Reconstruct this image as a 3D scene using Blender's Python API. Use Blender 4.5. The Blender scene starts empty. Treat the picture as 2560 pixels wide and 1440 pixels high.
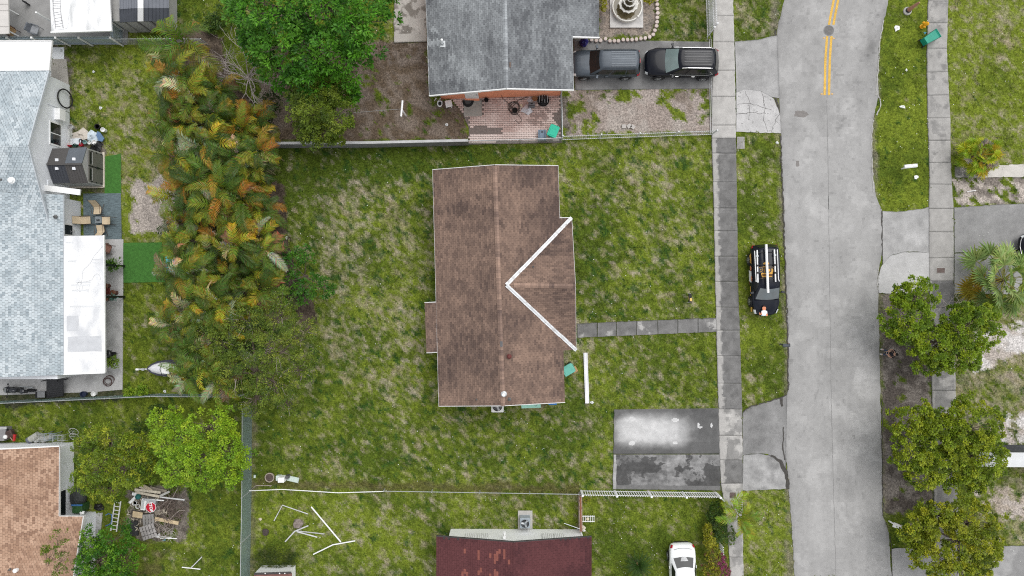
import bpy, math, random
import numpy as np
from mathutils import Vector, Matrix
random.seed(7); R = np.random.default_rng(7)
sc = bpy.context.scene; C = sc.collection
S, H = 36.0, 48.0          # photo pixels per metre on the ground, drone height in metres
# ---------------------------------------------------------------- camera
cam = bpy.data.cameras.new('camera'); co = bpy.data.objects.new('camera', cam); C.objects.link(co)
co.location = (0, 0, H); cam.sensor_width = 36; cam.lens = 36 * H / (2560 / S); cam.clip_end = 6000; sc.camera = co
# ---------------------------------------------------------------- daylight: bright thin overcast
w = bpy.data.worlds.new('World'); sc.world = w; w.use_nodes = True
nt = w.node_tree; bg = nt.nodes['Background']
sky = nt.nodes.new('ShaderNodeTexSky'); sky.sky_type = 'NISHITA'; sky.sun_disc = False
sky.sun_elevation = math.radians(61); sky.sun_rotation = math.radians(38); sky.air_density = 1.0; sky.dust_density = 2.0
hs = nt.nodes.new('ShaderNodeHueSaturation'); hs.inputs['Saturation'].default_value = 0.10
tc = nt.nodes.new('ShaderNodeTexCoord'); nz = nt.nodes.new('ShaderNodeTexNoise'); nz.inputs['Scale'].default_value = 2.6; nz.inputs['Detail'].default_value = 6
cr = nt.nodes.new('ShaderNodeValToRGB'); cr.color_ramp.elements[0].position = .42; cr.color_ramp.elements[1].position = .66
cr.color_ramp.elements[0].color = (.58, .60, .63, 1); cr.color_ramp.elements[1].color = (1.6, 1.58, 1.55, 1)
mx = nt.nodes.new('ShaderNodeMix'); mx.data_type = 'RGBA'; mx.blend_type = 'MULTIPLY'; mx.inputs[0].default_value = 1
L_ = nt.links.new
L_(sky.outputs[0], hs.inputs['Color']); L_(tc.outputs['Generated'], nz.inputs['Vector']); L_(nz.outputs['Fac'], cr.inputs[0])
L_(hs.outputs[0], mx.inputs[6]); L_(cr.outputs[0], mx.inputs[7]); L_(mx.outputs[2], bg.inputs[0])
bg.inputs[1].default_value = 0.145
sun = bpy.data.lights.new('sun', 'SUN'); sun.energy = .85; sun.angle = math.radians(50); sun.color = (1, .97, .92)
so = bpy.data.objects.new('sun', sun); C.objects.link(so); so.location = (20, 25, 60)
so.rotation_euler = Vector((-.30, -.38, -.87)).to_track_quat('-Z', 'Y').to_euler()
sc.view_settings.view_transform = 'Standard'; sc.view_settings.look = 'None'; sc.view_settings.exposure = 0.62; sc.view_settings.gamma = 1
sc.view_settings.use_curve_mapping = False
sc.cycles.use_denoising = False; sc.cycles.pixel_filter_type = 'BLACKMAN_HARRIS'; sc.cycles.filter_width = 1.1; sc.cycles.max_bounces = 6; sc.cycles.diffuse_bounces = 3; sc.cycles.transparent_max_bounces = 6
# ---------------------------------------------------------------- helpers
def P(px, py, z=0.0):
    k = (H - z) / (H * S)
    return Vector(((px - 1280) * k, (720 - py) * k, z))
def K(z): return (H - z) / (H * S)
def org(o):
    v = Vector((0, 0, 0))
    while o is not None: v = v + o.location; o = o.parent
    return v
def tag(o, label, cat, group=None):
    o['label'] = label; o['category'] = cat
    if group: o['group'] = group
    return o
def T(name, label, cat, loc, rz=0, group=None):
    o = bpy.data.objects.new(name, None); C.objects.link(o); o.empty_display_size = .2
    o.location = loc; o.rotation_euler = (0, 0, rz); return tag(o, label, cat, group)
def kind(o, k): o['kind'] = k; return o
def lin(c): return tuple(((x / 255) / 12.92 if x <= 10 else ((x / 255 + .055) / 1.055) ** 2.4) for x in c)
def colattr(me, cols):
    n = len(me.polygons); tot = np.zeros(n, np.int32); me.polygons.foreach_get('loop_total', tot)
    c = np.ones((n, 4), np.float32); c[:, :3] = np.asarray(cols, np.float32)[:, :3]
    a = me.color_attributes.new('Col', 'FLOAT_COLOR', 'CORNER'); a.data.foreach_set('color', np.repeat(c, tot, 0).ravel())
class MB:
    def __init__(s): s.v = []; s.f = []; s.c = []
    def add(s, vs, fs, col=None):
        o = len(s.v); s.v += [Vector(v) for v in vs]; s.f += [tuple(i + o for i in f) for f in fs]; s.c += [col] * len(fs); return s
    def box(s, c, d, rz=0, rx=0, ry=0, col=None):
        M = Matrix.Translation(c) @ Matrix.Rotation(rz, 4, 'Z') @ Matrix.Rotation(ry, 4, 'Y') @ Matrix.Rotation(rx, 4, 'X')
        vs = [M @ Vector((x * d[0] / 2, y * d[1] / 2, z * d[2] / 2)) for x in (-1, 1) for y in (-1, 1) for z in (-1, 1)]
        return s.add(vs, [(0, 1, 3, 2), (4, 6, 7, 5), (0, 4, 5, 1), (2, 3, 7, 6), (0, 2, 6, 4), (1, 5, 7, 3)], col)
    def slab(s, top, t, col=None):           # polygon with thickness t downwards
        top = [Vector(v) for v in top]; n = len(top); a = sum(top[i].x * top[(i + 1) % n].y - top[(i + 1) % n].x * top[i].y for i in range(n))
        if a < 0: top.reverse()
        bot = [v - Vector((0, 0, t)) for v in top]
        return s.add(top + bot, [tuple(range(n)), tuple(range(2 * n - 1, n - 1, -1))] + [(n + i, n + (i + 1) % n, (i + 1) % n, i) for i in range(n)], col)
    def tube(s, pts, r, n=6, col=None):
        pts = [Vector(p) for p in pts]; m = len(pts); rs = r if isinstance(r, (list, tuple)) else [r] * m; vs = []
        for i, p in enumerate(pts):
            d = (pts[min(i + 1, m - 1)] - pts[max(i - 1, 0)]); d = d.normalized() if d.length > 1e-9 else Vector((0, 0, 1))
            a = d.cross(Vector((0, 0, 1)) if abs(d.z) < .9 else Vector((1, 0, 0))).normalized(); b = d.cross(a)
            vs += [p + (a * math.cos(t) + b * math.sin(t)) * rs[i] for t in (2 * math.pi * k / n for k in range(n))]
        fs = [(i * n + k, i * n + (k + 1) % n, (i + 1) * n + (k + 1) % n, (i + 1) * n + k) for i in range(m - 1) for k in range(n)]
        return s.add(vs, fs + [tuple(range(n - 1, -1, -1)), tuple(range((m - 1) * n, m * n))], col)
    def lathe(s, c, prof, n=16, sx=1, sy=1, col=None, M=None):
        c = Vector(c); vs = []
        for r, z in prof: vs += [Vector((r * sx * math.cos(2 * math.pi * k / n), r * sy * math.sin(2 * math.pi * k / n), z)) for k in range(n)]
        vs = [c + ((M @ v) if M else v) for v in vs]; m = len(prof)
        fs = [(i * n + k, i * n + (k + 1) % n, (i + 1) * n + (k + 1) % n, (i + 1) * n + k) for i in range(m - 1) for k in range(n)]
        return s.add(vs, fs + [tuple(range(n - 1, -1, -1)), tuple(range((m - 1) * n, m * n))], col)
    def loft(s, rings, closed=True, caps=True, col=None):
        n = len(rings[0]); m = len(rings); vs = [v for r in rings for v in r]
        fs = [(i * n + k, i * n + (k + 1) % n, (i + 1) * n + (k + 1) % n, (i + 1) * n + k) for i in range(m - 1) for k in range(n if closed else n - 1)]
        if caps: fs += [tuple(range(n - 1, -1, -1)), tuple(range((m - 1) * n, m * n))]
        return s.add(vs, fs, col)
    def blob(s, c, r, n=10, m=6, j=.12, seed=1, col=None):
        rr = random.Random(seed); c = Vector(c); r = Vector(r) if not isinstance(r, (int, float)) else Vector((r, r, r))
        pr = [[c + Vector((r.x * math.sin(t) * math.cos(a) * q, r.y * math.sin(t) * math.sin(a) * q, -r.z * math.cos(t) * q)) for a, q in ((2 * math.pi * k / n, 1 + rr.uniform(-j, j)) for k in range(n))] for t in [math.pi * (i + .35) / (m - .3) for i in range(m)]]
        return s.loft(pr, col=col)
    def build(s, name, m, parent=None, smooth=False, local=False, bevel=0, at=None, sub=0):
        me = bpy.data.meshes.new(name); o = bpy.data.objects.new(name, me); C.objects.link(o)
        V = s.v
        if parent is not None:
            o.parent = parent
            if not local: q = org(parent); V = [v - q for v in V]
        elif not local:
            if at is None:
                xs = [v.x for v in V]; ys = [v.y for v in V]; at = Vector(((min(xs) + max(xs)) / 2, (min(ys) + max(ys)) / 2, min(v.z for v in V)))
            at = Vector(at); o.location = at; V = [v - at for v in V]
        me.from_pydata(V, [], s.f); me.materials.append(m)
        if any(c is not None for c in s.c): colattr(me, [c or (1, 1, 1) for c in s.c])
        if smooth: me.polygons.foreach_set('use_smooth', [True] * len(me.polygons))
        if bevel:
            b = o.modifiers.new('bevel', 'BEVEL'); b.width = bevel; b.segments = 2; b.limit_method = 'ANGLE'
        if sub: b = o.modifiers.new('sub', 'SUBSURF'); b.levels = b.render_levels = sub
        me.update(); return o
def npmesh(name, m, V, F, cols=None, parent=None, smooth=False, at=None):
    """big mesh from arrays: V (n,3), F (m,k) same-size faces, cols (m,3)"""
    V = np.asarray(V, np.float32); F = np.asarray(F, np.int32); q = org(parent) if parent is not None else Vector(at or (0, 0, 0))
    V = V - np.array(q, np.float32); k = F.shape[1]
    me = bpy.data.meshes.new(name); me.vertices.add(len(V)); me.vertices.foreach_set('co', V.ravel())
    me.loops.add(F.size); me.loops.foreach_set('vertex_index', F.ravel()); me.polygons.add(len(F))
    me.polygons.foreach_set('loop_start', np.arange(0, F.size, k, dtype=np.int32))
    me.update(calc_edges=True); me.validate()
    if cols is not None: colattr(me, cols)
    if smooth: me.polygons.foreach_set('use_smooth', np.ones(len(F), bool))
    me.materials.append(m); o = bpy.data.objects.new(name, me); C.objects.link(o)
    if parent is not None: o.parent = parent
    else: o.location = q
    return o
def dup(o, loc=None, rz=None, label=None, parent=None):
    c = o.copy(); C.objects.link(c)
    if parent is not None: c.parent = parent
    if loc is not None: c.location = loc
    if rz is not None: c.rotation_euler = (o.rotation_euler[0], o.rotation_euler[1], rz)
    if label: c['label'] = label
    for ch in list(o.children):
        if ch.parent == o: dup(ch, parent=c)
    return c
# ---------------------------------------------------------------- procedural materials
MAT = {}
def M(name, col, rough=.7, var=.12, scale=4., bump=.0, metal=0., attr=False, fine=0., fscale=40., spec=.3, trans=0., stretch=None, coat=0., stain=None, sscale=.8, alpha=1.):
    """principled material; colour (or the mesh's Col attribute) varied by two noises, tinted by the object colour when attr"""
    if name in MAT: return MAT[name]
    m = bpy.data.materials.new(name); m.use_nodes = True; MAT[name] = m; n = m.node_tree; N = n.nodes.new; L = n.links.new; b = n.nodes['Principled BSDF']
    tc = N('ShaderNodeTexCoord'); vec = tc.outputs['Object']
    if stretch: mp = N('ShaderNodeMapping'); mp.inputs['Scale'].default_value = stretch; L(vec, mp.inputs[0]); vec = mp.outputs[0]
    def noise(s, d=4):
        x = N('ShaderNodeTexNoise'); x.inputs['Scale'].default_value = s; x.inputs['Detail'].default_value = d; L(vec, x.inputs['Vector']); return x.outputs['Fac']
    def mul(a, f, lo, hi, p0=.3, p1=.7):
        r = N('ShaderNodeMapRange'); r.inputs[1].default_value = p0; r.inputs[2].default_value = p1; r.inputs[3].default_value = lo; r.inputs[4].default_value = hi; L(f, r.inputs[0])
        x = N('ShaderNodeMix'); x.data_type = 'RGBA'; x.blend_type = 'MULTIPLY'; x.inputs[0].default_value = 1; L(a, x.inputs[6]); L(r.outputs[0], x.inputs[7]); return x.outputs[2]
    if attr:
        at = N('ShaderNodeVertexColor'); at.layer_name = 'Col'; oi = N('ShaderNodeObjectInfo'); x = N('ShaderNodeMix'); x.data_type = 'RGBA'; x.blend_type = 'MULTIPLY'; x.inputs[0].default_value = 1
        L(at.outputs[0], x.inputs[6]); L(oi.outputs['Color'], x.inputs[7]); c = x.outputs[2]
    else:
        rg = N('ShaderNodeRGB'); rg.outputs[0].default_value = (*col, 1); c = rg.outputs[0]
    f = noise(scale)
    if var: c = mul(c, f, 1 - var, 1 + var)
    if fine: f2 = noise(fscale, 3); c = mul(c, f2, 1 - fine, 1 + fine)
    if stain:
        r = N('ShaderNodeMapRange'); r.inputs[1].default_value = .5; r.inputs[2].default_value = .68; L(noise(sscale, 7), r.inputs[0]); x = N('ShaderNodeMix'); x.data_type = 'RGBA'
        L(r.outputs[0], x.inputs[0]); L(c, x.inputs[6]); x.inputs[7].default_value = (*stain, 1); c = x.outputs[2]
    L(c, b.inputs['Base Color']); b.inputs['Roughness'].default_value = rough; b.inputs['Metallic'].default_value = metal; b.inputs['Specular IOR Level'].default_value = spec
    b.inputs['Coat Weight'].default_value = coat; b.inputs['Coat Roughness'].default_value = .04; b.inputs['Alpha'].default_value = alpha
    if bump:
        bp = N('ShaderNodeBump'); bp.inputs['Strength'].default_value = bump; bp.inputs['Distance'].default_value = .02; L(noise(fscale if fine else scale * 4, 5), bp.inputs['Height']); L(bp.outputs[0], b.inputs['Normal'])
    if trans:
        t = N('ShaderNodeBsdfTranslucent'); L(c, t.inputs[0]); ms = N('ShaderNodeMixShader'); ms.inputs[0].default_value = trans
        L(b.outputs[0], ms.inputs[1]); L(t.outputs[0], ms.inputs[2]); L(ms.outputs[0], n.nodes['Material Output'].inputs[0])
    return m
leafm = M('leaf', None, .5, .1, 3, attr=True, spec=.35, trans=.28)
frondm = M('frond', None, .5, .12, 2, attr=True, spec=.35, trans=.22)
grassm = M('grass_blade', None, .8, .15, 2, attr=True, spec=.1, trans=.15)
concm = M('concrete', None, .9, .1, 1.6, .25, attr=True, fine=.14, fscale=22, spec=.15)
roadm = M('asphalt', None, .9, .05, .8, .3, attr=True, fine=.09, fscale=30, spec=.15)
shinm = M('shingle_felt', None, .92, .1, 5, .3, attr=True, fine=.12, fscale=60, spec=.1)
barkm = M('bark', (.16, .125, .10), .9, .3, 6, .4)
deadm = M('dead_wood', (.34, .29, .26), .9, .25, 6)
whitem = M('white_paint', (.87, .87, .86), .55, .05, 3)
dirtyw = M('weathered_white', (.72, .73, .73), .6, .08, 2, stain=(.52, .53, .54), sscale=1.4)
galvm = M('galvanised', (.50, .52, .53), .45, .1, 6, metal=.4)
blackm = M('black_plastic', (.018, .018, .02), .45, .1, 5)
rubber = M('rubber', (.02, .02, .021), .8, .15, 8)
chrome = M('chrome', (.75, .75, .76), .18, .02, 3, metal=1)
glassm = M('dark_glass', (.012, .015, .016), .06, .1, 2, spec=.5)
woodm = M('old_wood', (.40, .34, .27), .85, .25, 3, .3, stretch=(1, 1, 1), fine=.15)
greym = M('grey_wood', (.34, .32, .31), .9, .2, 3, .3, fine=.15)
binm = M('green_plastic', (.03, .30, .20), .45, .08, 3)
ironm = M('cast_iron', (.16, .155, .15), .7, .2, 6, .4)
rustm = M('rust', (.22, .09, .05), .9, .25, 6)
# ---------------------------------------------------------------- value noise for colour fields
def vnoise(x, y, s, seed):
    g = np.random.default_rng(seed).random((256, 256)); x = x / s + 37.3; y = y / s + 11.7
    xi = np.floor(x).astype(int); yi = np.floor(y).astype(int); fx = x - xi; fy = y - yi; fx = fx * fx * (3 - 2 * fx); fy = fy * fy * (3 - 2 * fy)
    a = g[yi % 256, xi % 256]; b = g[yi % 256, (xi + 1) % 256]; c = g[(yi + 1) % 256, xi % 256]; d = g[(yi + 1) % 256, (xi + 1) % 256]
    return (a * (1 - fx) + b * fx) * (1 - fy) + (c * (1 - fx) + d * fx) * fy
def fbm(x, y, s, seed, o=4):
    t = 0; a = 1; n = 0
    for i in range(o): q = .6 + seed * .37 + i * 1.1; cq, sq = math.cos(q), math.sin(q); t = t + a * vnoise(x * cq - y * sq, x * sq + y * cq, s / 2 ** i, seed + i * 13); n += a; a *= .6
    return t / n
def inpoly(x, y, poly):
    r = np.zeros(x.shape, bool); n = len(poly)
    for i in range(n):
        x0, y0 = poly[i]; x1, y1 = poly[(i + 1) % n]
        if y0 == y1: continue
        c = ((y0 > y) != (y1 > y)) & (x < (x1 - x0) * (y - y0) / (y1 - y0) + x0); r ^= c
    return r
def sstep(x, a, b): t = np.clip((x - a) / (b - a), 0, 1); return t * t * (3 - 2 * t)
def mix(a, b, t): return a + (np.asarray(b) - a) * t[..., None]
# ================================================================ GROUND
A0 = np.array((.072, .106, .013)); B0 = np.array((.155, .198, .022)); DK = np.array((.026, .068, .013)); DRY = np.array((.27, .225, .15)); TAN = np.array((.36, .305, .25))
BRN = np.array((.105, .078, .055)); SAND = np.array((.42, .37, .33)); WSAND = np.array((.58, .55, .53)); GRV = np.array((.19, .165, .145)); PALM_BRN = np.array((.065, .05, .038))
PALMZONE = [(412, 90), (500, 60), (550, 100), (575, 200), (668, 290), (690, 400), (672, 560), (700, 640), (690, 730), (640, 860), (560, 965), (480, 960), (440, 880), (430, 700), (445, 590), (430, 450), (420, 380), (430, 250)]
def field(x, y):
    """ground colour and grassiness at photo position (green, straw, weeds, sand, litter, dark brown beside the palms)"""
    wx = x + 14 * (fbm(x, y, 30, 5) - .5) * 2 + 5 * (vnoise(x, y, 7, 6) - .5) * 2; wy = y + 14 * (fbm(x, y, 30, 8) - .5) * 2 + 5 * (vnoise(x, y, 7, 9) - .5) * 2
    g1 = fbm(x, y, 90, 21); g2 = fbm(x, y, 30, 22); g3 = fbm(x, y, 11, 23, 3); big = fbm(x, y, 260, 24, 3)
    dry = np.full(x.shape, -.045); lush = np.zeros(x.shape); weed = np.full(x.shape, .02)
    def zone(poly): return inpoly(wx, wy, poly)
    z = inpoly(x, y, [(630, 360), (1790, 345), (1800, 1222), (630, 1222)]); dry[z] = .015; weed[z] = .065
    z = zone([(800, 400), (1085, 420), (1095, 760), (1050, 1000), (860, 1000), (790, 800)]); dry[z] = .066
    z = zone([(1400, 380), (1785, 350), (1790, 800), (1450, 800)]); dry[z] = .01; weed[z] = .075
    z = zone([(1420, 850), (1790, 840), (1790, 1015), (1420, 1020)]); dry[z] = .02
    z = zone([(640, 960), (860, 960), (1000, 1200), (640, 1200)]); dry[z] = -.02; lush[z] = -.06; weed[z] = .05
    z = zone([(690, 365), (1080, 365), (1075, 425), (880, 470), (700, 520)]); dry[z] = -.03; lush[z] = -.18
    z = inpoly(x, y, [(630, 1222), (1450, 1235), (1450, 1440), (610, 1440)]); dry[z] = .02; lush[z] = .05; weed[z] = -.02
    z = zone([(1455, 1250), (1800, 1250), (1780, 1440), (1480, 1440)]); dry[z] = -.02; lush[z] = -.02; weed[z] = -.05
    z = inpoly(x, y, [(2180, 0), (2325, 0), (2325, 520), (2180, 520)]); dry[z] = -.12; lush[z] = .07; weed[z] = -.02
    z = inpoly(x, y, [(2370, 0), (2600, 0), (2600, 410), (2375, 410)]); dry[z] = .02; lush[z] = .16; weed[z] = -.1
    z = inpoly(x, y, [(1840, 340), (1960, 330), (1975, 1020), (1850, 1020)]); dry[z] = .005; lush[z] = .0; weed[z] = -.03
    z = zone([(1840, 0), (1965, 0), (1945, 95), (1840, 105)]); dry[z] = .09
    z = inpoly(x, y, [(1855, 1225), (1985, 1225), (1990, 1440), (1855, 1440)]); dry[z] = .0; lush[z] = .08
    z = zone([(1640, 0), (1775, 0), (1775, 105), (1640, 105)]); dry[z] = .03
    z = inpoly(x, y, [(130, 100), (420, 100), (400, 460), (130, 460)]); dry[z] = .02; weed[z] = .0; lush[z] = .02
    z = zone([(2385, 740), (2600, 740), (2600, 1110), (2385, 1110)]); dry[z] = .13
    z = zone([(2440, 1170), (2600, 1170), (2600, 1360), (2440, 1360)]); dry[z] = .10
    grn = mix(A0, B0, sstep(g1 * .45 + g3 * .4 + big * .15 + lush, .36, .66))
    wm = sstep(fbm(x, y, 11.5, 25, 2) + .22 * (g3 - .5) + weed, .74, .79); grn = mix(grn, DK[None, :] if grn.ndim == 2 else DK, wm * .85)
    g4 = vnoise(x, y, 5, 31); d = big * .18 - .054 + fbm(x, y, 17, 26, 4) * .38 + g3 * .28 + g4 * .24 + dry
    ds = sstep(d, .50, .66) * (.40 + .60 * vnoise(x, y, 13, 33)); ds[wm > .5] *= .2
    straw = mix(DRY, TAN, sstep(g2 * .6 + vnoise(x, y, 6, 30) * .4, .4, .62))
    col = mix(grn, straw, ds * .95); gr = 1 - ds * .55
    def paint(poly, c, c2, sc_, keep=0., k0=.4, k1=.6, seed=40):
        nonlocal col, gr
        z = zone(poly); n = fbm(x, y, sc_, seed, 4); cc = mix(np.asarray(c, float) + 0 * col, np.asarray(c2), sstep(n, k0, k1))
        if keep: z = z & (fbm(x, y, 30, seed + 3, 3) * .6 + g3 * .4 > keep)
        col = np.where(z[..., None], cc, col); gr = np.where(z, .12, gr)
    paint([(655, 190), (800, 120), (940, 105), (1070, 105), (1080, 240), (1155, 262), (1170, 352), (690, 354), (640, 300)], BRN * 1.25, (.20, .16, .13), 22, keep=.36)
    paint([(960, 110), (1072, 108), (1075, 160), (980, 170)], (.19, .155, .13), BRN, 14, .3)
    paint([(1425, 222), (1776, 220), (1778, 335), (1420, 338)], (.34, .29, .26), (.22, .18, .15), 40, keep=.47)
    paint([(1505, 262), (1600, 246), (1670, 268), (1690, 300), (1776, 312), (1776, 330), (1490, 332)], SAND * .82, (.30, .25, .22), 50)
    paint([(1496, -20), (1645, -20), (1640, 60), (1610, 92), (1436, 100), (1436, 88), (1496, 88)], (.30, .25, .21), GRV, 10)
    paint([(328, 458), (372, 450), (398, 432), (440, 470), (440, 584), (326, 580)], SAND, (.33, .29, .26), 16, keep=.33)
    paint([(2384, 446), (2600, 432), (2600, 512), (2384, 516)], SAND * 1.05, GRV, 20, keep=.44)
    paint([(2204, 735), (2330, 735), (2330, 900), (2330, 1260), (2210, 1290)], GRV, (.095, .08, .07), 26, keep=.40)
    paint([(2206, 860), (2330, 880), (2330, 1230), (2210, 1250)], (.21, .185, .165), (.10, .085, .075), 30, keep=.35)
    paint([(2440, 825), (2560, 800), (2600, 870), (2500, 905), (2430, 930)], WSAND, SAND, 30, keep=.38)
    paint([(2500, 1030), (2600, 1030), (2600, 1110), (2500, 1110)], WSAND, SAND, 24, keep=.40)
    paint([(2440, 1215), (2600, 1235), (2600, 1300), (2460, 1290)], SAND, TAN, 24, keep=.44)
    paint([(318, 1222), (470, 1216), (466, 1356), (318, 1352)], (.20, .175, .15), (.11, .095, .08), 12, .42)
    paint([(128, 100), (176, 150), (176, 320), (262, 360), (262, 486), (100, 486)], (.16, .14, .115), (.09, .10, .04), 18, keep=.4)
    paint([(1380, 262), (1420, 240), (1420, 340), (1380, 300)], GRV, (.09, .08, .06), 12)
    paint([(0, 955), (310, 972), (310, 1000), (0, 1016)], (.085, .085, .05), (.05, .06, .03), 12)
    paint([(1178, 322), (1252, 318), (1250, 336), (1172, 350)], BRN * .8, (.07, .055, .04), 10)
    z = sstep(-np.abs(wy - np.interp(wx, [630, 1000, 1450], [1210, 1217, 1224])), -16, -5) * ((wx > 628) & (wx < 1452)); col = mix(col, (.10, .085, .035), z * .7)
    z = sstep(-np.abs(wx - np.interp(wy, [1010, 1440], [628, 624])), -16, -4) * (wy > 1010); col = mix(col, (.17, .145, .11), z * .55)
    z = zone(PALMZONE) | zone([(660, 440), (715, 460), (722, 640), (800, 800), (760, 830), (690, 700), (650, 600)]); col = np.where(z[..., None], mix(PALM_BRN + 0 * col, (.11, .085, .065), sstep(fbm(x, y, 14, 61), .45, .6)), col); gr = np.where(z, .1, gr)  # litter under the palms, the same dark brown beside them on the right
    z = zone([(300, 1290), (420, 1340), (400, 1440), (300, 1440)]) ; col = mix(col, (.12, .095, .05), z * sstep(g2, .4, .6) * .6)
    ed = np.zeros(x.shape)   # worn earth beside the kerbs and slabs
    for ex, ey in ((np.array([1938, 1950, 1962, 1972]), np.array([100, 330, 600, 1000])), (np.array([2190, 2182, 2200, 2206, 2216]), np.array([150, 400, 800, 1100, 1440]))):
        ed = np.maximum(ed, sstep(-np.abs(wx - np.interp(wy, ey, ex)), -14, -3))
    col = mix(col, (.20, .175, .14), ed * .7 * sstep(g2, .3, .55))
    return col, gr
def ground():
    fx = np.arange(-48, 2609, 4.0); fy = np.arange(-48, 1489, 4.0); ex_ = np.arange(14, 760, 14.); X = np.concatenate(([-60000, -9000, -1500], fx[0] - ex_[::-1], fx, fx[-1] + ex_, [4200, 11000, 62000])); Y = np.concatenate(([-60000, -9000, -1500], fy[0] - ex_[::-1], fy, fy[-1] + ex_, [3000, 11000, 62000]))
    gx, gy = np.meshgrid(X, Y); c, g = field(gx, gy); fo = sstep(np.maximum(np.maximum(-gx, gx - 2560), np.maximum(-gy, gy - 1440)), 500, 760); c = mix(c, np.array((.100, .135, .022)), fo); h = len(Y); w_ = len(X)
    hz = (.035 * (fbm(gx, gy, 60, 70) - .5)) * ((gx > -50) & (gx < 2610) & (gy > -50) & (gy < 1490)) - .03
    V = np.stack([(gx - 1280) / S, (720 - gy) / S, hz], -1).reshape(-1, 3); i = (np.arange(h - 1)[:, None] * w_ + np.arange(w_ - 1)[None]).ravel()
    F = np.stack([i, i + w_, i + w_ + 1, i + 1], -1); cc = c.reshape(-1, 3); fc = (cc[F[:, 0]] + cc[F[:, 2]]) / 2
    m = M('lawn', None, .95, .24, 7, .55, attr=True, fine=.42, fscale=13, spec=.08)
    return kind(npmesh('ground', m, V, F, fc, smooth=True), 'structure')
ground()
# concrete and asphalt sheets -----------------------------------------------------------
def ribbon(name, Lp, Rp, nu, step, colfn, z, mat_, parent=None, thick=.0, at=None, jag=0):
    """surface between two px polylines with a colour field per cell; colfn(x px, y px, u 0-1, v 0-1) -> (n,3)"""
    def res(p, n):
        p = np.array(p, float); d = np.r_[0, np.cumsum(np.hypot(*np.diff(p, axis=0).T))]; t = np.linspace(0, d[-1], n); return np.stack([np.interp(t, d, p[:, 0]), np.interp(t, d, p[:, 1])], -1)
    n = max(2, int(np.hypot(*np.diff(np.array(Lp, float), axis=0).T).sum() / step)); a = res(Lp, n); b = res(Rp, n)
    if jag: a = a + jag * (np.stack([vnoise(a[:, 0], a[:, 1], 9, 3), vnoise(a[:, 0], a[:, 1], 9, 4)], -1) - .5) * 2; b = b + jag * (np.stack([vnoise(b[:, 0], b[:, 1], 9, 3), vnoise(b[:, 0], b[:, 1], 9, 4)], -1) - .5) * 2
    u = np.linspace(0, 1, nu)[None, :, None]; p = a[:, None] * (1 - u) + b[:, None] * u
    V = np.stack([(p[..., 0] - 1280) * K(z), (720 - p[..., 1]) * K(z), np.full(p.shape[:2], z)], -1).reshape(-1, 3); i = (np.arange(n - 1)[:, None] * nu + np.arange(nu - 1)[None]).ravel()
    F = np.stack([i, i + nu, i + nu + 1, i + 1], -1); q = p.reshape(-1, 2); cx = q[F].mean(1); uu = np.broadcast_to(u[..., 0], p.shape[:2]).reshape(-1)[F].mean(1); vv = np.broadcast_to(np.linspace(0, 1, n)[:, None], p.shape[:2]).reshape(-1)[F].mean(1)
    c = colfn(cx[:, 0], cx[:, 1], uu, vv)
    if (V[F[0, 1]] - V[F[0, 0]])[0] * (V[F[0, 2]] - V[F[0, 0]])[1] - (V[F[0, 1]] - V[F[0, 0]])[1] * (V[F[0, 2]] - V[F[0, 0]])[0] < 0: F = F[:, ::-1]
    if thick:
        rim = list(range(nu)) + [nu * k + nu - 1 for k in range(1, n)] + [nu * (n - 1) + k for k in range(nu - 2, -1, -1)] + [nu * k for k in range(n - 2, 0, -1)]
        m_ = len(V); V2 = V[rim].copy(); V2[:, 2] -= thick; V = np.r_[V, V2]; r = len(rim); SF = np.array([(rim[k], rim[(k + 1) % r], m_ + (k + 1) % r, m_ + k) for k in range(r)]); F = np.r_[F, SF]; c = np.r_[c, np.tile(c.mean(0) * .8, (r, 1))]
    return npmesh(name, mat_, V, F, c, parent, at=at)
G_ = lambda v: np.array((v, v * .985, v * .97))
def roadcol(x, y, u, v):
    s = .34 + .05 * (fbm(x, y / 7, 12, 80, 3) - .5) + .07 * (fbm(x, y, 90, 81) - .5) + .035 * (vnoise(x, y, 5, 82) - .5)
    wheel = np.exp(-((u - .27) / .07) ** 2) + np.exp(-((u - .74) / .07) ** 2); s = s + .02 * wheel; s = s - .05 * np.exp(-(u / .03) ** 2) - .06 * np.exp(-((1 - u) / .035) ** 2) * (vnoise(x, y, 40, 83))
    s = s * (1 - .45 * np.exp(-(((x - 2178) / 16) ** 2 + ((y - 125) / 30) ** 2))) * (1 - .10 * (y < 330) * sstep(fbm(x, y, 60, 84), .45, .6)) + .05 * sstep(fbm(x, y, 50, 85), .56, .68) - .05 * sstep(fbm(x, y, 17, 86, 5) * .6 + vnoise(x, y, 6, 87) * .4, .62, .75) + .03 * (vnoise(x, y, 8, 88) - .5)
    for cx, cy, rx, ry, k_ in ((2168, 945, 34, 62, .055), (2120, 838, 26, 34, .04), (2078, 560, 60, 40, .03), (2150, 1060, 40, 40, .03), (2075, 1300, 50, 90, .025)): q = ((x - cx) / rx) ** 2 + ((y - cy) / ry) ** 2 + 1.2 * (fbm(x, y, 22, 89) - .5); s = s + k_ * sstep(-q, -1.15, -.6)
    for cx, cy, r_ in ((2215, 900, 150), (2215, 900, 118), (2330, 1010, 210)): s = s - .018 * np.exp(-((np.hypot(x - cx, y - cy) - r_) / 4) ** 2) * (x < 2195)
    return np.stack([s, s * .982, s * .960], -1)
RL = [(2010, -700), (1985, -200), (1960, 0), (1946, 60), (1939, 110), (1941, 170), (1948, 250), (1952, 335), (1957, 460), (1961, 600), (1966, 760), (1970, 880), (1971, 975), (1962, 1010), (1958, 1060), (1959, 1120), (1968, 1160), (1972, 1225), (1980, 1330), (1986, 1440), (2000, 1900)]
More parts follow.
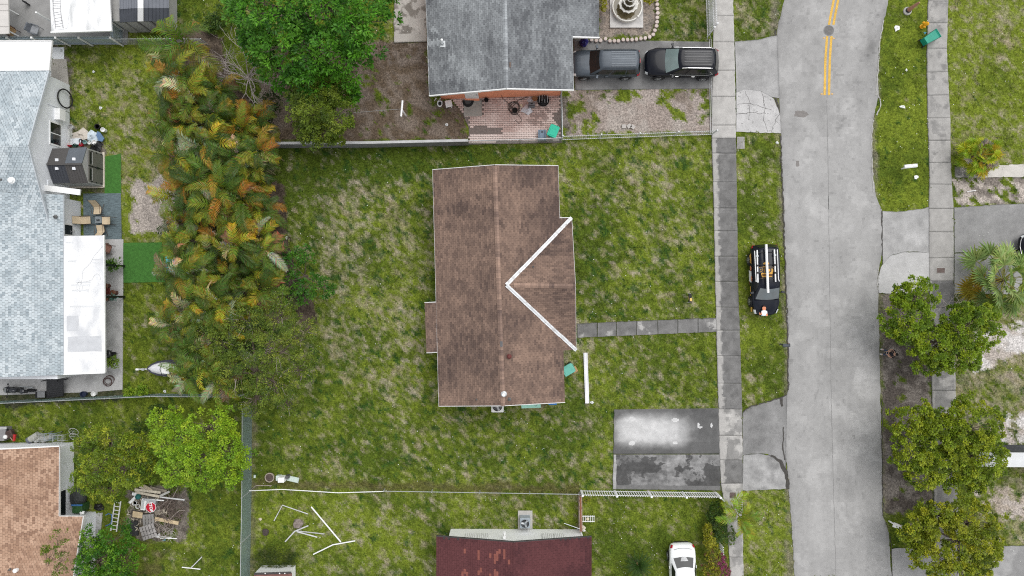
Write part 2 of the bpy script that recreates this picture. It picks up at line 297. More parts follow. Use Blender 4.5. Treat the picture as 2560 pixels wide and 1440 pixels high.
RR = [(2340, -700), (2260, -200), (2222, 0), (2208, 60), (2197, 120), (2194, 180), (2196, 240), (2184, 290), (2179, 350), (2182, 440), (2190, 490), (2204, 525), (2207, 620), (2194, 690), (2196, 760), (2198, 830), (2200, 950), (2203, 1080), (2205, 1200), (2206, 1290), (2222, 1330), (2229, 1440), (2240, 1900)]
road = kind(ribbon('road', RL, RR, 64, 6, roadcol, .004, roadm, jag=1.5), 'structure')
def patch(name, pts, z, m, t=.0, parent=None, col=None, at=None):
    b = MB(); top = [P(x, y, z) for x, y in pts]
    if t: b.slab(top, t, col)
    else:
        a = sum(top[i].x * top[(i + 1) % len(top)].y - top[(i + 1) % len(top)].x * top[i].y for i in range(len(top)))
        if a < 0: top.reverse()
        b.add(top, [tuple(range(len(top)))], col)
    return b.build(name, m, parent)
def wob(pts, a=1.5, n=5, seed=1):
    rr = random.Random(seed); o = []
    for i, p in enumerate(pts):
        q = pts[(i + 1) % len(pts)]
        for k in range(n): o.append((p[0] + (q[0] - p[0]) * k / n + rr.uniform(-a, a), p[1] + (q[1] - p[1]) * k / n + rr.uniform(-a, a)))
    return o
darkp = M('dark_patch', (.17, .165, .16), .95, .15, 3, .2, fine=.15, fscale=30); crackm = M('crack', (.07, .065, .06), .95, .2, 8)
patch('repair_patch', wob([(1988, 277), (2008, 277), (2024, 286), (2010, 294), (1986, 291)], 1.5, 4), .008, M('repair', (.215, .20, .19), .95, .1, 4), parent=road)
patch('repair_patch', wob([(1990, 402), (1998, 402), (1998, 416), (1990, 416)], .8, 3), .008, MAT['repair'], parent=road)
patch('worn_patch', wob([(2048, 492), (2090, 488), (2100, 512), (2075, 526), (2052, 512)], 2, 3), .008, M('worn', (.36, .355, .345), .95, .08, 4), parent=road)
def crack(pts, wd, z, parent, m=None, seed=1, jit=1.2, name='crack'):
    rr = random.Random(seed); b = MB(); pp = []
    for i in range(len(pts) - 1):
        n = max(1, int(math.hypot(pts[i + 1][0] - pts[i][0], pts[i + 1][1] - pts[i][1]) / 7))
        for k in range(n): pp.append((pts[i][0] + (pts[i + 1][0] - pts[i][0]) * k / n + rr.uniform(-jit, jit), pts[i][1] + (pts[i + 1][1] - pts[i][1]) * k / n + rr.uniform(-jit, jit)))
    pp.append(pts[-1]); L = []; Q = []
    for i, p in enumerate(pp):
        a = pp[max(i - 1, 0)]; c = pp[min(i + 1, len(pp) - 1)]; d = math.hypot(c[0] - a[0], c[1] - a[1]) or 1; nx, ny = -(c[1] - a[1]) / d, (c[0] - a[0]) / d; h = wd * rr.uniform(.3, .6)
        L.append(P(p[0] + nx * h, p[1] + ny * h, z)); Q.append(P(p[0] - nx * h, p[1] - ny * h, z))
    n = len(pp); b.add(L + Q, [(i, i + 1, n + i + 1, n + i) for i in range(n - 1)]); return b.build(name, m or crackm, parent)
crack([(2067, 250), (2070, 400), (2074, 700), (2078, 1000), (2090, 1440)], 1.2, .008, road, M('seam', (.24, .235, .23), .95), 3, .5, 'seam')
crack([(2000, 110), (2040, 40), (2060, 0)], 1.6, .008, road, MAT['worn'], 4, .8, 'seam')
# yellow centre line, road studs
yel = M('yellow_paint', (.66, .41, .08), .75, .14, 3, fine=.3, fscale=18)
mk = T('road_marking', 'double yellow centre line painted on the grey road above its bend', 'road marking', P(2070, 120, .012))
del mk['label'], mk['category']; mk['kind'] = 'structure'
CL = [(2092, -60), (2085, 0), (2076, 45), (2068, 92), (2064, 150), (2062, 238)]
for off in (-5.5, 5.5):
    for seg in ((0, 62), (90, 238)):
        ys = np.linspace(-40 if seg[0] == 0 else seg[0], seg[1], 14); b = MB(); pl = np.array(sorted(CL, key=lambda p: p[1])); xs = np.interp(ys, pl[:, 1], pl[:, 0]) + off + 5
        L = [P(x - 2.9, y, .010) for x, y in zip(xs, ys)]; Q = [P(x + 2.9, y, .010) for x, y in zip(xs, ys)]; n = len(L)
        b.add(L + Q, [(i, n + i, n + i + 1, i + 1) for i in range(n - 1)][::1]); b.build('line', yel, mk)
studm = M('stud_plastic', (.65, .42, .18), .4, .1, 6)
for x, y in ((2060, 95), (2084, 96), (2054, 235), (2080, 235)):
    b = MB(); b.lathe(P(x, y, .004), [(.09, 0), (.085, .012), (.06, .026), (.03, .03)], 8, 1, .7); o = b.build('road_stud', studm)
    tag(o, {2060: 'amber road stud left of the double line just below the manhole', 2084: 'amber road stud right of the double line just below the manhole', 2054: 'amber road stud left of the double yellow line at its lower end', 2080: 'amber road stud right of the double yellow line at its lower end'}[x], 'road stud', 'studs along the centre line')
t = T('manhole_cover', 'round dark iron manhole cover in the middle of the road', 'manhole cover', P(2072, 76, .004))
b = MB(); b.lathe(P(2072, 76, .004), [(.37, 0), (.37, .012), (.33, .014), (.33, .006)], 24); b.build('frame', M('frame_iron', (.25, .25, .25), .7, .1, 6), t)
b = MB(); b.lathe(P(2072, 76, .006), [(.32, 0), (.32, .010), (.22, .010), (.215, .006), (.15, .006), (.145, .010), (.04, .010)], 24)
b.build('lid', ironm, t)
# sidewalks: every slab a part ---------------------------------------------------------------
def slabcol(dirt, seed, base=(.44, .425, .405), edge=.0):
    base = np.array(base)
    def f(x, y, u, v):
        n = fbm(x, y, 26, seed, 5); k = sstep(n + dirt - .5, .42, .58) * min(1, dirt * 1.35); dk = (.085 + .14 * fbm(x, y, 14, seed + 3, 4))[:, None] * np.array((1, .98, .96)); c = np.tile(base, (len(x), 1)); c = c + (dk - c) * (k * .94)[:, None]
        c = c * (1 + .22 * (fbm(x, y, 9, seed + 5, 3) - .5)[:, None] * 2 * .6)
        if edge: e = sstep(edge * (.7 + .9 * vnoise(x, y, 8, seed + 2)) - u, -.02, .06); c = mix(c, base * (.86 + .1 * vnoise(x, y, 6, 9))[:, None], e * .9)
        e2 = np.minimum(np.minimum(v, 1 - v) * 26, 1); c = c * (1 + (.9 if dirt > .6 else -.15) * (1 - e2) * vnoise(x, y, 5, seed + 9))[:, None]
        return c
    return f
def walk(name, Lp, Rp, ys, dirtf, edge, base, z=.05):
    root = bpy.data.objects.new(name, None); C.objects.link(root); kind(root, 'structure'); root.location = P(Lp[0][0], ys[0], 0)
    lx = lambda y: np.interp(y, [p[1] for p in Lp], [p[0] for p in Lp]); rx = lambda y: np.interp(y, [p[1] for p in Rp], [p[0] for p in Rp])
    for i in range(len(ys) - 1):
        a, c = ys[i] + .32, ys[i + 1] - .32; zz = z + R.uniform(-.003, .003); d = dirtf(.5 * (a + c))
        ribbon('slab', [(lx(a), a), (lx(c), c)], [(rx(a), a), (rx(c), c)], 20, 3.5, slabcol(d, 100 + i, base, edge), zz, concm, root, .12, jag=.8)
    return root
LWL = [(1790, -60), (1787, 0), (1783, 100), (1779, 330), (1784, 480), (1788, 700), (1793, 900), (1797, 1050), (1801, 1200), (1822, 1330), (1826, 1500)]
LWR = [(1830, -60), (1833, 0), (1836, 100), (1840, 330), (1842, 480), (1845, 700), (1852, 900), (1856, 1050), (1857, 1200), (1857, 1330), (1860, 1500)]
walk('sidewalk', LWL, LWR, [-24, 40, 105, 176, 242, 313, 345, 383, 455, 520, 578, 641, 704, 768, 826, 890, 958, 1023, 1089, 1150, 1209, 1300, 1393, 1460], lambda y: .08 if y < 345 else (.42 if y > 1209 else (.50 if 1010 < y < 1150 else .92)), .2, (.44, .425, .405))
RWL = [(2320, -60), (2321, 0), (2318, 120), (2320, 300), (2325, 440), (2323, 520), (2323, 700), (2329, 900), (2331, 1000), (2336, 1240), (2340, 1500)]
RWR = [(2368, -60), (2371, 0), (2367, 120), (2376, 300), (2378, 440), (2384, 520), (2384, 700), (2388, 900), (2390, 1000), (2394, 1240), (2398, 1500)]
walk('sidewalk', RWL, RWR, [-58, 3, 58, 121, 180, 238, 295, 351, 407, 461, 522, 580, 645, 703, 770, 840, 910, 977, 1045, 1115, 1185, 1260, 1330, 1400, 1470], lambda y: .40 if y < 460 else (.07 if y < 703 else (.97 if y < 790 else .55)), .10, (.36, .348, .332))
# driveways -----------------------------------------------------------------------------
def drive(name, L, Rr, z, fn, nu=40, step=4, jag=1.2, mat_=None, t=.06): return kind(ribbon(name, L, Rr, nu, step, fn, z, mat_ or concm, None, t, jag=jag), 'structure')
def tarmac(base, seed, amp=.12, sc_=40):
    def f(x, y, u, v):
        s = base + amp * (fbm(x, y, sc_, seed, 5) - .5) + .04 * (fbm(x, y / 1, 7, seed + 1, 2) - .5); return np.stack([s, s * .985, s * .97], -1)
    return f
drive('driveway', [(1434, 98), (1436, 224)], [(1776, 104), (1779, 222)], .012, tarmac(.20, 130, .22), 70)
drive('driveway_apron', [(1838, 104), (1890, 100), (1944, 88)], [(1841, 234), (1890, 232), (1948, 246)], .020, tarmac(.34, 131, .2), 30)
def cracked(x, y, u, v):
    s = .47 + .14 * (fbm(x, y, 34, 133, 5) - .5); a = np.abs(fbm(x, y, 24, 134, 4) - .5); s = s * (1 - .45 * sstep(-a, -.008, -.001)); return np.stack([s, s * .98, s * .965], -1)
drive('driveway_apron', [(1841, 232), (1860, 222), (1900, 226), (1935, 245), (1951, 290)], [(1841, 329), (1870, 330), (1900, 332), (1930, 332), (1952, 333)], .026, cracked, 40)
def washed(x, y, u, v):
    q = np.maximum(np.abs((x - 1628) / 88), np.abs((y - 1078) / 33)); d = ((np.abs((x - 1628) / 92)) ** 4 + (np.abs((y - 1078) / 40)) ** 4) ** .25 + .5 * (fbm(x, y, 40, 141, 4) - .5)
    k = sstep(d, .50, 1.28); n = .105 + .12 * (fbm(x, y, 45, 142, 5) - .3) * (1 - .5 * (y > 1105)); s = .54 * (1 - k) + np.clip(n, .05, .4) * k
    for cx, cy, rx, ry in ((1580, 1048, 9, 6), (1688, 1050, 9, 5), (1580, 1108, 8, 6), (1688, 1107, 6, 4), (1746, 1062, 3, 6), (1750, 1068, 6, 2.5), (1779, 1063, 2.5, 6)): s = np.where(((x - cx) / rx) ** 2 + ((y - cy) / ry) ** 2 < 1, .58, s)
    s = s * (.9 + .2 * fbm(x, y, 8, 143, 2)); return np.stack([s, s * .99, s * .98], -1)
def stained(x, y, u, v):
    n = fbm(x, y, 55, 150, 6); m_ = fbm(x, y * 1.8, 20, 151, 5); m2 = fbm(x, y, 9, 153, 4); s = .20 + .30 * (m_ - .5) + .16 * (m2 - .5) + .05 * (u > .5); kq = sstep(n + .35 * (m_ - .5) + .30 * (m2 - .5) + .10 * np.exp(-((y - 1175) / 22) ** 2), .545, .615); s = s * (1 - kq) + (.055 + .06 * m2) * kq; s = np.where(y > 1214, .17, s); s = np.where(x < 1541, .36 + .1 * (m_ - .5), s)
    return np.stack([s, s * .985, s * .975], -1) * (.85 + .3 * fbm(x, y, 6, 152, 2))[:, None]
drive('driveway', [(1535, 1024), (1534, 1135)], [(1796, 1022), (1799, 1134)], .04, washed, 130, 2)
drive('driveway', [(1534, 1137), (1532, 1223)], [(1799, 1136), (1801, 1226)], .045, stained, 130, 2)
drive('driveway_apron', [(1857, 1030), (1880, 1015), (1920, 1004), (1955, 994), (1968, 986)], [(1857, 1138), (1880, 1134), (1920, 1134), (1945, 1150), (1964, 1180)], .022, tarmac(.235, 160, .2), 40)
drive('driveway_apron', [(1858, 1138), (1895, 1134), (1925, 1138), (1948, 1154), (1962, 1178), (1968, 1205)], [(1858, 1226), (1895, 1225), (1925, 1224), (1945, 1223), (1962, 1221), (1967, 1222)], .028, tarmac(.31, 161, .34, 22), 40)
for pts, wd in (([(1958, 1068), (1958, 1130), (1962, 1150)], 3), ([(1928, 1138), (1950, 1154), (1965, 1180), (1970, 1222)], 9), ([(1857, 1030), (1880, 1015), (1920, 1005), (1965, 988)], 3), ([(1952, 995), (1956, 1016)], 7)): crack(pts, wd, .034, road, None, int(pts[0][0]), 1.5)
for pts, wd in (([(1940, 75), (1938, 130), (1936, 190), (1938, 240), (1950, 285)], 3.5), ([(1952, 340), (1956, 460), (1961, 600), (1967, 760), (1970, 880), (1971, 975)], 3.4), ([(2205, 1000), (2207, 1290)], 2), ([(2227, 1340), (2231, 1440)], 1.6), ([(2204, 525), (2207, 640)], 3)): crack(pts, wd, .012, road, None, int(pts[0][1]), 1.8)
edgem = M('kerb_edge', (.38, .37, .35), .9, .2, 5)
for pts in ([(2210, 50), (2200, 100), (2196, 170), (2190, 238)], [(2194, 228), (2203, 262), (2192, 288)], [(2184, 300), (2179, 345), (2181, 420), (2184, 480)], [(2196, 672), (2194, 732)]): crack(pts, 3.2, .02, road, edgem, 9, 1.2, 'kerb_edge')
for k, (pts, wd) in enumerate((([(1841, 262), (1870, 258), (1900, 265), (1930, 275)], .8), ([(1841, 285), (1880, 282), (1915, 284)], 1), ([(1862, 226), (1875, 258), (1872, 300)], .8), ([(1905, 228), (1912, 262), (1908, 300), (1920, 330)], .8), ([(1930, 330), (1938, 300), (1950, 285)], .8))): crack(pts, wd, .030, road, None, k, 2)
drive('driveway_apron', [(2206, 527), (2240, 530), (2290, 524), (2324, 518)], [(2208, 660), (2230, 636), (2270, 628), (2324, 630)], .016, tarmac(.37, 170, .26), 40)
drive('driveway_apron', [(2196, 700), (2202, 668), (2226, 638), (2262, 630), (2324, 630)], [(2196, 732), (2215, 734), (2250, 733), (2280, 732), (2324, 726)], .03, tarmac(.47, 171, .1, 60), 40)
drive('driveway', [(2386, 518), (2480, 512), (2640, 506)], [(2386, 632), (2480, 626), (2640, 622)], .016, tarmac(.27, 172, .14, 60), 40)
drive('driveway', [(2386, 634), (2640, 624)], [(2386, 735), (2640, 735)], .022, tarmac(.34, 173, .1), 40)
drive('driveway', [(2490, 1366), (2640, 1362)], [(2420, 1500), (2640, 1500)], .018, lambda x, y, u, v: np.minimum(.5, .26 + .55 * np.maximum(0, fbm(x, y, 60, 174) - .42))[:, None] * np.array((1, .985, .97)), 40)
drive('driveway_apron', [(2229, 1372), (2300, 1368), (2345, 1366)], [(2233, 1500), (2300, 1500), (2345, 1500)], .018, tarmac(.36, 175, .1), 30)
drive('path', [(2388, 416), (2470, 414), (2640, 408)], [(2388, 443), (2470, 444), (2640, 440)], .03, lambda x, y, u, v: mix(np.tile(np.array((.56, .53, .49)), (len(x), 1)), (.2, .19, .18), sstep(2470 - x, 0, 40) * sstep(fbm(x, y, 16, 176), .3, .6)), 60)
pth = bpy.data.objects.new('path', None); C.objects.link(pth); kind(pth, 'structure'); pth.location = P(1620, 822)
ex = [1443, 1494, 1542, 1592, 1645, 1695, 1745, 1793]
for i in range(7):
    f = lambda y0, x: y0 - (x - 1443) * .042
    ribbon('slab', [(ex[i] + .6, f(809, ex[i])), (ex[i + 1] - .6, f(809, ex[i + 1]))], [(ex[i] + .6, f(844, ex[i])), (ex[i + 1] - .6, f(844, ex[i + 1]))], 12, 3, slabcol(.72, 180 + i, (.40, .39, .375)), .04 + R.uniform(-.005, .005), concm, pth, .1, jag=.8)
drive('patio', [(985, -30), (985, 106)], [(1068, -30), (1066, 104)], .06, lambda x, y, u, v: mix(np.tile(np.array((.46, .43, .395)), (len(x), 1)), (.17, .15, .13), sstep(fbm(x, y, 18, 185, 5), .45, .58) * (y < 85) * .85), 40, 3)
# small loose marks: drain grates
for x, y, wx_, wy_, lb in ((2352, 676, .55, .33, 'rectangular rusty drain grate set in a pale sidewalk slab'), (1832, 1238, .4, .38, 'square dark utility lid in the sidewalk beside the palm')):
    t = T('drain_grate' if x > 2000 else 'utility_plate', lb, 'grate' if x > 2000 else 'utility lid', P(x, y, .05)); b = MB(); b.box(P(x, y, .055), (wx_ + .08, wy_ + .08, .02)); b.build('frame', edgem, t)
    b = MB(); b.box(P(x, y, .064), (wx_, wy_, .012), col=None); b.build('cover', M('grate_iron', (.14, .105, .095), .8, .2, 8), t)
t = T('meter_box', 'pale concrete meter box in the grass beside the sidewalk', 'meter box', P(1852, 357)); b = MB(); b.box(P(1852, 357, .02), (.5, .82, .06)); b.build('rim', M('old_concrete', (.36, .345, .325), .9, .2, 5, .3, fine=.2), t)
for dy in (-.19, .19): b = MB(); b.box(P(1852, 357, .052) + Vector((0, dy, 0)), (.36, .33, .016)); b.build('lid', M('lid_concrete', (.27, .26, .25), .9, .2, 5), t)
# ================================================================ BUILDINGS
def beam(b, p, q, w_, h, up=(0, 0, 1), col=None):
    p = Vector(p); q = Vector(q); d = (q - p).normalized(); sd = d.cross(Vector(up)).normalized() * w_ / 2; u = sd.cross(d).normalized() * h / 2
    return b.loft([[e - sd - u, e + sd - u, e + sd + u, e - sd + u] for e in (p, q)], col=col)
def BEAM(name, m, parent, p, q, w_, h, up=(0, 0, 1), bevel=0):
    b = MB(); beam(b, p, q, w_, h, up); return b.build(name, m, parent, bevel=bevel)
def clip(poly, e0, e1):
    o = []; n = len(poly); dx, dy = e1[0] - e0[0], e1[1] - e0[1]; sd = lambda p: dx * (p[1] - e0[1]) - dy * (p[0] - e0[0])
    for i in range(n):
        a, b = poly[i], poly[(i + 1) % n]; sa, sb = sd(a), sd(b)
        if sa >= 0: o.append(a)
        if (sa > 0 > sb) or (sa < 0 < sb): t = sa / (sa - sb); o.append((a[0] + (b[0] - a[0]) * t, a[1] + (b[1] - a[1]) * t))
    return o
def roof_face(parent, W, colfn, expo=.135, tab=.30, deckm=None, singles=0, seed=1, drop=.0, jit=.008, gap=.010, special=None):
    """shingled slope; W[0]->W[1] is the eave, the polygon is convex; each shingle is real geometry with its butt edge proud"""
    W = [Vector(v) for v in W]; O = W[0]; u = (W[1] - W[0]).normalized(); n = None
    for k in range(2, len(W)):
        n = u.cross(W[k] - W[0])
        if n.length > .1: break
    n.normalize()
    flip = n.z < 0
    if flip: n = -n
    v = n.cross(u).normalized()
    if v.z < 0: v = -v
    P2 = [((p - O).dot(u), (p - O).dot(v)) for p in W]
    if sum(P2[i][0] * P2[(i + 1) % len(P2)][1] - P2[(i + 1) % len(P2)][0] * P2[i][1] for i in range(len(P2))) < 0: P2 = P2[::-1]
    to3 = lambda a, c, z=0: O + u * a + v * c + n * z
    b = MB(); top = [to3(a, c, -.012) for a, c in P2]; b.add(top + [t - n * .10 for t in top], [tuple(range(len(top))), tuple(range(2 * len(top) - 1, len(top) - 1, -1))] + [(i, (i + 1) % len(top) , len(top) + (i + 1) % len(top), len(top) + i) for i in range(len(top))])
    deck = b.build('roof', deckm or M('roof_deck', (.05, .042, .04), .95, .1, 5), parent)
    us = [p[0] for p in P2]; vs = [p[1] for p in P2]; rr = random.Random(seed); bb = MB(); full = []; rows = int((max(vs) - min(vs)) / expo) + 1
    for j in range(rows):
        v0 = min(vs) + j * expo; off = (j % 2) * tab / 2 + rr.uniform(-.02, .02); k0 = int((min(us) - off) / tab) - 1; k1 = int((max(us) - off) / tab) + 2
        for k in range(k0, k1):
            a0 = off + k * tab + gap / 2; a1 = a0 + tab - gap; zb = .016 + rr.uniform(0, jit)
            q = [(a0, v0), (a1, v0), (a1, v0 + expo), (a0, v0 + expo)]; nq = q
            for i in range(len(P2)):
                nq = clip(nq, P2[i], P2[(i + 1) % len(P2)])
                if len(nq) < 3: break
            if len(nq) < 3: continue
            c = to3((a0 + a1) / 2, v0 + expo / 2); px = 1280 + c.x / K(c.z); py = 720 - c.y / K(c.z); col, tint = colfn(px, py, rr)
            if col is None: continue
            if singles and len(nq) == 4 and abs(nq[2][1] - nq[0][1] - expo) < 1e-4 and max(p_[0] for p_ in nq) - min(p_[0] for p_ in nq) > tab - gap - 1e-4 and tint is not None: full.append((((px - 1280) ** 2 + (py - 720) ** 2), to3(a0, v0), zb, col))
            else: full.append((1e12, (nq, v0, zb), 0, col))
    full.sort(key=lambda t: t[0]); nsing = min(singles, sum(1 for f in full if f[0] < 1e12)); tm = None
    for i, (d, q, zb, col) in enumerate(full):
        if i < nsing:
            if tm is None:
                t = MB(); t.add([(0, 0, .02), (tab - gap, 0, .02), (tab - gap, expo, .003), (0, expo, .003), (0, 0, 0), (tab - gap, 0, 0)], [(0, 1, 2, 3), (4, 5, 1, 0)], (1, 1, 1)); to = t.build('shingle', shinm, deck, local=True); tm = to.data; o = to
            else: o = bpy.data.objects.new('shingle', tm); C.objects.link(o); o.parent = deck
            Mx = Matrix.Identity(4); Mx.col[0] = (*u, 0); Mx.col[1] = (*v, 0); Mx.col[2] = (*n, 0); Mx.col[3] = (*(q - org(deck)), 1)
            if u.cross(v).dot(n) < 0: Mx.col[0] = (*(-u), 0); Mx.col[3] = (*(q + u * (tab - gap) - org(deck)), 1)
            o.matrix_local = Mx; o.color = (*col, 1)
        else:
            if d < 1e12:
                a0, v0 = (q - O).dot(u), (q - O).dot(v); nq = [(a0, v0), (a0 + tab - gap, v0), (a0 + tab - gap, v0 + expo), (a0, v0 + expo)]
            else: nq, v0, zb = q
            pts = [to3(a, c, zb * (1 - (c - v0) / expo * .85)) for a, c in nq]; m = len(pts); fs = [tuple(range(m))]; ex = []
            for i2 in range(m):
                if abs(nq[i2][1] - v0) < 1e-5 and abs(nq[(i2 + 1) % m][1] - v0) < 1e-5: ex = [to3(*nq[i2], 0), to3(*nq[(i2 + 1) % m], 0)]; fs.append((i2, m, m + 1, (i2 + 1) % m))
            bb.add(pts + ex, fs, col)
    if bb.f: kind(bb.build('shingle_field', shinm, deck), 'stuff')
    return deck
def caps(parent, p, q, colfn, w_=.30, ln=.17, seed=1, up=(0, 0, 1)):
    """ridge cap shingles, one object each"""
    p = Vector(p); q = Vector(q); d = (q - p); n = int(d.length / ln); d.normalize(); sd = d.cross(Vector(up)).normalized(); rr = random.Random(seed); tm = None
    for i in range(n):
        if tm is None:
            t = MB(); t.add([(0, -w_ / 2, -.045), (0, 0, .02), (0, w_ / 2, -.045), (ln + .03, -w_ / 2, -.06), (ln + .03, 0, .005), (ln + .03, w_ / 2, -.06)], [(0, 1, 4, 3), (1, 2, 5, 4), (0, 2, 1)], (1, 1, 1)); o = t.build('ridge_shingle', shinm, parent, local=True); tm = o.data
        else: o = bpy.data.objects.new('ridge_shingle', tm); C.objects.link(o); o.parent = parent
        Mx = Matrix.Identity(4); Mx.col[0] = (*d, 0); Mx.col[1] = (*(-sd), 0); Mx.col[2] = (*(d.cross(-sd)), 0); c = p + d * (ln * i); Mx.col[3] = (*(c + Vector((0, 0, .035)) - org(parent)), 1); o.matrix_local = Mx
        col, _ = colfn(1280 + c.x / K(c.z), 720 - c.y / K(c.z), rr); col = col or (.1, .08, .07); o.color = (*[x * 1.35 for x in col], 1)
fieldcache = {}
def f1(px, py, s, seed): return float(fbm(np.array([px]), np.array([py]), s, seed, 4)[0])
class Noise2:   # quick lookup of a pre-computed fbm over the picture, 4 px cells
    def __init__(s, sc_, seed, sy=1):
        gx, gy = np.meshgrid(np.arange(-400, 3000, 4.), np.arange(-400, 1900, 4.)); s.g = fbm(gx, gy / sy, sc_, seed, 5)
    def __call__(s, x, y): return s.g[min(max(int((y + 400) / 4), 0), s.g.shape[0] - 1), min(max(int((x + 400) / 4), 0), s.g.shape[1] - 1)]
NA = Noise2(110, 201); NB = Noise2(34, 202); NC = Noise2(60, 203, 4); ND = Noise2(60, 205, .25)
def lerp3(a, b, t): t = min(max(t, 0), 1); return tuple(a[i] + (b[i] - a[i]) * t for i in range(3))
def browncol(px, py, rr):
    n = NA(px, py) * .55 + NB(px, py) * .45; t = (n - .36) / .28
    if 1300 < px < 1400 and py < 700: t -= .30
    if px > 1385 or py < 432: t -= .3
    for cx, cy, L, hh, k in ((1285, 892, 150, 9, .9), (1330, 1003, 140, 12, .5), (1175, 1000, -100, 10, .5)):   # washed streaks below vents
        dx = (px - cx) / L
        if 0 < dx < 1: t += k * (1 - dx) * math.exp(-((py - cy) / hh) ** 2)
    if 1100 < px < 1120: t += .22
    if 1270 < px < 1440 and 640 < py < 722 and abs(py - 714) < (px - 1268): t += .45  # brighter north half of the cross gable, its shading put into the shingle colour
    c = lerp3((.102, .072, .062), (.265, .180, .139), .5 + (t - .5) * .5 + (ND(px, py) - .5) * .7 + rr.uniform(-.24, .24)); return c, True
fasc = M('fascia', (.70, .69, .68), .6, .1, 4)
def vent(parent, name, c, r, h, m, n=12):
    b = MB(); b.lathe(c, [(r * 1.25, -.05), (r * 1.25, .02), (r, .03), (r, h * .75), (r * .6, h), (r * .1, h * 1.03)], n); return b.build(name, m, parent, smooth=False)
def pipe(parent, c, r, h, m, cap=None, name='vent_pipe'):
    b = MB(); b.lathe(c, [(r * 2.6, -.06), (r * 2.4, .03), (r * 1.1, .07), (r, h), (r * .6, h), (r * .55, h - .04)], 10); o = b.build(name, m, parent)
    return o
stucco = M('stucco_beige', (.55, .50, .43), .9, .08, 3, .2, fine=.1)
# --- brown house in the middle
h = T('house', 'brown shingled house with a white valley strip, alone in the middle lot', 'house', P(1250, 715)); ZE, ZR = 2.5, 3.85
e = [P(1082, 424, ZE), P(1097.5, 1015.5, ZE), P(1412, 1006, ZE), P(1395, 414, ZE)]; rt, rb = P(1236.5, 412, ZR), P(1257.5, 1014.5, ZR)
r1 = roof_face(h, [e[0], e[1], rb, rt], browncol, singles=150, seed=1); r2 = roof_face(h, [e[2], e[3], rt, rb], browncol, singles=150, seed=2)
wz = ZE - .27; roof_face(h, [P(1062, 757, wz), P(1066.5, 881, wz), P(1094, 879, ZE), P(1090.5, 756, ZE)], browncol, seed=3)
ez = ZE - .30; ae, be = P(1429, 544, ez), P(1440, 875, ez); roof_face(h, [be, ae, P(1398.5, 545, ZE), P(1408, 876, ZE)], browncol, seed=4)
ap = P(1266, 712.5, 3.70); ge = P(1438.5, 716, 3.68); lift = Vector((0, 0, .03))
roof_face(h, [ge + lift, ap + lift, ae + lift], browncol, seed=5, expo=.13); roof_face(h, [ap + lift, ge + lift, be + lift], browncol, seed=6, expo=.13)
flash = M('flashing', (.74, .75, .76), .4, .1, 3, stain=(.50, .47, .45), sscale=4)
lv = Vector((0, 0, .06))
for a, c in ((ae, ap), (ap, be)):
    
    for k in range(4):
        p_, q_ = a.lerp(c, k / 4), a.lerp(c, (k + 1) / 4 + (.015 if k < 3 else 0)); sh_ = Vector((R.uniform(-.02, .02), R.uniform(-.02, .02), .008 * (k % 2))); o = BEAM('valley_flashing', flash, h, p_ + lv + sh_, q_ + lv + sh_, .235, .03)
    BEAM('fold', M('flashing_fold', (.55, .57, .59), .4, .1, 3), o, a + lv + Vector((0, 0, .03)), c + lv + Vector((0, 0, .03)), .05, .03)
caps(h, rb, rt, browncol)
caps(h, ge + lift, ap + lift + (ge - ap) * .08, browncol)
wl = M('house_wall', (.60, .56, .50), .9, .08, 2, .15)
def wallbox(parent, px, z, m=None, name='wall', gables=()):
    """walls: footprint at ground photo positions, height z"""
    b = MB(); b.slab([P(x, y) + Vector((0, 0, z)) for x, y in px], z); o = b.build(name, m or wl, parent); return o
def G(p): return (1280 + p.x * S, 720 - p.y * S)       # world point -> photo position of the ground below it
def inset(ps, d):
    c = sum((Vector((p.x, p.y, 0)) for p in ps), Vector()) / len(ps); return [G(p + (c - Vector((p.x, p.y, 0))).normalized() * d) for p in ps]
wallbox(h, [G(e[0] + Vector((.4, -.4, 0))), G(e[1] + Vector((.4, .4, 0))), G(e[2] + Vector((-.4, .4, 0))), G(e[3] + Vector((-.4, -.4, 0)))], 2.36)
for a, c in ((e[0], rt), (rt, e[3]), (e[1], rb), (rb, e[2])): BEAM('fascia', fasc, h, a + Vector((0, 0, -.06)), c + Vector((0, 0, -.06)), .04, .16)
for a, c in ((e[0], e[1]), (e[3], ae + Vector((-.8, 0, 0))), (ae, ge), (ge, be)): BEAM('fascia', fasc, h, a + Vector((0, 0, -.06)), c + Vector((0, 0, -.06)), .05, .14)
for a, c in ((P(1062, 756.5, wz), P(1090, 755, ZE)), (P(1067, 882, wz), P(1094, 880.5, ZE)), (P(1398, 544.5, ZE), ae)): BEAM('fascia', fasc, h, a + Vector((0, 0, -.04)), c + Vector((0, 0, -.04)), .05, .14)
for g in ((e[0], rt, e[3], -.42), (e[1], rb, e[2], .42)):
    b = MB(); q = [v + Vector((0, g[3], -.14)) for v in g[:3]]; b.add(q + [v + Vector((0, g[3] * .2, 0)) for v in q], [(0, 1, 2), (3, 4, 5), (0, 3, 4, 1), (1, 4, 5, 2), (2, 5, 3, 0)]); b.build('gable', wl, h)
b = MB(); q = [ae + Vector((-.35, -.1, -.1)), ge + Vector((-.35, 0, -.12)), be + Vector((-.35, .1, -.1))]; b.add(q + [v + Vector((-.1, 0, 0)) for v in q], [(0, 1, 2), (3, 4, 5), (0, 3, 4, 1), (1, 4, 5, 2), (2, 5, 3, 0)]); b.build('gable', wl, h)
redm = M('dark_red_metal', (.13, .035, .03), .5, .15, 5); leadm = M('lead', (.12, .12, .12), .6, .1, 5)
vent(h, 'roof_vent', P(1273, 891, 3.72), .13, .22, redm)
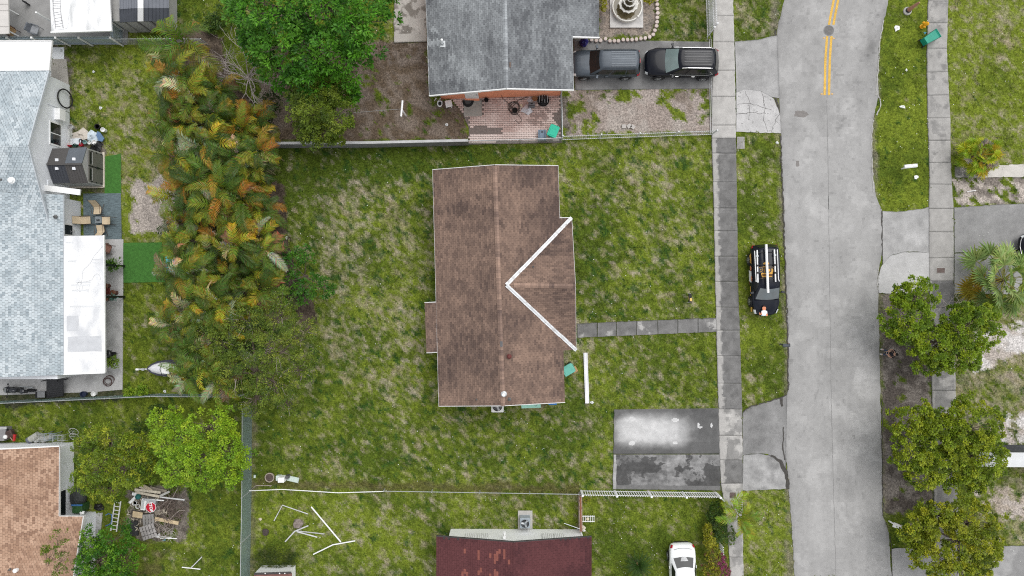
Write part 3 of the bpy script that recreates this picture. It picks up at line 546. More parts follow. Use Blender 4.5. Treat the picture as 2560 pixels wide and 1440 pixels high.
pipe(h, P(1333, 667, 3.25), .06, .22, leadm); pipe(h, P(1259.5, 985, 3.86), .08, .34, galvm); pipe(h, P(1192, 998, 3.25), .045, .22, leadm); pipe(h, P(1273, 998, 3.7), .05, .26, leadm)
b = MB(); b.lathe(P(1259, 987, 4.2), [(.11, 0), (.11, .05), (.04, .08)], 10); b.build('flue_cap', whitem, h)
b = MB(); b.box(P(1253.5, 860, 3.93), (.16, .34, .02), .02); b.build('patch_shingle', M('grey_patch', (.13, .13, .135), .9, .1, 4), h)['label'] = 'grey replacement shingle on the ridge'
# --- grey house with orange walls, top
def greycol(px, py, rr):
    t = NC(px * 1.0, py) * .5 + NB(px, py) * .3 + NA(px, py) * .2; t = (t - .36) / .28
    if 1232 < px < 1266: t += .28
    if abs(py - 107) < 10 and 1066 < px < 1100: t += .9
    for cx, cy in ((1086, 75), (1130, 144)):
        if abs(px - cx) < 11 and abs(py - cy) < 6: t += .8
    if py > 200 and px < 1200: t -= .25
    t = .5 + (t - .5) * .75 - .1 + rr.uniform(-.22, .22); return lerp3((.115, .12, .128), (.30, .315, .325), t), True
orange = M('orange_stucco', (.84, .33, .19), .85, .06, 1.5, .12, fine=.06)
h = T('house', 'orange walled house under a weathered grey shingle roof, behind two parked black cars', 'house', P(1250, 120)); ze, zr = 2.45, 3.95
NWp, NEp = P(1060, -140, ze), P(1428, -140, ze); SWp, SEp = P(1073.5, 238.5, ze), P(1434, 224.5, ze); rN, rS = P(1259, -150, zr), P(1265.5, 221, zr)
roof_face(h, [NWp, SWp, rS, rN], greycol, seed=11, expo=.13, tab=.28); roof_face(h, [SEp, NEp, rN, rS], greycol, seed=12, expo=.13, tab=.28)
zx = ze - .42; roof_face(h, [P(1498, 92, zx), P(1495, -140, zx), NEp, P(1431, 91, ze)], greycol, seed=13, expo=.13, tab=.28)
caps(h, rS, rN, greycol, seed=3)
whf = M('white_trim', (.84, .84, .83), .5, .04, 3)
for a, c in ((SWp, rS), (rS, SEp)): BEAM('fascia', whf, h, a + Vector((0, -.03, -.04)), c + Vector((0, -.03, -.04)), .06, .18)
for a, c in ((P(1431, 91.5, ze), P(1498, 93, zx)),): BEAM('fascia', whf, h, a + Vector((0, -.03, -.04)), c + Vector((0, -.03, -.04)), .07, .18)
for a, c in ((SEp, P(1431, 91, ze)), (SWp, NWp)): BEAM('fascia', M('grey_trim', (.45, .46, .46), .6, .1, 4), h, a + Vector((0, 0, -.05)), c + Vector((0, 0, -.05)), .04, .14)
gw = lambda x: 248.5 + (x - 1104) * (-9.5 / 297)
wp = [(1104, gw(1104)), (1401, gw(1401)), (1396, -140), (1092, -140)]; wallbox(h, wp, 2.3, orange)
b = MB(); A_, B_ = P(*wp[0]), P(*wp[1]); tp = lambda p, f: Vector((p.x, p.y, 2.3)); mid = A_ + (B_ - A_) * ((rS.x - A_.x) / (B_.x - A_.x)); q = [tp(A_, 0), tp(B_, 0), Vector((mid.x, mid.y, 3.72))]
b.add([v + Vector((0, .004, 0)) for v in q] + [v + Vector((0, .2, 0)) for v in q], [(0, 1, 2), (3, 4, 5), (0, 3, 4, 1), (1, 4, 5, 2), (2, 5, 3, 0)]); b.build('gable', orange, h)
dr = MB(); dc = P(1181, gw(1181)); dr.box(dc + Vector((0, -.015, 1.10)), (.92, .05, 2.0)); dor = dr.build('door', whitem, h); b = MB(); b.box(dc + Vector((.36, -.06, 1.1)), (.06, .06, .06)); b.build('handle', leadm, dor)
b = MB(); b.box(dc + Vector((0, -.10, .05)), (.98, .16, .1)); b.build('door_step', orange, h)
b = MB(); b.box(P(1205, gw(1205)) + Vector((0, -.05, 2.0)), (.12, .1, .12)); b.box(P(1203, gw(1203)) + Vector((0, -.1, 1.93)), (.09, .12, .09)); b.build('security_light', whitem, h)
pipe(h, P(1105, 106, 2.95), .05, .12, galvm); b = MB(); b.lathe(P(1104.5, 100, 3.05), [(.07, 0), (.08, .05), (.03, .09)], 10); b.build('flue_cap', whitem, h)
b = MB(); b.box(P(1109, 110, 2.8), (.42, .42, .03)); b.build('flashing', galvm, h)
b = MB(); b.box(P(1275.5, 162, 3.92), (.1, .34, .02)); b.build('lifted_shingle', M('brown_patch', (.16, .12, .10), .9), h)
# --- red house, bottom
rr0 = random.Random(5); faded = set()
RED_SPOTS = [(1160, 1377, 1), (1175, 1385, 1), (1200, 1380, 1), (1195, 1389, 1), (1195, 1400, 1), (1224, 1389, 1), (1250, 1379, 1), (1245, 1388, 1), (1240, 1395, 1), (1234, 1403, 1), (1260, 1384, 1), (1260, 1396, 1), (1275, 1405, 1), (1155, 1433, 1), (1165, 1433, 1), (1200, 1430, 1), (1195, 1437, 1), (1224, 1437, 1), (1240, 1433, 1), (1236, 1438, 1)]
def redcol(px, py, rr):
    for x, y, _ in RED_SPOTS:
        if abs(px - x) < 3.6 and abs(py - y) < 5.2: return (.23, .085, .068), None
    if py < 1349 + abs(px - 1284) * -.03 and rr.random() < .75: return (.055, .045, .045), None
    if abs(px - 1284) < 5 and NB(px, py) > .52: return (.30, .25, .24), None
    t = (NA(px, py) - .35) / .3 + rr.uniform(-.3, .3); return lerp3((.074, .030, .033), (.112, .043, .045), t), True
h = T('house', 'white walled house with a dark red shingle roof and faded red patches', 'house', P(1285, 1430)); ze, zr = 2.5, 3.5
NW, NE, rN = P(1091, 1341, ze), P(1479, 1342, ze), P(1284, 1356, zr); SW, SE, rS = P(1091, 1640, ze), P(1479, 1640, ze), P(1284, 1660, zr)
roof_face(h, [NW, SW, rS, rN], redcol, seed=21, expo=.155, tab=.33); roof_face(h, [SE, NE, rN, rS], redcol, seed=22, expo=.155, tab=.33)
for a, c in ((NW, rN), (rN, NE)): BEAM('fascia', M('dark_trim', (.06, .055, .055), .7, .1, 4), h, a + Vector((0, .02, -.07)), c + Vector((0, .02, -.07)), .05, .16)
wp = [(1127, 1322), (1449, 1323), (1449, 1600), (1127, 1600)]; wallbox(h, wp, 2.36, whitem)
A_, B_ = P(*wp[0]), P(*wp[1]); b = MB(); q = [tp(A_, 0), tp(B_, 0), Vector((rN.x, A_.y, 3.28))]; b.add([v + Vector((0, .006, 0)) for v in q] + [v + Vector((0, -.2, 0)) for v in q], [(0, 2, 1), (3, 4, 5), (0, 3, 5, 2), (2, 5, 4, 1)]); b.build('gable', whitem, h)
for x0, x1 in ((1166, 1226), (1352, 1410)):
    for k in range(2):
        xa = x0 + k * (x1 - x0) / 2 + 1; xb = xa + (x1 - x0) / 2 - 3; c0 = P((xa + xb) / 2, 1322.3); wdt = (xb - xa) / S
        b = MB(); b.box(c0 + Vector((0, .03, 1.55)), (wdt, .05, 1.05)); sh = b.build('storm_shutter', M('shutter', (.70, .70, .69), .6, .05, 3), h)
        for j in range(6): b = MB(); b.box(c0 + Vector((-wdt / 2 + wdt * (j + .5) / 6, .075, 1.55)), (.05, .05, 1.0)); b.build('rib', whitem, sh)
b = MB(); b.box(P(1262, 1321) + Vector((0, .1, 2.0)), (.16, .2, .2)); b.tube([P(1262, 1321) + Vector((0, .15, 2.05)), P(1262, 1321) + Vector((0, .5, 2.1))], [.05, .09], 8); b.build('flood_light', whitem, h)
for x0, n_ in ((1188, 6), (1355, 6)):
    for k in range(n_): b = MB(); b.lathe(P(x0 + k * 7, 1322) + Vector((0, .01, 2.28)), [(.045, -.02), (.045, .02)], 8, M=Matrix.Rotation(math.pi / 2, 3, 'X')); b.build('soffit_vent', blackm, h)
# --- tan house, bottom left
def tancol(px, py, rr):
    t = (NB(px, py) - .35) / .3; c = lerp3((.36, .225, .155), (.50, .335, .24), t + rr.uniform(-.2, .2))
    if rr.random() < .22: c = lerp3((.28, .17, .118), (.34, .215, .152), rr.random())
    return c, True
h = T('house', 'house with a tan shingle roof and white walls beside the junk heap', 'house', P(60, 1280)); ze = 2.6; p1, p2, p3 = P(148, 1116, ze), P(147, 1291, ze), P(209, 1291, ze); far = 7.0; rise = .31 * far
roof_face(h, [p1, p2, p2 + Vector((-far, -far, rise)), p1 + Vector((-far, 0.1, rise))], tancol, seed=31, expo=.15, tab=.22, gap=.012); roof_face(h, [p2, p3, p3 + Vector((.05, -far, rise)), p2 + Vector((-far, -far, rise))], tancol, seed=32, expo=.15, tab=.22, gap=.012)
BEAM('fascia', whf, h, p1 + Vector((0, .02, -.05)), p1 + Vector((-far, .12, rise - .05)), .07, .2); BEAM('fascia', fasc, h, p1 + Vector((.02, 0, -.06)), p2 + Vector((.02, 0, -.06)), .04, .16); BEAM('fascia', fasc, h, p3 + Vector((.02, 0, -.04)), p3 + Vector((.07, -far, rise - .04)), .06, .2); BEAM('fascia', fasc, h, p2 + Vector((0, .02, -.06)), p3 + Vector((0, .02, -.06)), .04, .16)
wallbox(h, [(-60, 1107), (185, 1106), (185, 1277), (240, 1279), (236, 1560), (-60, 1560)], 2.42, M('pale_wall', (.84, .85, .87), .85, .05, 2))
c0 = P(185, 1244); fr = MB(); fr.box(c0 + Vector((.03, 0, 1.5)), (.06, 1.85, 1.15)); wn = fr.build('window', whitem, h); b = MB(); b.box(c0 + Vector((.065, 0, 1.5)), (.02, 1.7, 1.0)); b.build('pane', glassm, wn)
b = MB(); b.box(P(196, 1107.5) + Vector((-.6, 0, 2.45)), (1.3, .5, .07)); b.build('ledge', whf, h); b = MB(); b.box(P(186, 1133) + Vector((0, 0, 2.3)), (.5, .12, .1)); b.build('bracket', rustm, h)
b = MB(); b.lathe(P(43, 1424, 4.0), [(.12, 0), (.14, .18), (.13, .24), (.04, .28)], 12); b.build('roof_vent', whitem, h); pipe(h, P(24, 1424, 3.9), .03, .15, leadm)
# --- pale house, left
def palecol(px, py, rr):
    t = (NB(px, py) - .35) / .3; c = lerp3((.40, .455, .485), (.53, .58, .605), t + rr.uniform(-.25, .25))
    if rr.random() < .2: c = lerp3((.31, .36, .39), (.39, .435, .46), rr.random())
    return c, True
palew = M('pale_house_wall', (.82, .84, .87), .85, .05, 1.5)
h = T('house', 'long pale grey shingled house with white flat roofs along the left edge', 'house', P(60, 520)); ze = 2.6; zr = 4.6
ea, eb = P(157.5, 487, ze), P(158.5, 937, ze); dx = Vector((-5.4, 0, 2.0)); roof_face(h, [ea, eb, eb + dx, ea + dx], palecol, seed=41, expo=.16, tab=.22, gap=.014)
n0, s0, pk = P(123, 175, ze), P(129.5, 589, ze), P(70, 364, zr); west = Vector((-4.2, 0, 0)); pk.x = n0.x - .0
roof_face(h, [n0, n0 + west, pk + west, pk], palecol, seed=42, expo=.16, tab=.22, gap=.014); roof_face(h, [s0 + west, s0, pk, pk + west], palecol, seed=43, expo=.16, tab=.22, gap=.014)
for a, c in ((n0, pk), (pk, s0)): BEAM('fascia', M('rake_trim', (.5, .53, .56), .6, .1, 4), h, a + Vector((.02, 0, -.05)), c + Vector((.02, 0, -.05)), .05, .16)
BEAM('fascia', M('rake_trim', None), h, ea + Vector((.02, 0, -.06)), eb + Vector((.02, 0, -.06)), .04, .14)
wx_ = -30.72; yN, yS = 14.1, 3.75; b = MB(); q = [Vector((wx_, yN, 0)), Vector((wx_, yN, 2.5)), Vector((wx_, pk.y, 4.42)), Vector((wx_, yS, 2.5)), Vector((wx_, yS, 0))]; w2 = [v + Vector((-4, 0, 0)) for v in q]
b.add(q + w2, [(0, 1, 2, 3, 4), (9, 8, 7, 6, 5), (0, 5, 6, 1), (4, 3, 8, 9)]); b.build('wall', palew, h)
b = MB(); b.slab([Vector((-29.95, 6.0, 2.45)), Vector((-29.95, -6.0, 2.45)), Vector((-36, -6.0, 2.45)), Vector((-36, 6.0, 2.45))], 2.45); b.build('wall', palew, h)
def window(parent, c, wd, ht, nx=(1, 0, 0), panes=2, frame=None, ax='y', mat_=None):
    b = MB(); d = (.06, wd + .16, ht + .16) if ax == 'y' else (wd + .16, .06, ht + .16); b.box(Vector(c) + Vector(nx) * .02, d); o = b.build('window', frame or whf, parent)
    for k in range(panes):
        off = (k - (panes - 1) / 2) * wd / panes; b = MB(); pd = (.03, wd / panes - .07, ht) if ax == 'y' else (wd / panes - .07, .03, ht)
        b.box(Vector(c) + Vector(nx) * .05 + (Vector((0, off, 0)) if ax == 'y' else Vector((off, 0, 0))), pd); b.build('pane', mat_ or glassm, o)
    return o
window(h, (wx_, P(0, 336, 0).y * .97, 1.55), 1.45, 1.0, panes=2); window(h, (-29.95, P(0, 574, 1.5).y, 1.5), .7, 1.0, panes=1)
b = MB(); b.box((wx_ + .18, P(0, 290, 1).y, 1.3), (.36, .75, .6)); b.build('meter_cabinet', whitem, h)
b = MB(); b.tube([(wx_ + .05, 12.2, .1), (wx_ + .05, 12.2, 2.3)], .04, 6); b.build('drain_pipe', palew, h); b = MB(); b.tube([(wx_ + .06, 11.2, 1.2), (wx_ + .06, 8.2, 1.25)], .015, 4); b.build('cable', leadm, h)
sp = P(208, 582) + Vector((-.2, 0, 1.0)); b = MB(); b.tube([sp, sp + Vector((.2, 0, 0))], .03, 6); b.tube([sp + Vector((.2, -.1, 0)), sp + Vector((.2, .1, 0))], .02, 6); b.build('tap', chrome, h)
b = MB(); b.slab([P(-120, 103, 2.7), P(130, 103, 2.7), P(123.5, 176, 2.7), P(-120, 178, 2.7)], .14); b.build('flat_roof', M('white_membrane', (.86, .86, .855), .6, .03, 1), h); BEAM('fascia', fasc, h, P(-120, 102, 2.68), P(131, 102, 2.68), .05, .14); BEAM('fascia', fasc, h, P(131, 102, 2.68), P(124, 176, 2.68), .05, .14)
b = MB(); b.slab([P(-120, 118), P(160, 118), P(160, 190), P(-120, 190)], 0.02); b.build('slab', palew, h)
fr = M('white_roof_dirty', (.80, .80, .80), .6, .05, 1.2, stain=(.60, .61, .63), sscale=.55, stretch=(1.6, 1, 1)); zf = 2.66
b = MB(); b.slab([P(159.5, 590, zf), P(260, 588.5, zf), P(263, 931, zf), P(160, 935.5, zf)], .10); fro = b.build('flat_roof', fr, h)
for p, q in (((260.5, 588, zf), (263.5, 931, zf)), ((160, 936, zf), (263, 932, zf))): BEAM('edge_trim', whf, fro, P(*p), P(*q), .06, .14)
st = M('roof_mark', (.45, .46, .48), .8, .1, 3)
def mark(parent, pts, z, wd=1.0, m=st, name='stain_mark'): return crack(pts, wd, z, parent, m, 5, .4, name)
zk = zf + .006; arc = lambda cx, cy, rx, ry, a0, a1, n=14: [(cx + rx * math.cos(a0 + (a1 - a0) * k / n), cy + ry * math.sin(a0 + (a1 - a0) * k / n)) for k in range(n + 1)]
mark(fro, [(257, 615), (235, 640), (226, 658), (207, 677), (205, 700), (198, 722), (192, 730)], zk, .8); mark(fro, arc(199, 717, 7, 12, 0, 6.28), zk, .9); mark(fro, [(190, 706), (215, 704), (230, 700), (235, 690), (243, 684), (250, 690), (252, 700)], zk, .9)
grp = M('grey_coat', (.56, .57, .59), .7, .08, 2)
for px in ([(168, 790), (196, 790), (196, 827), (168, 828)], [(170, 842), (252, 840), (255, 878), (170, 880)]): patch('grey_coat', wob(px, 1, 4), zk, grp, parent=fro)
for x0, y0, x1 in ((170, 652, 190), (232, 648, 255), (232, 655, 250), (178, 712, 225), (205, 705, 226), (180, 725, 222), (175, 765, 250), (165, 605, 183)): patch('grey_streak', wob([(x0, y0), (x1, y0 - 1), (x1, y0 + 3), (x0, y0 + 3)], .8, 4), zk + .002, M('streak', (.68, .69, .70), .7, .06, 2), parent=fro)
for y in (662, 743): b = MB(); b.box(P(259, y, zf) + Vector((-.12, 0, -1.35)), (.14, .14, 2.56)); b.build('post', blackm, h)
BEAM('gutter', whf, h, P(107, 469, 2.55), P(201, 481, 2.45), .38, .12)
wallbox(h, [(120, 464), (176, 462), (176, 486), (120, 486)], 2.3, palew)
vent(h, 'roof_vent', P(29, 451, 4.3), .17, .2, whitem); pipe(h, P(138, 542, 2.9), .05, .15, leadm); pipe(h, P(1, 449, 4.4), .03, .12, leadm)
# --- top left: neighbours' white roof, beige roof, shed
h = T('carport', 'white flat metal roof streaked with black mildew in the top left corner', 'carport', P(200, 20)); zf = 2.7
b = MB(); b.slab([P(122, -60, zf), P(271, -60, zf), P(279, 76, zf), P(128.5, 81, zf)], .12); fro = b.build('roof', M('mildew_white', (.86, .86, .86), .6, .04, 1, stain=(.52, .53, .53), sscale=.7, stretch=(2.2, .7, 1)), h)
BEAM('edge_trim', whf, fro, P(128, 81.5, zf), P(280, 76.5, zf), .08, .16)
for x, y in ((135, 60), (268, 55)): b = MB(); b.box(P(x, y, 0) + Vector((.5, -.2, 1.3)), (.1, .1, 2.5)); b.build('post', whf, h)
zk = zf + .006; dk = M('ink', (.22, .22, .23), .8, .1, 5)
L1 = [(132, -20), (133, 24), (137, 50), (139, 72)]; L2 = [(151, -20), (151, 25), (154, 45), (158, 71)]
for k in (-1, 1):
    for Lq in (L1, L2): mark(fro, [(x + k * .9, y) for x, y in Lq], zk, .8, dk)
for y in (2, 8, 14, 20, 32, 38, 46, 54, 61, 67): xa = float(np.interp(y, [p[1] for p in L1], [p[0] for p in L1])); xb = float(np.interp(y, [p[1] for p in L2], [p[0] for p in L2])); mark(fro, [(xa, y), (xb, y + (1 if y < 25 else -3))], zk, .9, dk)
mark(fro, [(170, 40), (172, 55), (168, 70), (158, 74), (143, 72)], zk, .8); mark(fro, [(132, 50), (135, 60), (130, 64)], zk, .8)
h = T('awning', 'beige flat awning roof cut by the left edge above the grey patio', 'awning', P(5, 40)); b = MB()
b.slab([P(-80, -60, 2.4), P(19, -60, 2.4), P(22, 84, 2.4), P(-80, 88, 2.4)], .1); b.build('roof', M('beige_metal', (.60, .57, .54), .6, .06, 2), h)
for y in (10, 26, 66): BEAM('seam', M('seam_beige', (.5, .475, .45), .6), h, P(-60, y, 2.41), P(20.5, y, 2.41), .03, .03)
for y in (20, 75): b = MB(); b.box(P(16, y, 1.15) , (.08, .08, 2.3)); b.build('post', whf, h)
h = T('shed', 'dark slate roofed shed with a white ridge strip, top left beyond the metal fence', 'shed', P(380, 40)); slate = M('slate_sheet', (.085, .092, .11), .55, .1, 2); slate2 = M('slate_light', (.17, .18, .205), .5, .1, 2); shw = M('shed_grey', (.36, .355, .345), .8, .08, 2, stretch=(1, 3, 1))
rows = [(-70, 3.0), (20, 2.75), (53, 2.15)]
for k in range(2):
    for (xa, xb, m) in ((298, 345, slate2 if k == 0 else slate), (357, 422, slate2 if k == 0 else slate)):
        (ya, za), (yb, zb) = rows[k], rows[k + 1]; b = MB(); q = [P(xa, ya, za), P(xb, ya, za), P(xb, yb, zb), P(xa + 1, yb + 3 * (xa < 300), zb)]; b.slab(q, .06); rf = b.build('roof_panel', m, h)
        for j in range(7):
            f = (j + .5) / 7; b = MB(); beam(b, P(xa + (xb - xa) * f, ya, za + .01), P(xa + (xb - xa) * f, yb, zb + .01), .02, .03); b.build('rib', m, rf)
    (ya, za), (yb, zb) = rows[k], rows[k + 1]; b = MB(); b.slab([P(344, ya, za + .05), P(358, ya, za + .05), P(358, yb, zb + .05), P(344, yb, zb + .05)], .05); b.build('ridge_strip', whf, h)
wallbox(h, [(326, 82), (443, 78), (443, -60), (320, -60)], 2.05, shw)
for x in (350, 380, 412): b = MB(); b.box(P(x, 80.5) + Vector((0, -.02, 1.0)), (.10, .04, 1.95)); b.build('wall_rib', M('shed_dark', (.22, .215, .21), .8), h)
b = MB(); c0 = P(443, 20); b.box(c0 + Vector((.02, 0, 1.5)), (.04, .9, .7)); wn = b.build('window', shw, h); b = MB(); b.box(c0 + Vector((.045, 0, 1.5)), (.02, .75, .55)); b.build('pane', glassm, wn)
# --- storage shed by the pale house
h = T('storage_shed', 'grey brown plastic garden shed with dark double doors beside the pale house', 'shed', P(218, 425)); zr, ze = 2.42, 1.85
rm1 = M('shed_roof_brown', (.085, .080, .078), .55, .08, 3); rm2 = M('shed_roof_blue', (.12, .135, .155), .5, .1, 2); rm3 = M('shed_roof_dark', (.062, .066, .078), .5, .1, 2)
X = [117, 161, 204]; Xe = [131, 173, 216.5]; Xs = [132.5, 176, 219]
for k in range(2):
    b = MB(); b.slab([P(Xe[k], 371 - k, ze), P(Xe[k + 1], 370 - k * 2, ze), P(X[k + 1], 409.5, zr), P(X[k], 410.5, zr)], .06); o1 = b.build('roof_panel', (rm1, rm2)[k], h)
    b = MB(); b.slab([P(X[k] + .3, 411.2, zr), P(X[k + 1] + .3, 410.2, zr), P(Xs[k + 1], 457, ze), P(Xs[k], 459, ze)], .06); o2 = b.build('roof_panel', (rm3, rm1)[k], h)
    for j in range(6):
        f = (j + .5) / 6; b = MB()
        beam(b, P(X[k] + (X[k + 1] - X[k]) * f, 411.5, zr + .01), P(Xs[k] + (Xs[k + 1] - Xs[k]) * f, 457, ze + .01), .025, .03); b.build('rib', (rm3, rm1)[k], o2)
    sx = (141, 184)[k]
    for yy, oo in ((399.5 - k * 2, o1), (421, o2)): b = MB(); b.slab([P(sx - 4, yy - 3.5, 2.36), P(sx + 4, yy - 3.5, 2.36), P(sx + 4.5, yy + 3.5, 2.36), P(sx - 3.5, yy + 3.5, 2.36)], .07); b.build('skylight', M('skylight', (.78, .79, .82), .3, .04, 3), oo)
BEAM('ridge_cap', rm1, h, P(116.5, 411, zr + .03), P(204, 410, zr + .03), .12, .05)
sw_ = M('shed_wall', (.43, .43, .42), .8, .06, 2); wallbox(h, [(177, 384), (257, 383), (258.5, 466), (177, 467)], 1.78, sw_)
b = MB(); q = [P(257, 383) + Vector((0, 0, 1.78)), P(258.5, 466) + Vector((0, 0, 1.78)), P(257.8, 425) + Vector((0, 0, 2.34))]; b.add(q + [v + Vector((-2, 0, 0)) for v in q], [(0, 1, 2), (5, 4, 3), (0, 3, 4, 1), (1, 4, 5, 2), (2, 5, 3, 0)]); b.build('gable', sw_, h)
bm_ = M('shed_beige', (.62, .56, .47), .7, .05, 3)
b = MB(); b.box(P(260.5, 425, 0) + Vector((0, 0, .05)), (.14, 2.45, .1)); b.build('sill', bm_, h); b = MB(); b.box(P(218, 468.5) + Vector((0, 0, .05)), (2.3, .1, .1)); b.build('sill', bm_, h)
ddm = M('shed_door', (.155, .150, .135), .7, .06, 3)
for k, yy in enumerate((405.5, 444.5)):
    c0 = P(259, yy); b = MB(); b.box(c0 + Vector((.0, 0, .92)), (.06, 1.0, 1.62)); d = b.build('door', ddm, h)
    b = MB(); b.box(c0 + Vector((.035, 0, 1.52)), (.02, .78, .20)); b.build('window_slit', blackm, d); b = MB(); b.box(c0 + Vector((.04, 0, 1.36)), (.03, .82, .05)); b.build('rail', sw_, d)
    for zz in (.35, .9, 1.4): b = MB(); b.box(c0 + Vector((.04, (.47 if k == 0 else -.47), zz)), (.04, .08, .12)); b.build('hinge', blackm, d)
b = MB(); b.box(P(259, 425) + Vector((.05, 0, .8)), (.06, .12, .22)); b.box(P(259, 425) + Vector((.03, 0, .92)), (.04, .03, 1.6)); b.build('latch', blackm, h)
# --- little white shed, bottom
h = T('shed', 'small white walled shed with a reddish roof cut by the bottom edge', 'shed', P(700, 1425)); hz = 1.3
wallbox(h, [(655, 1413), (739, 1412), (739, 1520), (640, 1520)], hz, whitem)
b = MB(); b.slab([P(635, 1436, hz + .03), P(729, 1433, hz + .12), P(729, 1540, hz + .12), P(620, 1540, hz + .03)], .08); o = b.build('roof', M('shed_red', (.20, .095, .08), .85, .2, 3), h)
BEAM('edge_trim', M('dark_trim', None), o, P(635, 1434.5, hz + .08), P(728, 1431.5, hz + .17), .12, .06)
for x in (663, 699, 712): b = MB(); b.lathe(P(x, 1433.5, hz + .18), [(.05, 0), (.03, .03)], 6); b.build('bolt', whitem, h)
# --- white flat roof, right edge
h = T('carport', 'white flat carport roof at the right edge beside a dark strip', 'carport', P(2540, 1140)); b = MB(); b.slab([P(2440, 1131, 2.4), P(2700, 1133, 2.4), P(2700, 1169, 2.4), P(2440, 1167, 2.4)], .1); b.build('roof', M('pale_roof', (.66, .67, .68), .6, .06, 2), h)
b = MB(); b.slab([P(2455, 1112) + Vector((0, 0, 2.28)), P(2640, 1112) + Vector((0, 0, 2.28)), P(2640, 1144) + Vector((0, 0, 2.28)), P(2455, 1144) + Vector((0, 0, 2.28))], 2.28); b.build('wall', M('underroof_shade', (.06, .065, .075), .7, .25, 2), h)  # solid dark box below the roof, holding the shadow there in its colour
# ================================================================ VEHICLES
tyrem = rubber; rimm = M('alloy', (.55, .56, .57), .35, .1, 6, metal=.7); headm = M('headlight', (.75, .78, .80), .12, .05, 5, spec=.7); tailm = M('tail_light', (.42, .015, .03), .2, .1, 5); seamd = M('panel_gap', (.012, .012, .013), .8)
def car(name, label, loc, rz, paint, L, W, st, cab, wheels, zr=.33, group=None, glass=None, panes=((.03, .34), (.37, .66), (.69, .95)), trim=None):
    """st: stations (x, half width, top z, bottom z) rear to front; cab: (rear x, front x at belt, rear x, front x at roof, half width belt, half width roof, belt z, roof z)"""
    t = T(name, label, 'car', loc, rz, group); gl = glass or glassm; b = MB(); rings = []
    for x, w_, zt, zb in st:
        h = [(.80, zb), (.97, zb + .10), (1.0, zb + (zt - zb) * .55), (.985, zt - .13), (.93, zt - .045), (.55, zt + .012), (0, zt + .028)]
        rings.append([Vector((x, -w_ * a, z)) for a, z in h] + [Vector((x, w_ * a, z)) for a, z in h[-2::-1]])
    b.loft(rings); b.build('body', paint, t, smooth=True, local=True, sub=1)
    xr, xf, xrt, xft, wb, wt, zb, zt = cab
    X = lambda q, e: (xf + (xft - xf) * q) if e else (xr + (xrt - xr) * q)
    Wd = lambda q: wb + (wt - wb) * q; Z = lambda q: zb + (zt - zb) * q; bu = .10
    def ring(q, ins=0, dz=0):
        w_ = Wd(q) - ins; a, c = X(q, 0) + ins, X(q, 1) - ins; z = Z(q) + dz; mid = [a + (c - a) * k for k in (.25, .5, .75)]
        return [Vector((a, -w_ * .93, z))] + [Vector((m, -w_, z)) for m in mid] + [Vector((c, -w_ * .93, z)), Vector((c + bu * .75, -w_ * .5, z)), Vector((c + bu, 0, z)), Vector((c + bu * .75, w_ * .5, z)), Vector((c, w_ * .93, z))] + [Vector((m, w_, z)) for m in mid[::-1]] + [Vector((a, w_ * .93, z)), Vector((a - bu * .75, w_ * .5, z)), Vector((a - bu, 0, z)), Vector((a - bu * .75, -w_ * .5, z))]
    b = MB(); b.loft([ring(-.12), ring(0), ring(.5), ring(.88), ring(1, .05), ring(1, .16, .028), ring(1, .5, .05)]); b.build('cabin', paint, t, smooth=True, local=True)
    def pane(pts_fn, nm, m=glassm, nu=5, nv=3):
        b = MB(); vs = [pts_fn(i / (nu - 1), j / (nv - 1)) for j in range(nv) for i in range(nu)]; b.add(vs, [(j * nu + i, j * nu + i + 1, (j + 1) * nu + i + 1, (j + 1) * nu + i) for j in range(nv - 1) for i in range(nu - 1)])
        return b.build(nm, m, t, smooth=True, local=True)
    def endglass(e, q0, q1, k):
        def f(a, c):
            q = q0 + (q1 - q0) * c; fy = (a * 2 - 1) * k; s = 1 if e else -1
            return Vector((X(q, e) + s * (bu * (1 - abs(fy) ** 1.7) + .014), fy * Wd(q), Z(q) + .012))
        return f
    pane(endglass(1, .03, .93, .90), 'windshield', gl); pane(endglass(0, .14, .88, .84), 'rear_window')
    for s in (-1, 1):
        for f0, f1 in panes:
            def f(a, c, s=s, f0=f0, f1=f1):
                q = .10 + .76 * c; lo, hi = X(q, 0) + .10, X(q, 1) - .12; fx = f0 + (f1 - f0) * a; xx = lo + (hi - lo) * fx; e = max(0, 1 - min(fx, 1 - fx) / .25)
                return Vector((xx, s * (Wd(q) * (1 - .07 * e * .75) + .012), Z(q)))
            pane(f, 'side_window', nu=3)
    for x in wheels:
        for s in (-1, 1):
            wd = W / 2 - .10; Mx = Matrix.Rotation(-s * math.pi / 2, 3, 'X'); b = MB(); b.lathe((x, s * wd, zr), [(zr * .6, -.11), (zr * .97, -.10), (zr, -.05), (zr, .07), (zr * .95, .115), (zr * .66, .125)], 20, M=Mx); wh = b.build('wheel', tyrem, t, smooth=False, local=True)
            b = MB(); b.lathe((x, s * wd, zr), [(zr * .66, .10), (zr * .64, .132), (zr * .50, .105), (zr * .2, .115), (zr * .16, .135)], 16, M=Mx)
            for k in range(5):
                a = k * 1.2566; b.box(Vector((x, s * (wd + .122), zr)) + Vector((math.cos(a) * zr * .4, 0, math.sin(a) * zr * .4)), (zr * .5, .02, .06), ry=-a)
            b.build('rim', rimm, wh, local=True)
            b = MB(); b.tube([(x + (zr + .05) * math.cos(a), s * (W / 2 - .02), zr + (zr + .05) * math.sin(a)) for a in [math.pi * k / 10 for k in range(11)]], .035, 6); b.build('wheel_arch', trim or blackm, t, local=True)
    mx_ = xf - .42
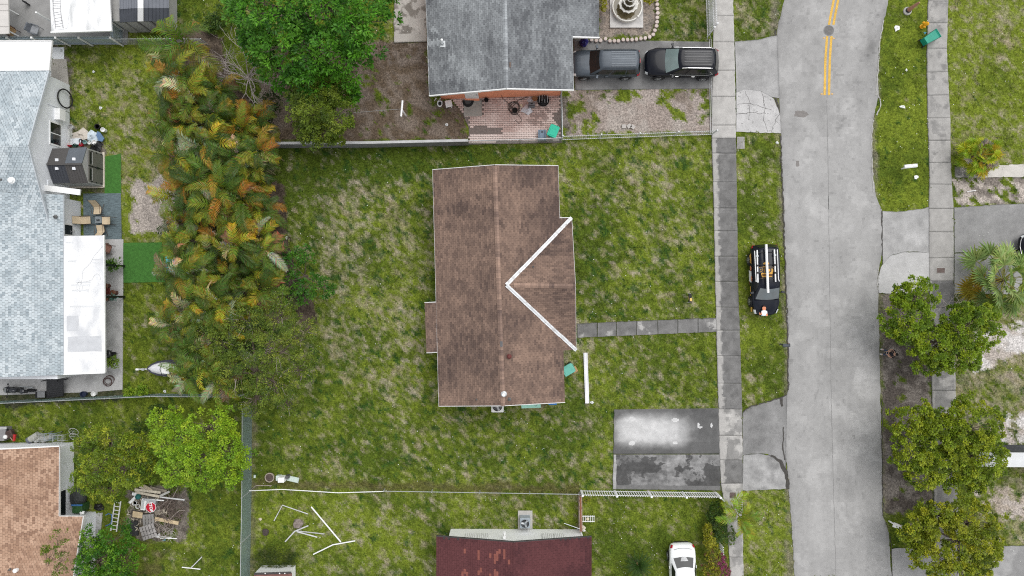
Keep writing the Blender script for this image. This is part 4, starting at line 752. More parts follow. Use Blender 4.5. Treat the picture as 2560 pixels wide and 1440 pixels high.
    for s in (-1, 1):
        b = MB(); b.box((mx_, s * (wb + .16), zb + .10), (.14, .24, .15), rz=s * -.25); b.tube([(mx_ + .02, s * (wb - .05), zb + .03), (mx_, s * (wb + .1), zb + .08)], .03, 6); b.build('mirror', paint, t, local=True, bevel=.03)
    wst = max(q[1] for q in st)
    for s in (-1, 1):
        for fx in (.30, .66):
            xx = xr + (xf - xr) * fx; b = MB(); b.box((xx, s * (wst + .004), zb - .15), (.20, .03, .035)); b.build('door_handle', trim or paint, t, local=True)
        b = MB()
        for fx in (.36, .70): xx = xr + (xf - xr) * fx; b.box((xx, s * (wst - .004), zb - .35), (.012, .02, .62))
        b.build('door_gap', seamd, t, local=True)
    return t
def endpoint(st, fr): x, w_, zt, zb = st[-1 if fr else 0]; return x, w_, zt, zb
def lights(t, st, k=3, head=headm, tail=tailm, hw=.34, hz=None):
    for fr, m, nm in ((1, head, 'headlight'), (0, tail, 'tail_light')):
        a, c = (st[-3], st[-2]) if fr else (st[2], st[1]); d = 1 if fr else -1
        for s in (-1, 1):
            b = MB(); vs = []
            for q in (.1, .55, 1.0):
                x = a[0] + (c[0] - a[0]) * q; w_ = a[1] + (c[1] - a[1]) * q; z = a[2] + (c[2] - a[2]) * q - .02
                vs += [Vector((x, s * w_ * 1.0, z - .17)), Vector((x + d * .02, s * w_ * .985, z - .05)), Vector((x + d * .03, s * w_ * .86, z + .015))]
            b.add(vs, [(i * 3 + k_, i * 3 + k_ + 1, i * 3 + k_ + 4, i * 3 + k_ + 3) for i in range(2) for k_ in range(2)]); b.build(nm, m, t, smooth=True, local=True)
def grille(t, x, w_, z, m=blackm, h=.22, d=.06): b = MB(); b.box((x, 0, z), (d, w_, h)); b.build('grille', m, t, local=True, bevel=.02)
def bars(t, x0, x1, ys, z, m, name='roof_rib', w_=.03, h=.02):
    for y in ys: b = MB(); b.box(((x0 + x1) / 2, y, z), (abs(x1 - x0), w_, h)); b.build(name, m, t, local=True)
navy = M('black_paint', (.005, .006, .011), .22, .2, 1.5, coat=.22, spec=.2); slatep = M('slate_paint', (.065, .078, .095), .4, .12, 1.2, coat=.2, spec=.3, metal=.25, fine=.06, fscale=14, stretch=(.5, 3, 1)); darkp2 = M('slate_dark', (.05, .058, .066), .35, .1, 1.5, coat=.6); wrap = M('wrap_black', (.008, .010, .018), .3, .2, 1.5, coat=.25, spec=.2); wpaint = M('white_car_paint', (.82, .83, .83), .3, .02, 1, coat=.3); greenglass = M('pale_glass', (.16, .22, .21), .08, .25, 1.2, spec=.8, coat=.5)
# black suv -----------------------------------------------------------------------------
ST = [(-2.52, .62, .80, .45), (-2.44, .84, 1.02, .34), (-2.2, .95, 1.10, .28), (-1.5, .985, 1.12, .24), (-.4, .99, 1.10, .24), (.6, .985, 1.08, .24), (1.3, .98, 1.07, .26), (1.9, .95, 1.00, .28), (2.28, .86, .90, .32), (2.46, .70, .76, .36), (2.52, .50, .62, .42)]
t = car('suv', 'glossy black suv with chrome roof rails parked across the end of the driveway', P(1697, 166, .012), math.pi - .012, navy, 5.05, 2.0, ST, (-2.34, 1.12, -1.95, .30, .90, .70, 1.06, 1.74), (-1.55, 1.50), .37, 'dark suvs on the driveway', greenglass, trim=None); lights(t, ST)
bars(t, -1.75, .05, (-.42, -.25, -.08, .09, .26, .43), 1.80, M('black_rib', (.02, .022, .028), .3, .1, 3, coat=.6)); grille(t, 2.50, .9, .55)
for s in (-1, 1): b = MB(); b.tube([(-1.85, s * .66, 1.74), (-1.7, s * .68, 1.815), (-.2, s * .68, 1.82), (.18, s * .68, 1.75)], .025, 6); b.build('roof_rail', chrome, t, local=True)
for s in (-1, 1):
    b = MB(); b.tube([(.85, s * .935, 1.10), (-1.7, s * .94, 1.13), (-1.98, s * .9, 1.25), (-1.75, s * .83, 1.48)], .018, 5); b.build('window_trim', chrome, t, local=True)
    for x in (-.75, .35): b = MB(); b.box((x, s * 1.0, .93), (.22, .03, .045)); b.build('chrome_handle', chrome, t, local=True)
# slate suv ------------------------------------------------------------------------------
ST2 = [(-2.36, .62, .80, .42), (-2.30, .84, 1.0, .36), (-2.1, .90, 1.06, .30), (-1.4, .92, 1.08, .26), (-.3, .925, 1.07, .26), (.7, .92, 1.05, .26), (1.4, .91, 1.03, .28), (1.95, .88, .98, .30), (2.2, .80, .88, .34), (2.34, .6, .72, .40)]
t = car('suv', 'dusty slate grey suv half under the eave of the orange house', P(1509, 168, .012), math.pi + .004, slatep, 4.7, 1.86, ST2, (-2.26, 1.02, -2.08, .38, .86, .68, 1.04, 1.70), (-1.42, 1.40), .36, 'dark suvs on the driveway', panes=((.03, .26), (.29, .62), (.65, .96))); lights(t, ST2)
bars(t, -1.9, -.3, (-.48, -.32, -.16, 0, .16, .32, .48), 1.755, M('slate_rib', (.22, .245, .27), .4, .1, 3)); b = MB(); b.box((-2.28, -.0, 1.35), (.05, .28, .05)); b.build('brake_light', tailm, t, local=True)
for s in (-1, 1): b = MB(); b.tube([(-2.0, s * .60, 1.73), (.25, s * .60, 1.735)], .02, 5); b.build('roof_gutter', darkp2, t, local=True)
# white sedan ------------------------------------------------------------------------------
ST3 = [(-2.30, .55, .62, .40), (-2.24, .76, .88, .32), (-2.05, .85, .99, .26), (-1.6, .90, 1.02, .20), (-.6, .91, .98, .20), (.6, .91, .94, .20), (1.3, .90, .90, .22), (1.9, .84, .80, .24), (2.2, .70, .68, .28), (2.3, .5, .58, .34)]
t = car('sedan', 'white sedan with red tail lights parked on the bottom lawn', P(1701, 1432), -math.pi / 2 + .03, wpaint, 4.6, 1.82, ST3, (-1.50, 1.05, -.75, .28, .84, .62, .96, 1.44), (-1.35, 1.36), .32, panes=((.1, .5), (.53, .96))); lights(t, ST3)
b = MB(); b.tube([(-2.0, -.6, 1.01), (-2.08, -.3, 1.025), (-2.1, 0, 1.03), (-2.08, .3, 1.025), (-2.0, .6, 1.01)], .022, 5); b.build('boot_lip', M('lip_grey', (.3, .31, .31), .4), t, local=True); b = MB(); b.box((-2.31, 0, .42), (.04, 1.0, .12)); b.build('rear_diffuser', blackm, t, local=True)
dec = M('white_vinyl', (.82, .82, .82), .6)
for j, wd in enumerate((.34, .40, .44, .50)):
    b = MB(); q = .34 - j * .0; zz = 1.045 + j * .035 * 1; x0 = -1.50 + .75 * ((zz - .96) / .48) - .10; b.box((x0 + .012 - .01, 0.02, zz + .03), (.035, wd, .008), ry=-.57); b.build('window_decal', dec, t, local=True)
# black car at the right edge ------------------------------------------------------------------
t = car('sedan', 'black car nosing in at the right edge on the grey driveway', P(2617, 616), math.pi + .02, navy, 4.6, 1.82, [(a, w_, z, zb) for a, w_, z, zb in ST3], (-1.5, 1.05, -.75, .28, .84, .62, .96, 1.44), (-1.35, 1.36), .32, panes=((.1, .5), (.53, .96))); lights(t, ST3)
b = MB(); b.tube([(2.0, -.8, .72), (2.26, -.5, .66), (2.33, 0, .64), (2.26, .5, .66), (2.0, .8, .72)], .02, 6); b.build('chrome_strip', chrome, t, local=True)
# wrapped black work car with a roof rack --------------------------------------------------------
ST4 = [(-2.46, .60, .78, .44), (-2.40, .84, 1.0, .34), (-2.2, .92, 1.08, .28), (-1.4, .94, 1.10, .24), (-.3, .945, 1.08, .24), (.7, .94, 1.06, .24), (1.4, .93, 1.02, .26), (1.9, .88, .94, .28), (2.22, .76, .82, .32), (2.40, .55, .68, .38)]
wc = P(1902, 702); rzw = -math.pi / 2 + .028
t = car('suv', 'black work car with yellow lettering, roof rack and a long white pipe on top', wc, rzw, wrap, 4.9, 1.9, ST4, (-2.36, 1.22, -2.12, .40, .88, .70, 1.06, 1.70), (-1.45, 1.42), .35, None, M('sky_glass', (.05, .075, .085), .05, .5, 1.0, spec=.9, coat=.8)); lights(t, ST4); work = t
gold = M('gold_vinyl', (.72, .40, .08), .6, .05, 4); orngm = M('skin_print', (.72, .28, .15), .6, .1, 5); hairp = M('hair_print', (.10, .04, .025), .7); bluep = M('jeans_print', (.25, .38, .48), .7)
def W2L(par, wv): return Matrix.Rotation(-par.rotation_euler[2], 3, 'Z') @ (Vector(wv) - par.location)
def textobj(par, body, wl_, size, wrz, m, off=.0, ext=.003, name='lettering', tilt=0):
    cu = bpy.data.curves.new(name, 'FONT'); cu.body = body; cu.size = size; cu.extrude = ext; cu.offset = off; cu.align_x = 'CENTER'; cu.align_y = 'CENTER'; cu.materials.append(m); cu.resolution_u = 3
    q = bpy.data.objects.new(name, cu); C.objects.link(q); bpy.context.view_layer.update(); me = bpy.data.meshes.new_from_object(q.evaluated_get(bpy.context.evaluated_depsgraph_get())); bpy.data.objects.remove(q); me.materials.clear(); me.materials.append(m)
    o = bpy.data.objects.new(name, me); C.objects.link(o); o.parent = par; o.location = W2L(par, wl_); o.rotation_euler = (tilt, 0, wrz - par.rotation_euler[2]); return o
zt = 1.765
def decal(par, pts, z, m, name):   # flat print from photo points at height z
    b = MB(); top = [P(x, y, z) for x, y in pts]; 
    if sum(top[i].x * top[(i + 1) % len(top)].y - top[(i + 1) % len(top)].x * top[i].y for i in range(len(top))) < 0: top.reverse()
    b.add([W2L(par, v) for v in top], [tuple(range(len(top)))]); return b.build(name, m, par, local=True)
pk_ = lambda x, y: (1850 + x / 7.2, 600 + y / 7.2)
shield = decal(t, [pk_(350, 490), pk_(420, 484), pk_(425, 470), pk_(445, 480), pk_(500, 474), pk_(525, 484), pk_(608, 484), pk_(578, 665), pk_(398, 668)], zt, gold, 'logo_shield')
decal(t, [pk_(398, 612), pk_(588, 608), pk_(580, 652), pk_(403, 656)], zt + .004, M('brown_print', (.16, .075, .02), .7), 'logo_band'); decal(t, [pk_(360, 492), pk_(598, 486), pk_(592, 508), pk_(366, 512)], zt + .004, wrap, 'logo_band')
decal(t, wob([pk_(415, 420), pk_(440, 404), pk_(470, 395), pk_(520, 410), pk_(525, 440), pk_(480, 455), pk_(425, 450)], .4, 3), zt, gold, 'logo_emblem')
textobj(t, 'BiE', P(*pk_(422, 553), zt + .012), .46, .0, wrap, .016); textobj(t, 'OT', P(*pk_(556, 548), zt + .012), .46, .0, wrap, .016)
for x0, x1 in ((365, 412), (425, 470), (520, 610)): decal(t, [pk_(x0, 690), pk_(x1, 684), pk_(x1, 696), pk_(x0, 702)], zt, gold if x0 < 500 else dec, 'small_lettering')
hz_ = 1.05
def man(par, f, z):
    decal(par, [f(x, y) for x, y in ((0, -26), (9, -28), (13, -18), (12, -6), (6, 1), (-4, 1), (-10, -6), (-10, -20))], z, orngm, 'print_head'); decal(par, [f(x, y) for x, y in ((-9, -22), (-4, -31), (6, -32), (13, -24), (10, -22), (0, -25))], z + .004, hairp, 'print_hair')
    decal(par, [f(x, y) for x, y in ((-14, 3), (-4, 0), (8, 0), (20, 6), (22, 24), (14, 26), (14, 36), (-10, 36), (-13, 22), (-18, 16))], z + .002, dec, 'print_shirt'); decal(par, [f(x, y) for x, y in ((-14, 10), (-20, 22), (-26, 26), (-26, 14), (-23, 8), (-30, 20), (-27, 33), (-14, 28))], z + .006, orngm, 'print_arm'); decal(par, [f(x, y) for x, y in ((20, 20), (25, 34), (20, 40), (13, 40), (14, 26))], z + .006, orngm, 'print_arm')
man(t, lambda x, y: pk_(432 + x * 2.85, 1285 + y * 2.6 - 20), 1.02 + .06); decal(t, [pk_(385, 1345), pk_(460, 1340), pk_(460, 1366), pk_(385, 1368)], 1.075, bluep, 'print_jeans')
side = lambda x, z: Vector((x, -.952, z))    # prints on the flank facing the sidewalk
def sdecal(pts, m, name, dy=0):
    b = MB(); b.add([Vector((x, -.958 - dy, z)) for x, z in pts], [tuple(range(len(pts)))]); b.build(name, m, t, local=True)
sdecal([(-1.9, .95), (-1.15, .98), (-1.3, .62), (-1.75, .60)], gold, 'side_logo')
sdecal([(-.75, .45), (.05, .42), (.1, .85), (-.1, .95), (-.65, .92)], dec, 'print_shirt'); sdecal([(-1.05, .70), (-.72, .66), (-.72, .92), (-.95, .97)], orngm, 'print_head', .003); sdecal([(-.35, .82), (.0, .84), (.02, 1.03), (-.3, 1.04)], orngm, 'print_face', .003); sdecal([(.02, .40), (.25, .42), (.22, .60), (.02, .62)], hairp, 'print_arm', .003)
sdecal([(.35, .62), (1.0, .60), (1.0, .70), (.35, .72)], gold, 'side_lettering'); sdecal([(1.78, .60), (2.1, .58), (2.1, .86), (1.78, .88)], gold, 'side_lettering')
# roof rack and pipe
rk = lambda x, y, z=1.88: W2L(t, P(x, y, z)); wtube = whitem
for nm, pts, r, m in (('rack_rail', (pk_(262, 195), pk_(290, 755)), .03, wtube), ('rack_rail', (pk_(672, 170), pk_(692, 700), pk_(708, 745)), .03, wtube), ('rack_ladder_bar', (pk_(308, 180), pk_(322, 765)), .05, wtube), ('rack_ladder_bar', (pk_(618, 170), pk_(641, 752)), .05, wtube)):
    b = MB(); b.tube([rk(*p) for p in pts], r, 8); b.build(nm, m, t, local=True)
for ya in (222, 445, 692): b = MB(); b.tube([rk(*pk_(268, ya + 6), 1.83), rk(*pk_(690, ya - 4), 1.83)], .025, 6); b.build('rack_crossbar', blackm, t, local=True)
for p in ((308, 292), (625, 275), (322, 590), (635, 590), (308, 460), (625, 450)): b = MB(); b.box(rk(*pk_(*p), 1.89), (.12, .16, .14)); b.build('rack_clamp', blackm if p[1] > 300 else galvm, t, local=True, bevel=.02)
b = MB(); b.tube([P(*pk_(470, 78), 2.0), P(*pk_(505, 950), 2.0)], .085, 10); o = b.build('pipe', whitem); tag(o, 'long white pipe strapped on the roof rack of the black work car', 'pipe')
# motorcycle ------------------------------------------------------------------------------
def moto(loc, rz):
    t = T('motorcycle', 'black motorcycle parked on the concrete strip below the pale house', 'motorcycle', loc, rz)
    for x in (-.68, .70):
        b = MB(); b.lathe((x, 0, .30), [(.20, -.05), (.28, -.06), (.305, -.02), (.305, .02), (.28, .06), (.20, .05)], 18, M=Matrix.Rotation(math.pi / 2, 3, 'X')); wv = b.build('wheel', rubber, t, local=True); b = MB(); b.lathe((x, 0, .30), [(.2, -.02), (.2, .02)], 14, M=Matrix.Rotation(math.pi / 2, 3, 'X')); b.build('rim', galvm, wv, local=True)
    bl = M('bike_black', (.03, .032, .038), .3, .1, 4, coat=.7); b = MB(); b.loft([[Vector((x, y * w_, z0 + z)) for y, z in ((-1, 0), (-.8, .14), (0, .2), (.8, .14), (1, 0), (.6, -.14), (-.6, -.14))] for x, w_, z0 in ((-.05, .10, .78), (.1, .17, .85), (.32, .16, .86), (.46, .09, .82))]); b.build('fuel_tank', bl, t, smooth=True, local=True)
    b = MB(); b.loft([[Vector((x, y * w_, z0 + z)) for y, z in ((-1, 0), (-.7, .06), (.7, .06), (1, 0), (0, -.08))] for x, w_, z0 in ((-.85, .07, .92), (-.6, .13, .84), (-.3, .16, .77), (-.02, .11, .80))]); b.build('seat', rubber, t, local=True)
    b = MB(); b.loft([[Vector((x, y * w_, z0 + z)) for y, z in ((-1, -.1), (-.8, .12), (0, .2), (.8, .12), (1, -.1))] for x, w_, z0 in ((.42, .2, .85), (.62, .24, .85), (.85, .17, .72), (.98, .06, .58))]); b.build('fairing', bl, t, smooth=True, local=True)
    b = MB(); b.loft([[Vector((x, y * w_, z0)) for y in (-1, 0, 1)] for x, w_, z0 in ((.48, .16, 1.12), (.66, .15, 1.04), (.78, .08, .92))], closed=False, caps=False); b.build('windscreen', M('tinted', (.10, .11, .12), .1), t, local=True)
    b = MB(); b.box((.1, 0, .45), (.5, .3, .35)); b.build('engine', M('engine', (.09, .09, .09), .5, .2, 6, metal=.5), t, local=True, bevel=.04); b = MB(); b.tube([(.2, -.18, .3), (-.3, -.2, .3), (-.8, -.2, .42)], [.03, .04, .06], 8); b.build('exhaust', galvm, t, local=True)
    b = MB(); b.tube([(.38, -.36, 1.0), (.5, -.15, 1.02), (.5, .15, 1.02), (.38, .36, 1.0)], .018, 6); b.build('handlebar', blackm, t, local=True)
    for s in (-1, 1): b = MB(); b.tube([(.55, s * .1, 1.0), (.70, s * .09, .3)], .025, 6); b.build('fork', galvm, t, local=True); b = MB(); b.box((.42, s * .42, 1.08), (.05, .13, .07)); b.build('mirror', blackm, t, local=True)
    b = MB(); b.lathe((-.45, 0, .9), [(.16, 0), (.17, .05), (.1, .1)], 8); b.build('tail_unit', bl, t, local=True)
moto(P(62, 972), math.pi - .09)
# jet ski on its trailer ---------------------------------------------------------------------
t = T('jet_ski', 'white topped dark jet ski on a trailer, tail under the palm fronds', 'jet ski', P(430, 918), math.pi + .02); navyh = M('hull_dark', (.05, .05, .07), .4, .1, 3); b = MB()
hull = [(-1.6, .50, .55, .30), (-1.0, .58, .60, .22), (0, .58, .62, .22), (.7, .50, .66, .26), (1.15, .28, .72, .36), (1.35, .06, .76, .5)]
b.loft([[Vector((x, y * w_, z)) for y, z in ((-.2, zb), (-.8, zb + .12), (-1, zt - .05), (-.95, zt), (.95, zt), (1, zt - .05), (.8, zb + .12), (.2, zb))] for x, w_, zt, zb in hull]); b.build('hull', navyh, t, local=True, smooth=False)
wh_ = M('cover_white', (.74, .74, .76), .6, .1, 2.5, .3); b = MB(); b.loft([[Vector((x, y * w_, .60 + z * hh)) for y, z in ((-1, 0), (-.85, .5), (-.35, .95), (.35, .95), (.85, .5), (1, 0))] for x, w_, hh in ((-1.5, .22, .10), (-.9, .30, .30), (-.35, .32, .42), (.1, .44, .40), (.55, .42, .34), (1.0, .28, .24), (1.28, .06, .16))]); b.build('deck', wh_, t, local=True, smooth=True)
b = MB(); b.slab([Vector((-.3, -.36, 1.03)), Vector((.28, -.30, 1.06)), Vector((.28, .26, 1.06)), Vector((-.3, .36, 1.03))], .05); b.build('hood', whitem, t, local=True); b = MB(); b.tube([(.15, -.36, 1.12), (.25, 0, 1.16), (.15, .36, 1.12)], .02, 6); b.build('handlebar', blackm, t, local=True)
t = T('trailer', 'galvanised trailer tongue sticking out under the jet ski', 'trailer', P(400, 921), math.pi + .02); b = MB(); b.tube([(1.35, 0, .30), (.3, 0, .32), (-1.9, .0, .32)], .05, 6); b.build('tongue', dirtyw, t, local=True); b = MB(); b.box((1.38, 0, .36), (.22, .14, .12)); b.build('coupler', whitem, t, local=True, bevel=.03); b = MB(); b.box((.95, 0, .40), (.16, .16, .14)); b.build('winch', galvm, t, local=True)
for s in (-1, 1):
    b = MB(); b.tube([(.4, 0, .32), (-.4, s * .5, .32), (-1.9, s * .5, .32)], .04, 6); b.build('frame_rail', galvm, t, local=True); b = MB(); b.lathe((-1.6, s * .68, .25), [(.12, -.07), (.25, -.07), (.25, .07), (.12, .07)], 14, M=Matrix.Rotation(math.pi / 2, 3, 'X')); b.build('wheel', rubber, t, local=True)
# ================================================================ FENCES, WALLS, YARDS
def pickets(root, name, mesh_o, pos):
    for k, p in enumerate(pos):
        if k == 0: mesh_o.location = p
        else: o = bpy.data.objects.new(name, mesh_o.data); C.objects.link(o); o.parent = root; o.location = p
def rail_fence(name, label, A, B, hgt, n, m, posts, rails=(.12, -.12), pw=.022, post_r=.035, lean=0, group=None, pm=None):
    A = Vector(A); B = Vector(B); d = B - A; t = T(name, label, 'fence', A, 0, group); u = d.normalized()
    for z in rails: zz = z if z > 0 else hgt + z; b = MB(); beam(b, A + Vector((0, 0, zz)), B + Vector((0, 0, zz)), .035, .04); b.build('rail', m, t)
    b = MB(); b.box((0, 0, hgt / 2), (pw, pw, hgt)); b.lathe((0, 0, hgt), [(pw * .6, 0), (pw * .9, .03), (.002, .09)], 4); o = b.build('picket', pm or m, t, local=True)
    pickets(t, 'picket', o, [d * ((k + .5) / n) for k in range(n)])
    b = MB(); b.box((0, 0, hgt / 2 + .05), (post_r * 2, post_r * 2, hgt + .1)); b.box((0, 0, hgt + .12), (post_r * 2.6, post_r * 2.6, .04)); o = b.build('post', m, t, local=True); pickets(t, 'post', o, [d * f for f in posts])
    return t
wfm = M('white_fence', (.80, .80, .80), .5, .05, 4); gfm = M('old_white_fence', (.60, .61, .61), .6, .12, 6)
t = rail_fence('picket_fence', 'white metal picket fence along the bottom edge of the dark concrete driveway', P(1452, 1226), P(1788, 1231), 1.15, 56, wfm, (0, .25, .5, .755, 1), pw=.05, post_r=.05)
for x in (1500, 1585, 1672): b = MB(); b.blob(P(x, 1229) + Vector((0, -.04, .75)), (.10, .02, .09), 8, 5, .05); b.build('emblem', M('red_emblem', (.50, .12, .08), .6), t)
t = rail_fence('picket_fence', 'short leaning white fence panel joining the picket fence at the sidewalk', P(1790, 1231), P(1806, 1250), 1.1, 5, wfm, (0, 1), pw=.05)
t = rail_fence('picket_fence', 'thin grey white rail fence between the sandy front yard and the big lawn', P(1404, 350), P(1779, 336.5), 1.25, 78, gfm, (0, .25, .5, .75, 1), group=None)
t = rail_fence('gate', 'sliding white rail gate beside the upper sidewalk at the top edge', P(1768, 92), P(1763, -40), 1.7, 34, wfm, (0, .5, 1), pw=.03); b = MB(); b.tube([P(1769, 100, .02), P(1768, 92, 1.2)], .025, 6); b.build('brace', galvm, t)
t = rail_fence('gate', 'outer white rail gate standing just right of the sliding one', P(1774, 84), P(1769, -40), 1.8, 30, wfm, (0, 1), pw=.03); b = MB(); b.tube([P(1777, 96, .02), P(1774, 86, 1.3)], .025, 6); b.build('brace', galvm, t)
t = T('gate_track', 'dark steel gate track in the concrete between driveway and sidewalk', 'gate track', P(1776, 220))
for dx in (0, 4.5): b = MB(); beam(b, P(1773 + dx, 98, .035), P(1776 + dx, 334, .035), .04, .04); b.build('rail', M('track_steel', (.30, .30, .30), .5, .15, 6, metal=.5), t)
# chain link fences: real crossed wires
def chainlink(name, label, pts, hgt, m, ts=.075, posts=None, rail=True, r=.004, group=None, wire=True):
    pts = [P(*p) for p in pts]; t = T(name, label, 'fence', pts[0], 0, group); V = []; F = []
    for i in range(len(pts) - 1):
        A, B = pts[i], pts[i + 1]; d = B - A; L = d.length; u = d / L; nrm = Vector((-u.y, u.x, 0))
        if rail: b = MB(); b.tube([A + Vector((0, 0, hgt)), B + Vector((0, 0, hgt))], .024, 6); b.build('top_rail', galvm, t)
        if wire:
            k = -hgt
            while k < L:
                for s in (1, -1):
                    x0, z0, x1, z1 = k, (0 if s > 0 else hgt), k + hgt, (hgt if s > 0 else 0)
                    if x0 < 0: z0 += s * (-x0); x0 = 0
                    if x1 > L: z1 -= s * (x1 - L); x1 = L
                    if x1 <= x0: continue
                    a = A + u * x0 + Vector((0, 0, z0 + .02)) + nrm * s * r; c = A + u * x1 + Vector((0, 0, z1 + .02)) + nrm * s * r; w_ = nrm * r; up = Vector((-u.x * s, -u.y * s, 1)).normalized() * r; o = len(V)
                    V += [a - w_, a + w_ - up, a + up, c - w_, c + w_ - up, c + up]; F += [(o, o + 1, o + 4, o + 3), (o + 1, o + 2, o + 5, o + 4), (o + 2, o, o + 3, o + 5)]
                k += ts
    if wire: kind(npmesh('wire_mesh', m, np.array([tuple(v) for v in V]), np.array(F), None, t), 'stuff')
    b = MB(); b.tube([(0, 0, 0), (0, 0, hgt + .06)], .035, 7); b.lathe((0, 0, hgt + .06), [(.04, 0), (.03, .04), (.005, .05)], 7); o = b.build('post', galvm, t, local=True); ps = []
    for i in range(len(pts) - 1):
        n = max(1, int((pts[i + 1] - pts[i]).length / 3)); ps += [pts[i] + (pts[i + 1] - pts[i]) * (k / n) - pts[0] for k in range(n)]
    pickets(t, 'post', o, ps + [pts[-1] - pts[0]]); return t
wirem = M('coated_wire', (.22, .30, .27), .6, .1, 5); wireg = M('wire_grey', (.38, .40, .40), .5, .1, 5, metal=.3)
chainlink('chain_link_fence', 'long green coated chain link fence running down between the lower left lots', [(630, 1012), (629, 1225), (625, 1445), (624, 1600)], 1.75, wirem, r=.0055, ts=.075)
chainlink('chain_link_fence', 'chain link fence with a bright top rail below the pale house', [(-40, 1004), (180, 994), (400, 984), (560, 985), (610, 986)], 1.3, wirem, r=.006)
chainlink('chain_link_fence', 'short chain link run with a top rail between the sheet metal fence and the palms', [(306, 112), (420, 111), (520, 112)], 1.1, wireg, r=.004)
chainlink('chain_link_fence', 'fence with a white post beside the patio pavers and sandy yard', [(1401, 240), (1403.5, 349)], 1.2, wireg, r=.004)
chainlink('chain_link_fence', 'low chain link fence over the pink pavers at the lawn edge', [(1172, 361), (1300, 358), (1402, 354)], 1.2, wireg, r=.003, ts=.09)
t = T('fence_rail', 'fallen bent white top rail lying along the brown fence line', 'rail', P(800, 1226)); b = MB(); b.tube([P(622, 1227, .45), P(705, 1223.5, .5), P(780, 1228, .4), P(845, 1232, .25), P(960, 1228.5, .2)], .03, 7); b.build('pipe', whitem, t)
b = MB(); b.tube([P(626, 1226, .02), P(640, 1214, .3), P(680, 1214, .1)], .03, 5); o = b.build('branch', deadm); tag(o, 'bent dead stick at the corner of the chain link fence', 'stick')
chainlink('chain_link_fence', 'thin rusty wire fence line through brown weeds below the big lot', [(962, 1222), (1200, 1226), (1448, 1230)], .55, rustm, wire=False, group=None)
t = T('low_wall', 'low rusty topped wall running down from the picket fence to the red house', 'wall', P(1450, 1280)); b = MB(); b.slab([P(1445, 1231) + Vector((0, 0, .9)), P(1452, 1231) + Vector((0, 0, .9)), P(1453, 1318) + Vector((0, 0, .9)), P(1446, 1318) + Vector((0, 0, .9))], .9); b.build('wall', M('rusty_wall', (.42, .33, .28), .9, .3, 4, .3, stain=(.20, .09, .06), sscale=3), t); b = MB(); b.slab([P(1446.5, 1232) + Vector((0, 0, .93)), P(1450, 1232) + Vector((0, 0, .93)), P(1451, 1317) + Vector((0, 0, .93)), P(1447.5, 1317) + Vector((0, 0, .93))], .03); b.build('coping', rustm, t)
# grey block wall on the north edge of the lot
t = T('block_wall', 'low grey rendered wall with a pale coping along the top of the big lawn', 'wall', P(930, 365)); gwm = M('grey_render', (.19, .19, .195), .9, .2, 2.5, .2, fine=.12)
for a, c in (((690, 368), (930, 366.5)), ((930, 366.5), (1173, 361))):
    b = MB(); A_, B_ = P(*a), P(*c); b.slab([A_ + Vector((0, .07, 1.3)), B_ + Vector((0, .07, 1.3)), B_ + Vector((0, -.07, 1.3)), A_ + Vector((0, -.07, 1.3))], 1.3); b.build('wall', gwm, t); b = MB(); b.slab([A_ + Vector((0, .085, 1.36)), B_ + Vector((0, .085, 1.36)), B_ + Vector((0, -.085, 1.36)), A_ + Vector((0, -.085, 1.36))], .06); b.build('coping', M('coping', (.46, .46, .46), .85, .12, 4), t)
# sheet metal fence top left
t = T('sheet_metal_fence', 'pale blue corrugated sheet metal fence with white posts, top left', 'fence', P(150, 112)); sm_ = M('corrugated', (.46, .52, .55), .45, .08, 3, metal=.15); fz = 1.55
def corr(A, B, par):
    A, B = P(*A), P(*B); d = B - A; L = d.length; u = d / L; nr = Vector((-u.y, u.x, 0)); n = int(L / .045); b = MB(); vs = []
    for k in range(n + 1): p = A + u * (L * k / n) + nr * (.018 if k % 2 else -.018); vs += [p + Vector((0, 0, .05)), p + Vector((0, 0, fz))]
    b.add(vs, [(2 * k, 2 * k + 2, 2 * k + 3, 2 * k + 1) for k in range(n)]); b.build('panel', sm_, par)
    for z in (.35, 1.35): b = MB(); beam(b, A - nr * .05 * 1 + Vector((0, 0, z)), B - nr * .05 + Vector((0, 0, z)), .05, .05); b.build('rail', M('rail_blue', (.30, .36, .40), .6), par)
xs = [-40, 58, 118, 176, 232, 308]
for i in range(5): corr((xs[i], 112), (xs[i + 1], 111.5), t)
corr((308, 111.5), (308, 66), t)
for x, y in ((58, 113), (118, 113), (176, 113), (232, 113), (308, 113), (310, 75)): b = MB(); b.box(P(x, y) + Vector((0, -.05, fz / 2)), (.09, .09, fz)); b.box(P(x, y) + Vector((0, -.05, fz + .03)), (.13, .13, .06)); b.build('post', M('post_blue', (.20, .23, .26), .6) if False else whf, t)
# ---------------------------------------------------------------- patios and floors
kind(patch('patio', [(0, -60), (330, -60), (318, 112), (0, 112)], .015, M('patio_grey', (.30, .295, .29), .85, .12, 1.5, .15, fine=.08)), 'structure')
kind(patch('patio', [(-60, 600), (308, 598), (306, 974), (235, 980), (-60, 990)], .03, M('patio_light', (.47, .465, .46), .9, .1, 1.2, .15, fine=.1, stain=(.30, .295, .29), sscale=.9), .06), 'structure')
kind(patch('patio', [(128, 148), (166, 147), (172, 230), (176, 240), (128, 240)], .05, M('patio_beige', (.40, .375, .34), .9, .1, 3), .08), 'structure')
tm = M('artificial_turf', (.055, .165, .03), .95, .18, 5, .4, fine=.2, fscale=30)
for px, lb in (([(260, 392), (302, 384), (303, 483), (262, 486)], 'green artificial turf strip in front of the garden shed'), ([(308, 607), (405, 606), (412, 705), (309, 707)], 'square green artificial turf mat left of the palms')):
    o = patch('turf_mat', wob(px, .6, 4), .02, tm, .02); tag(o, lb, 'turf mat')
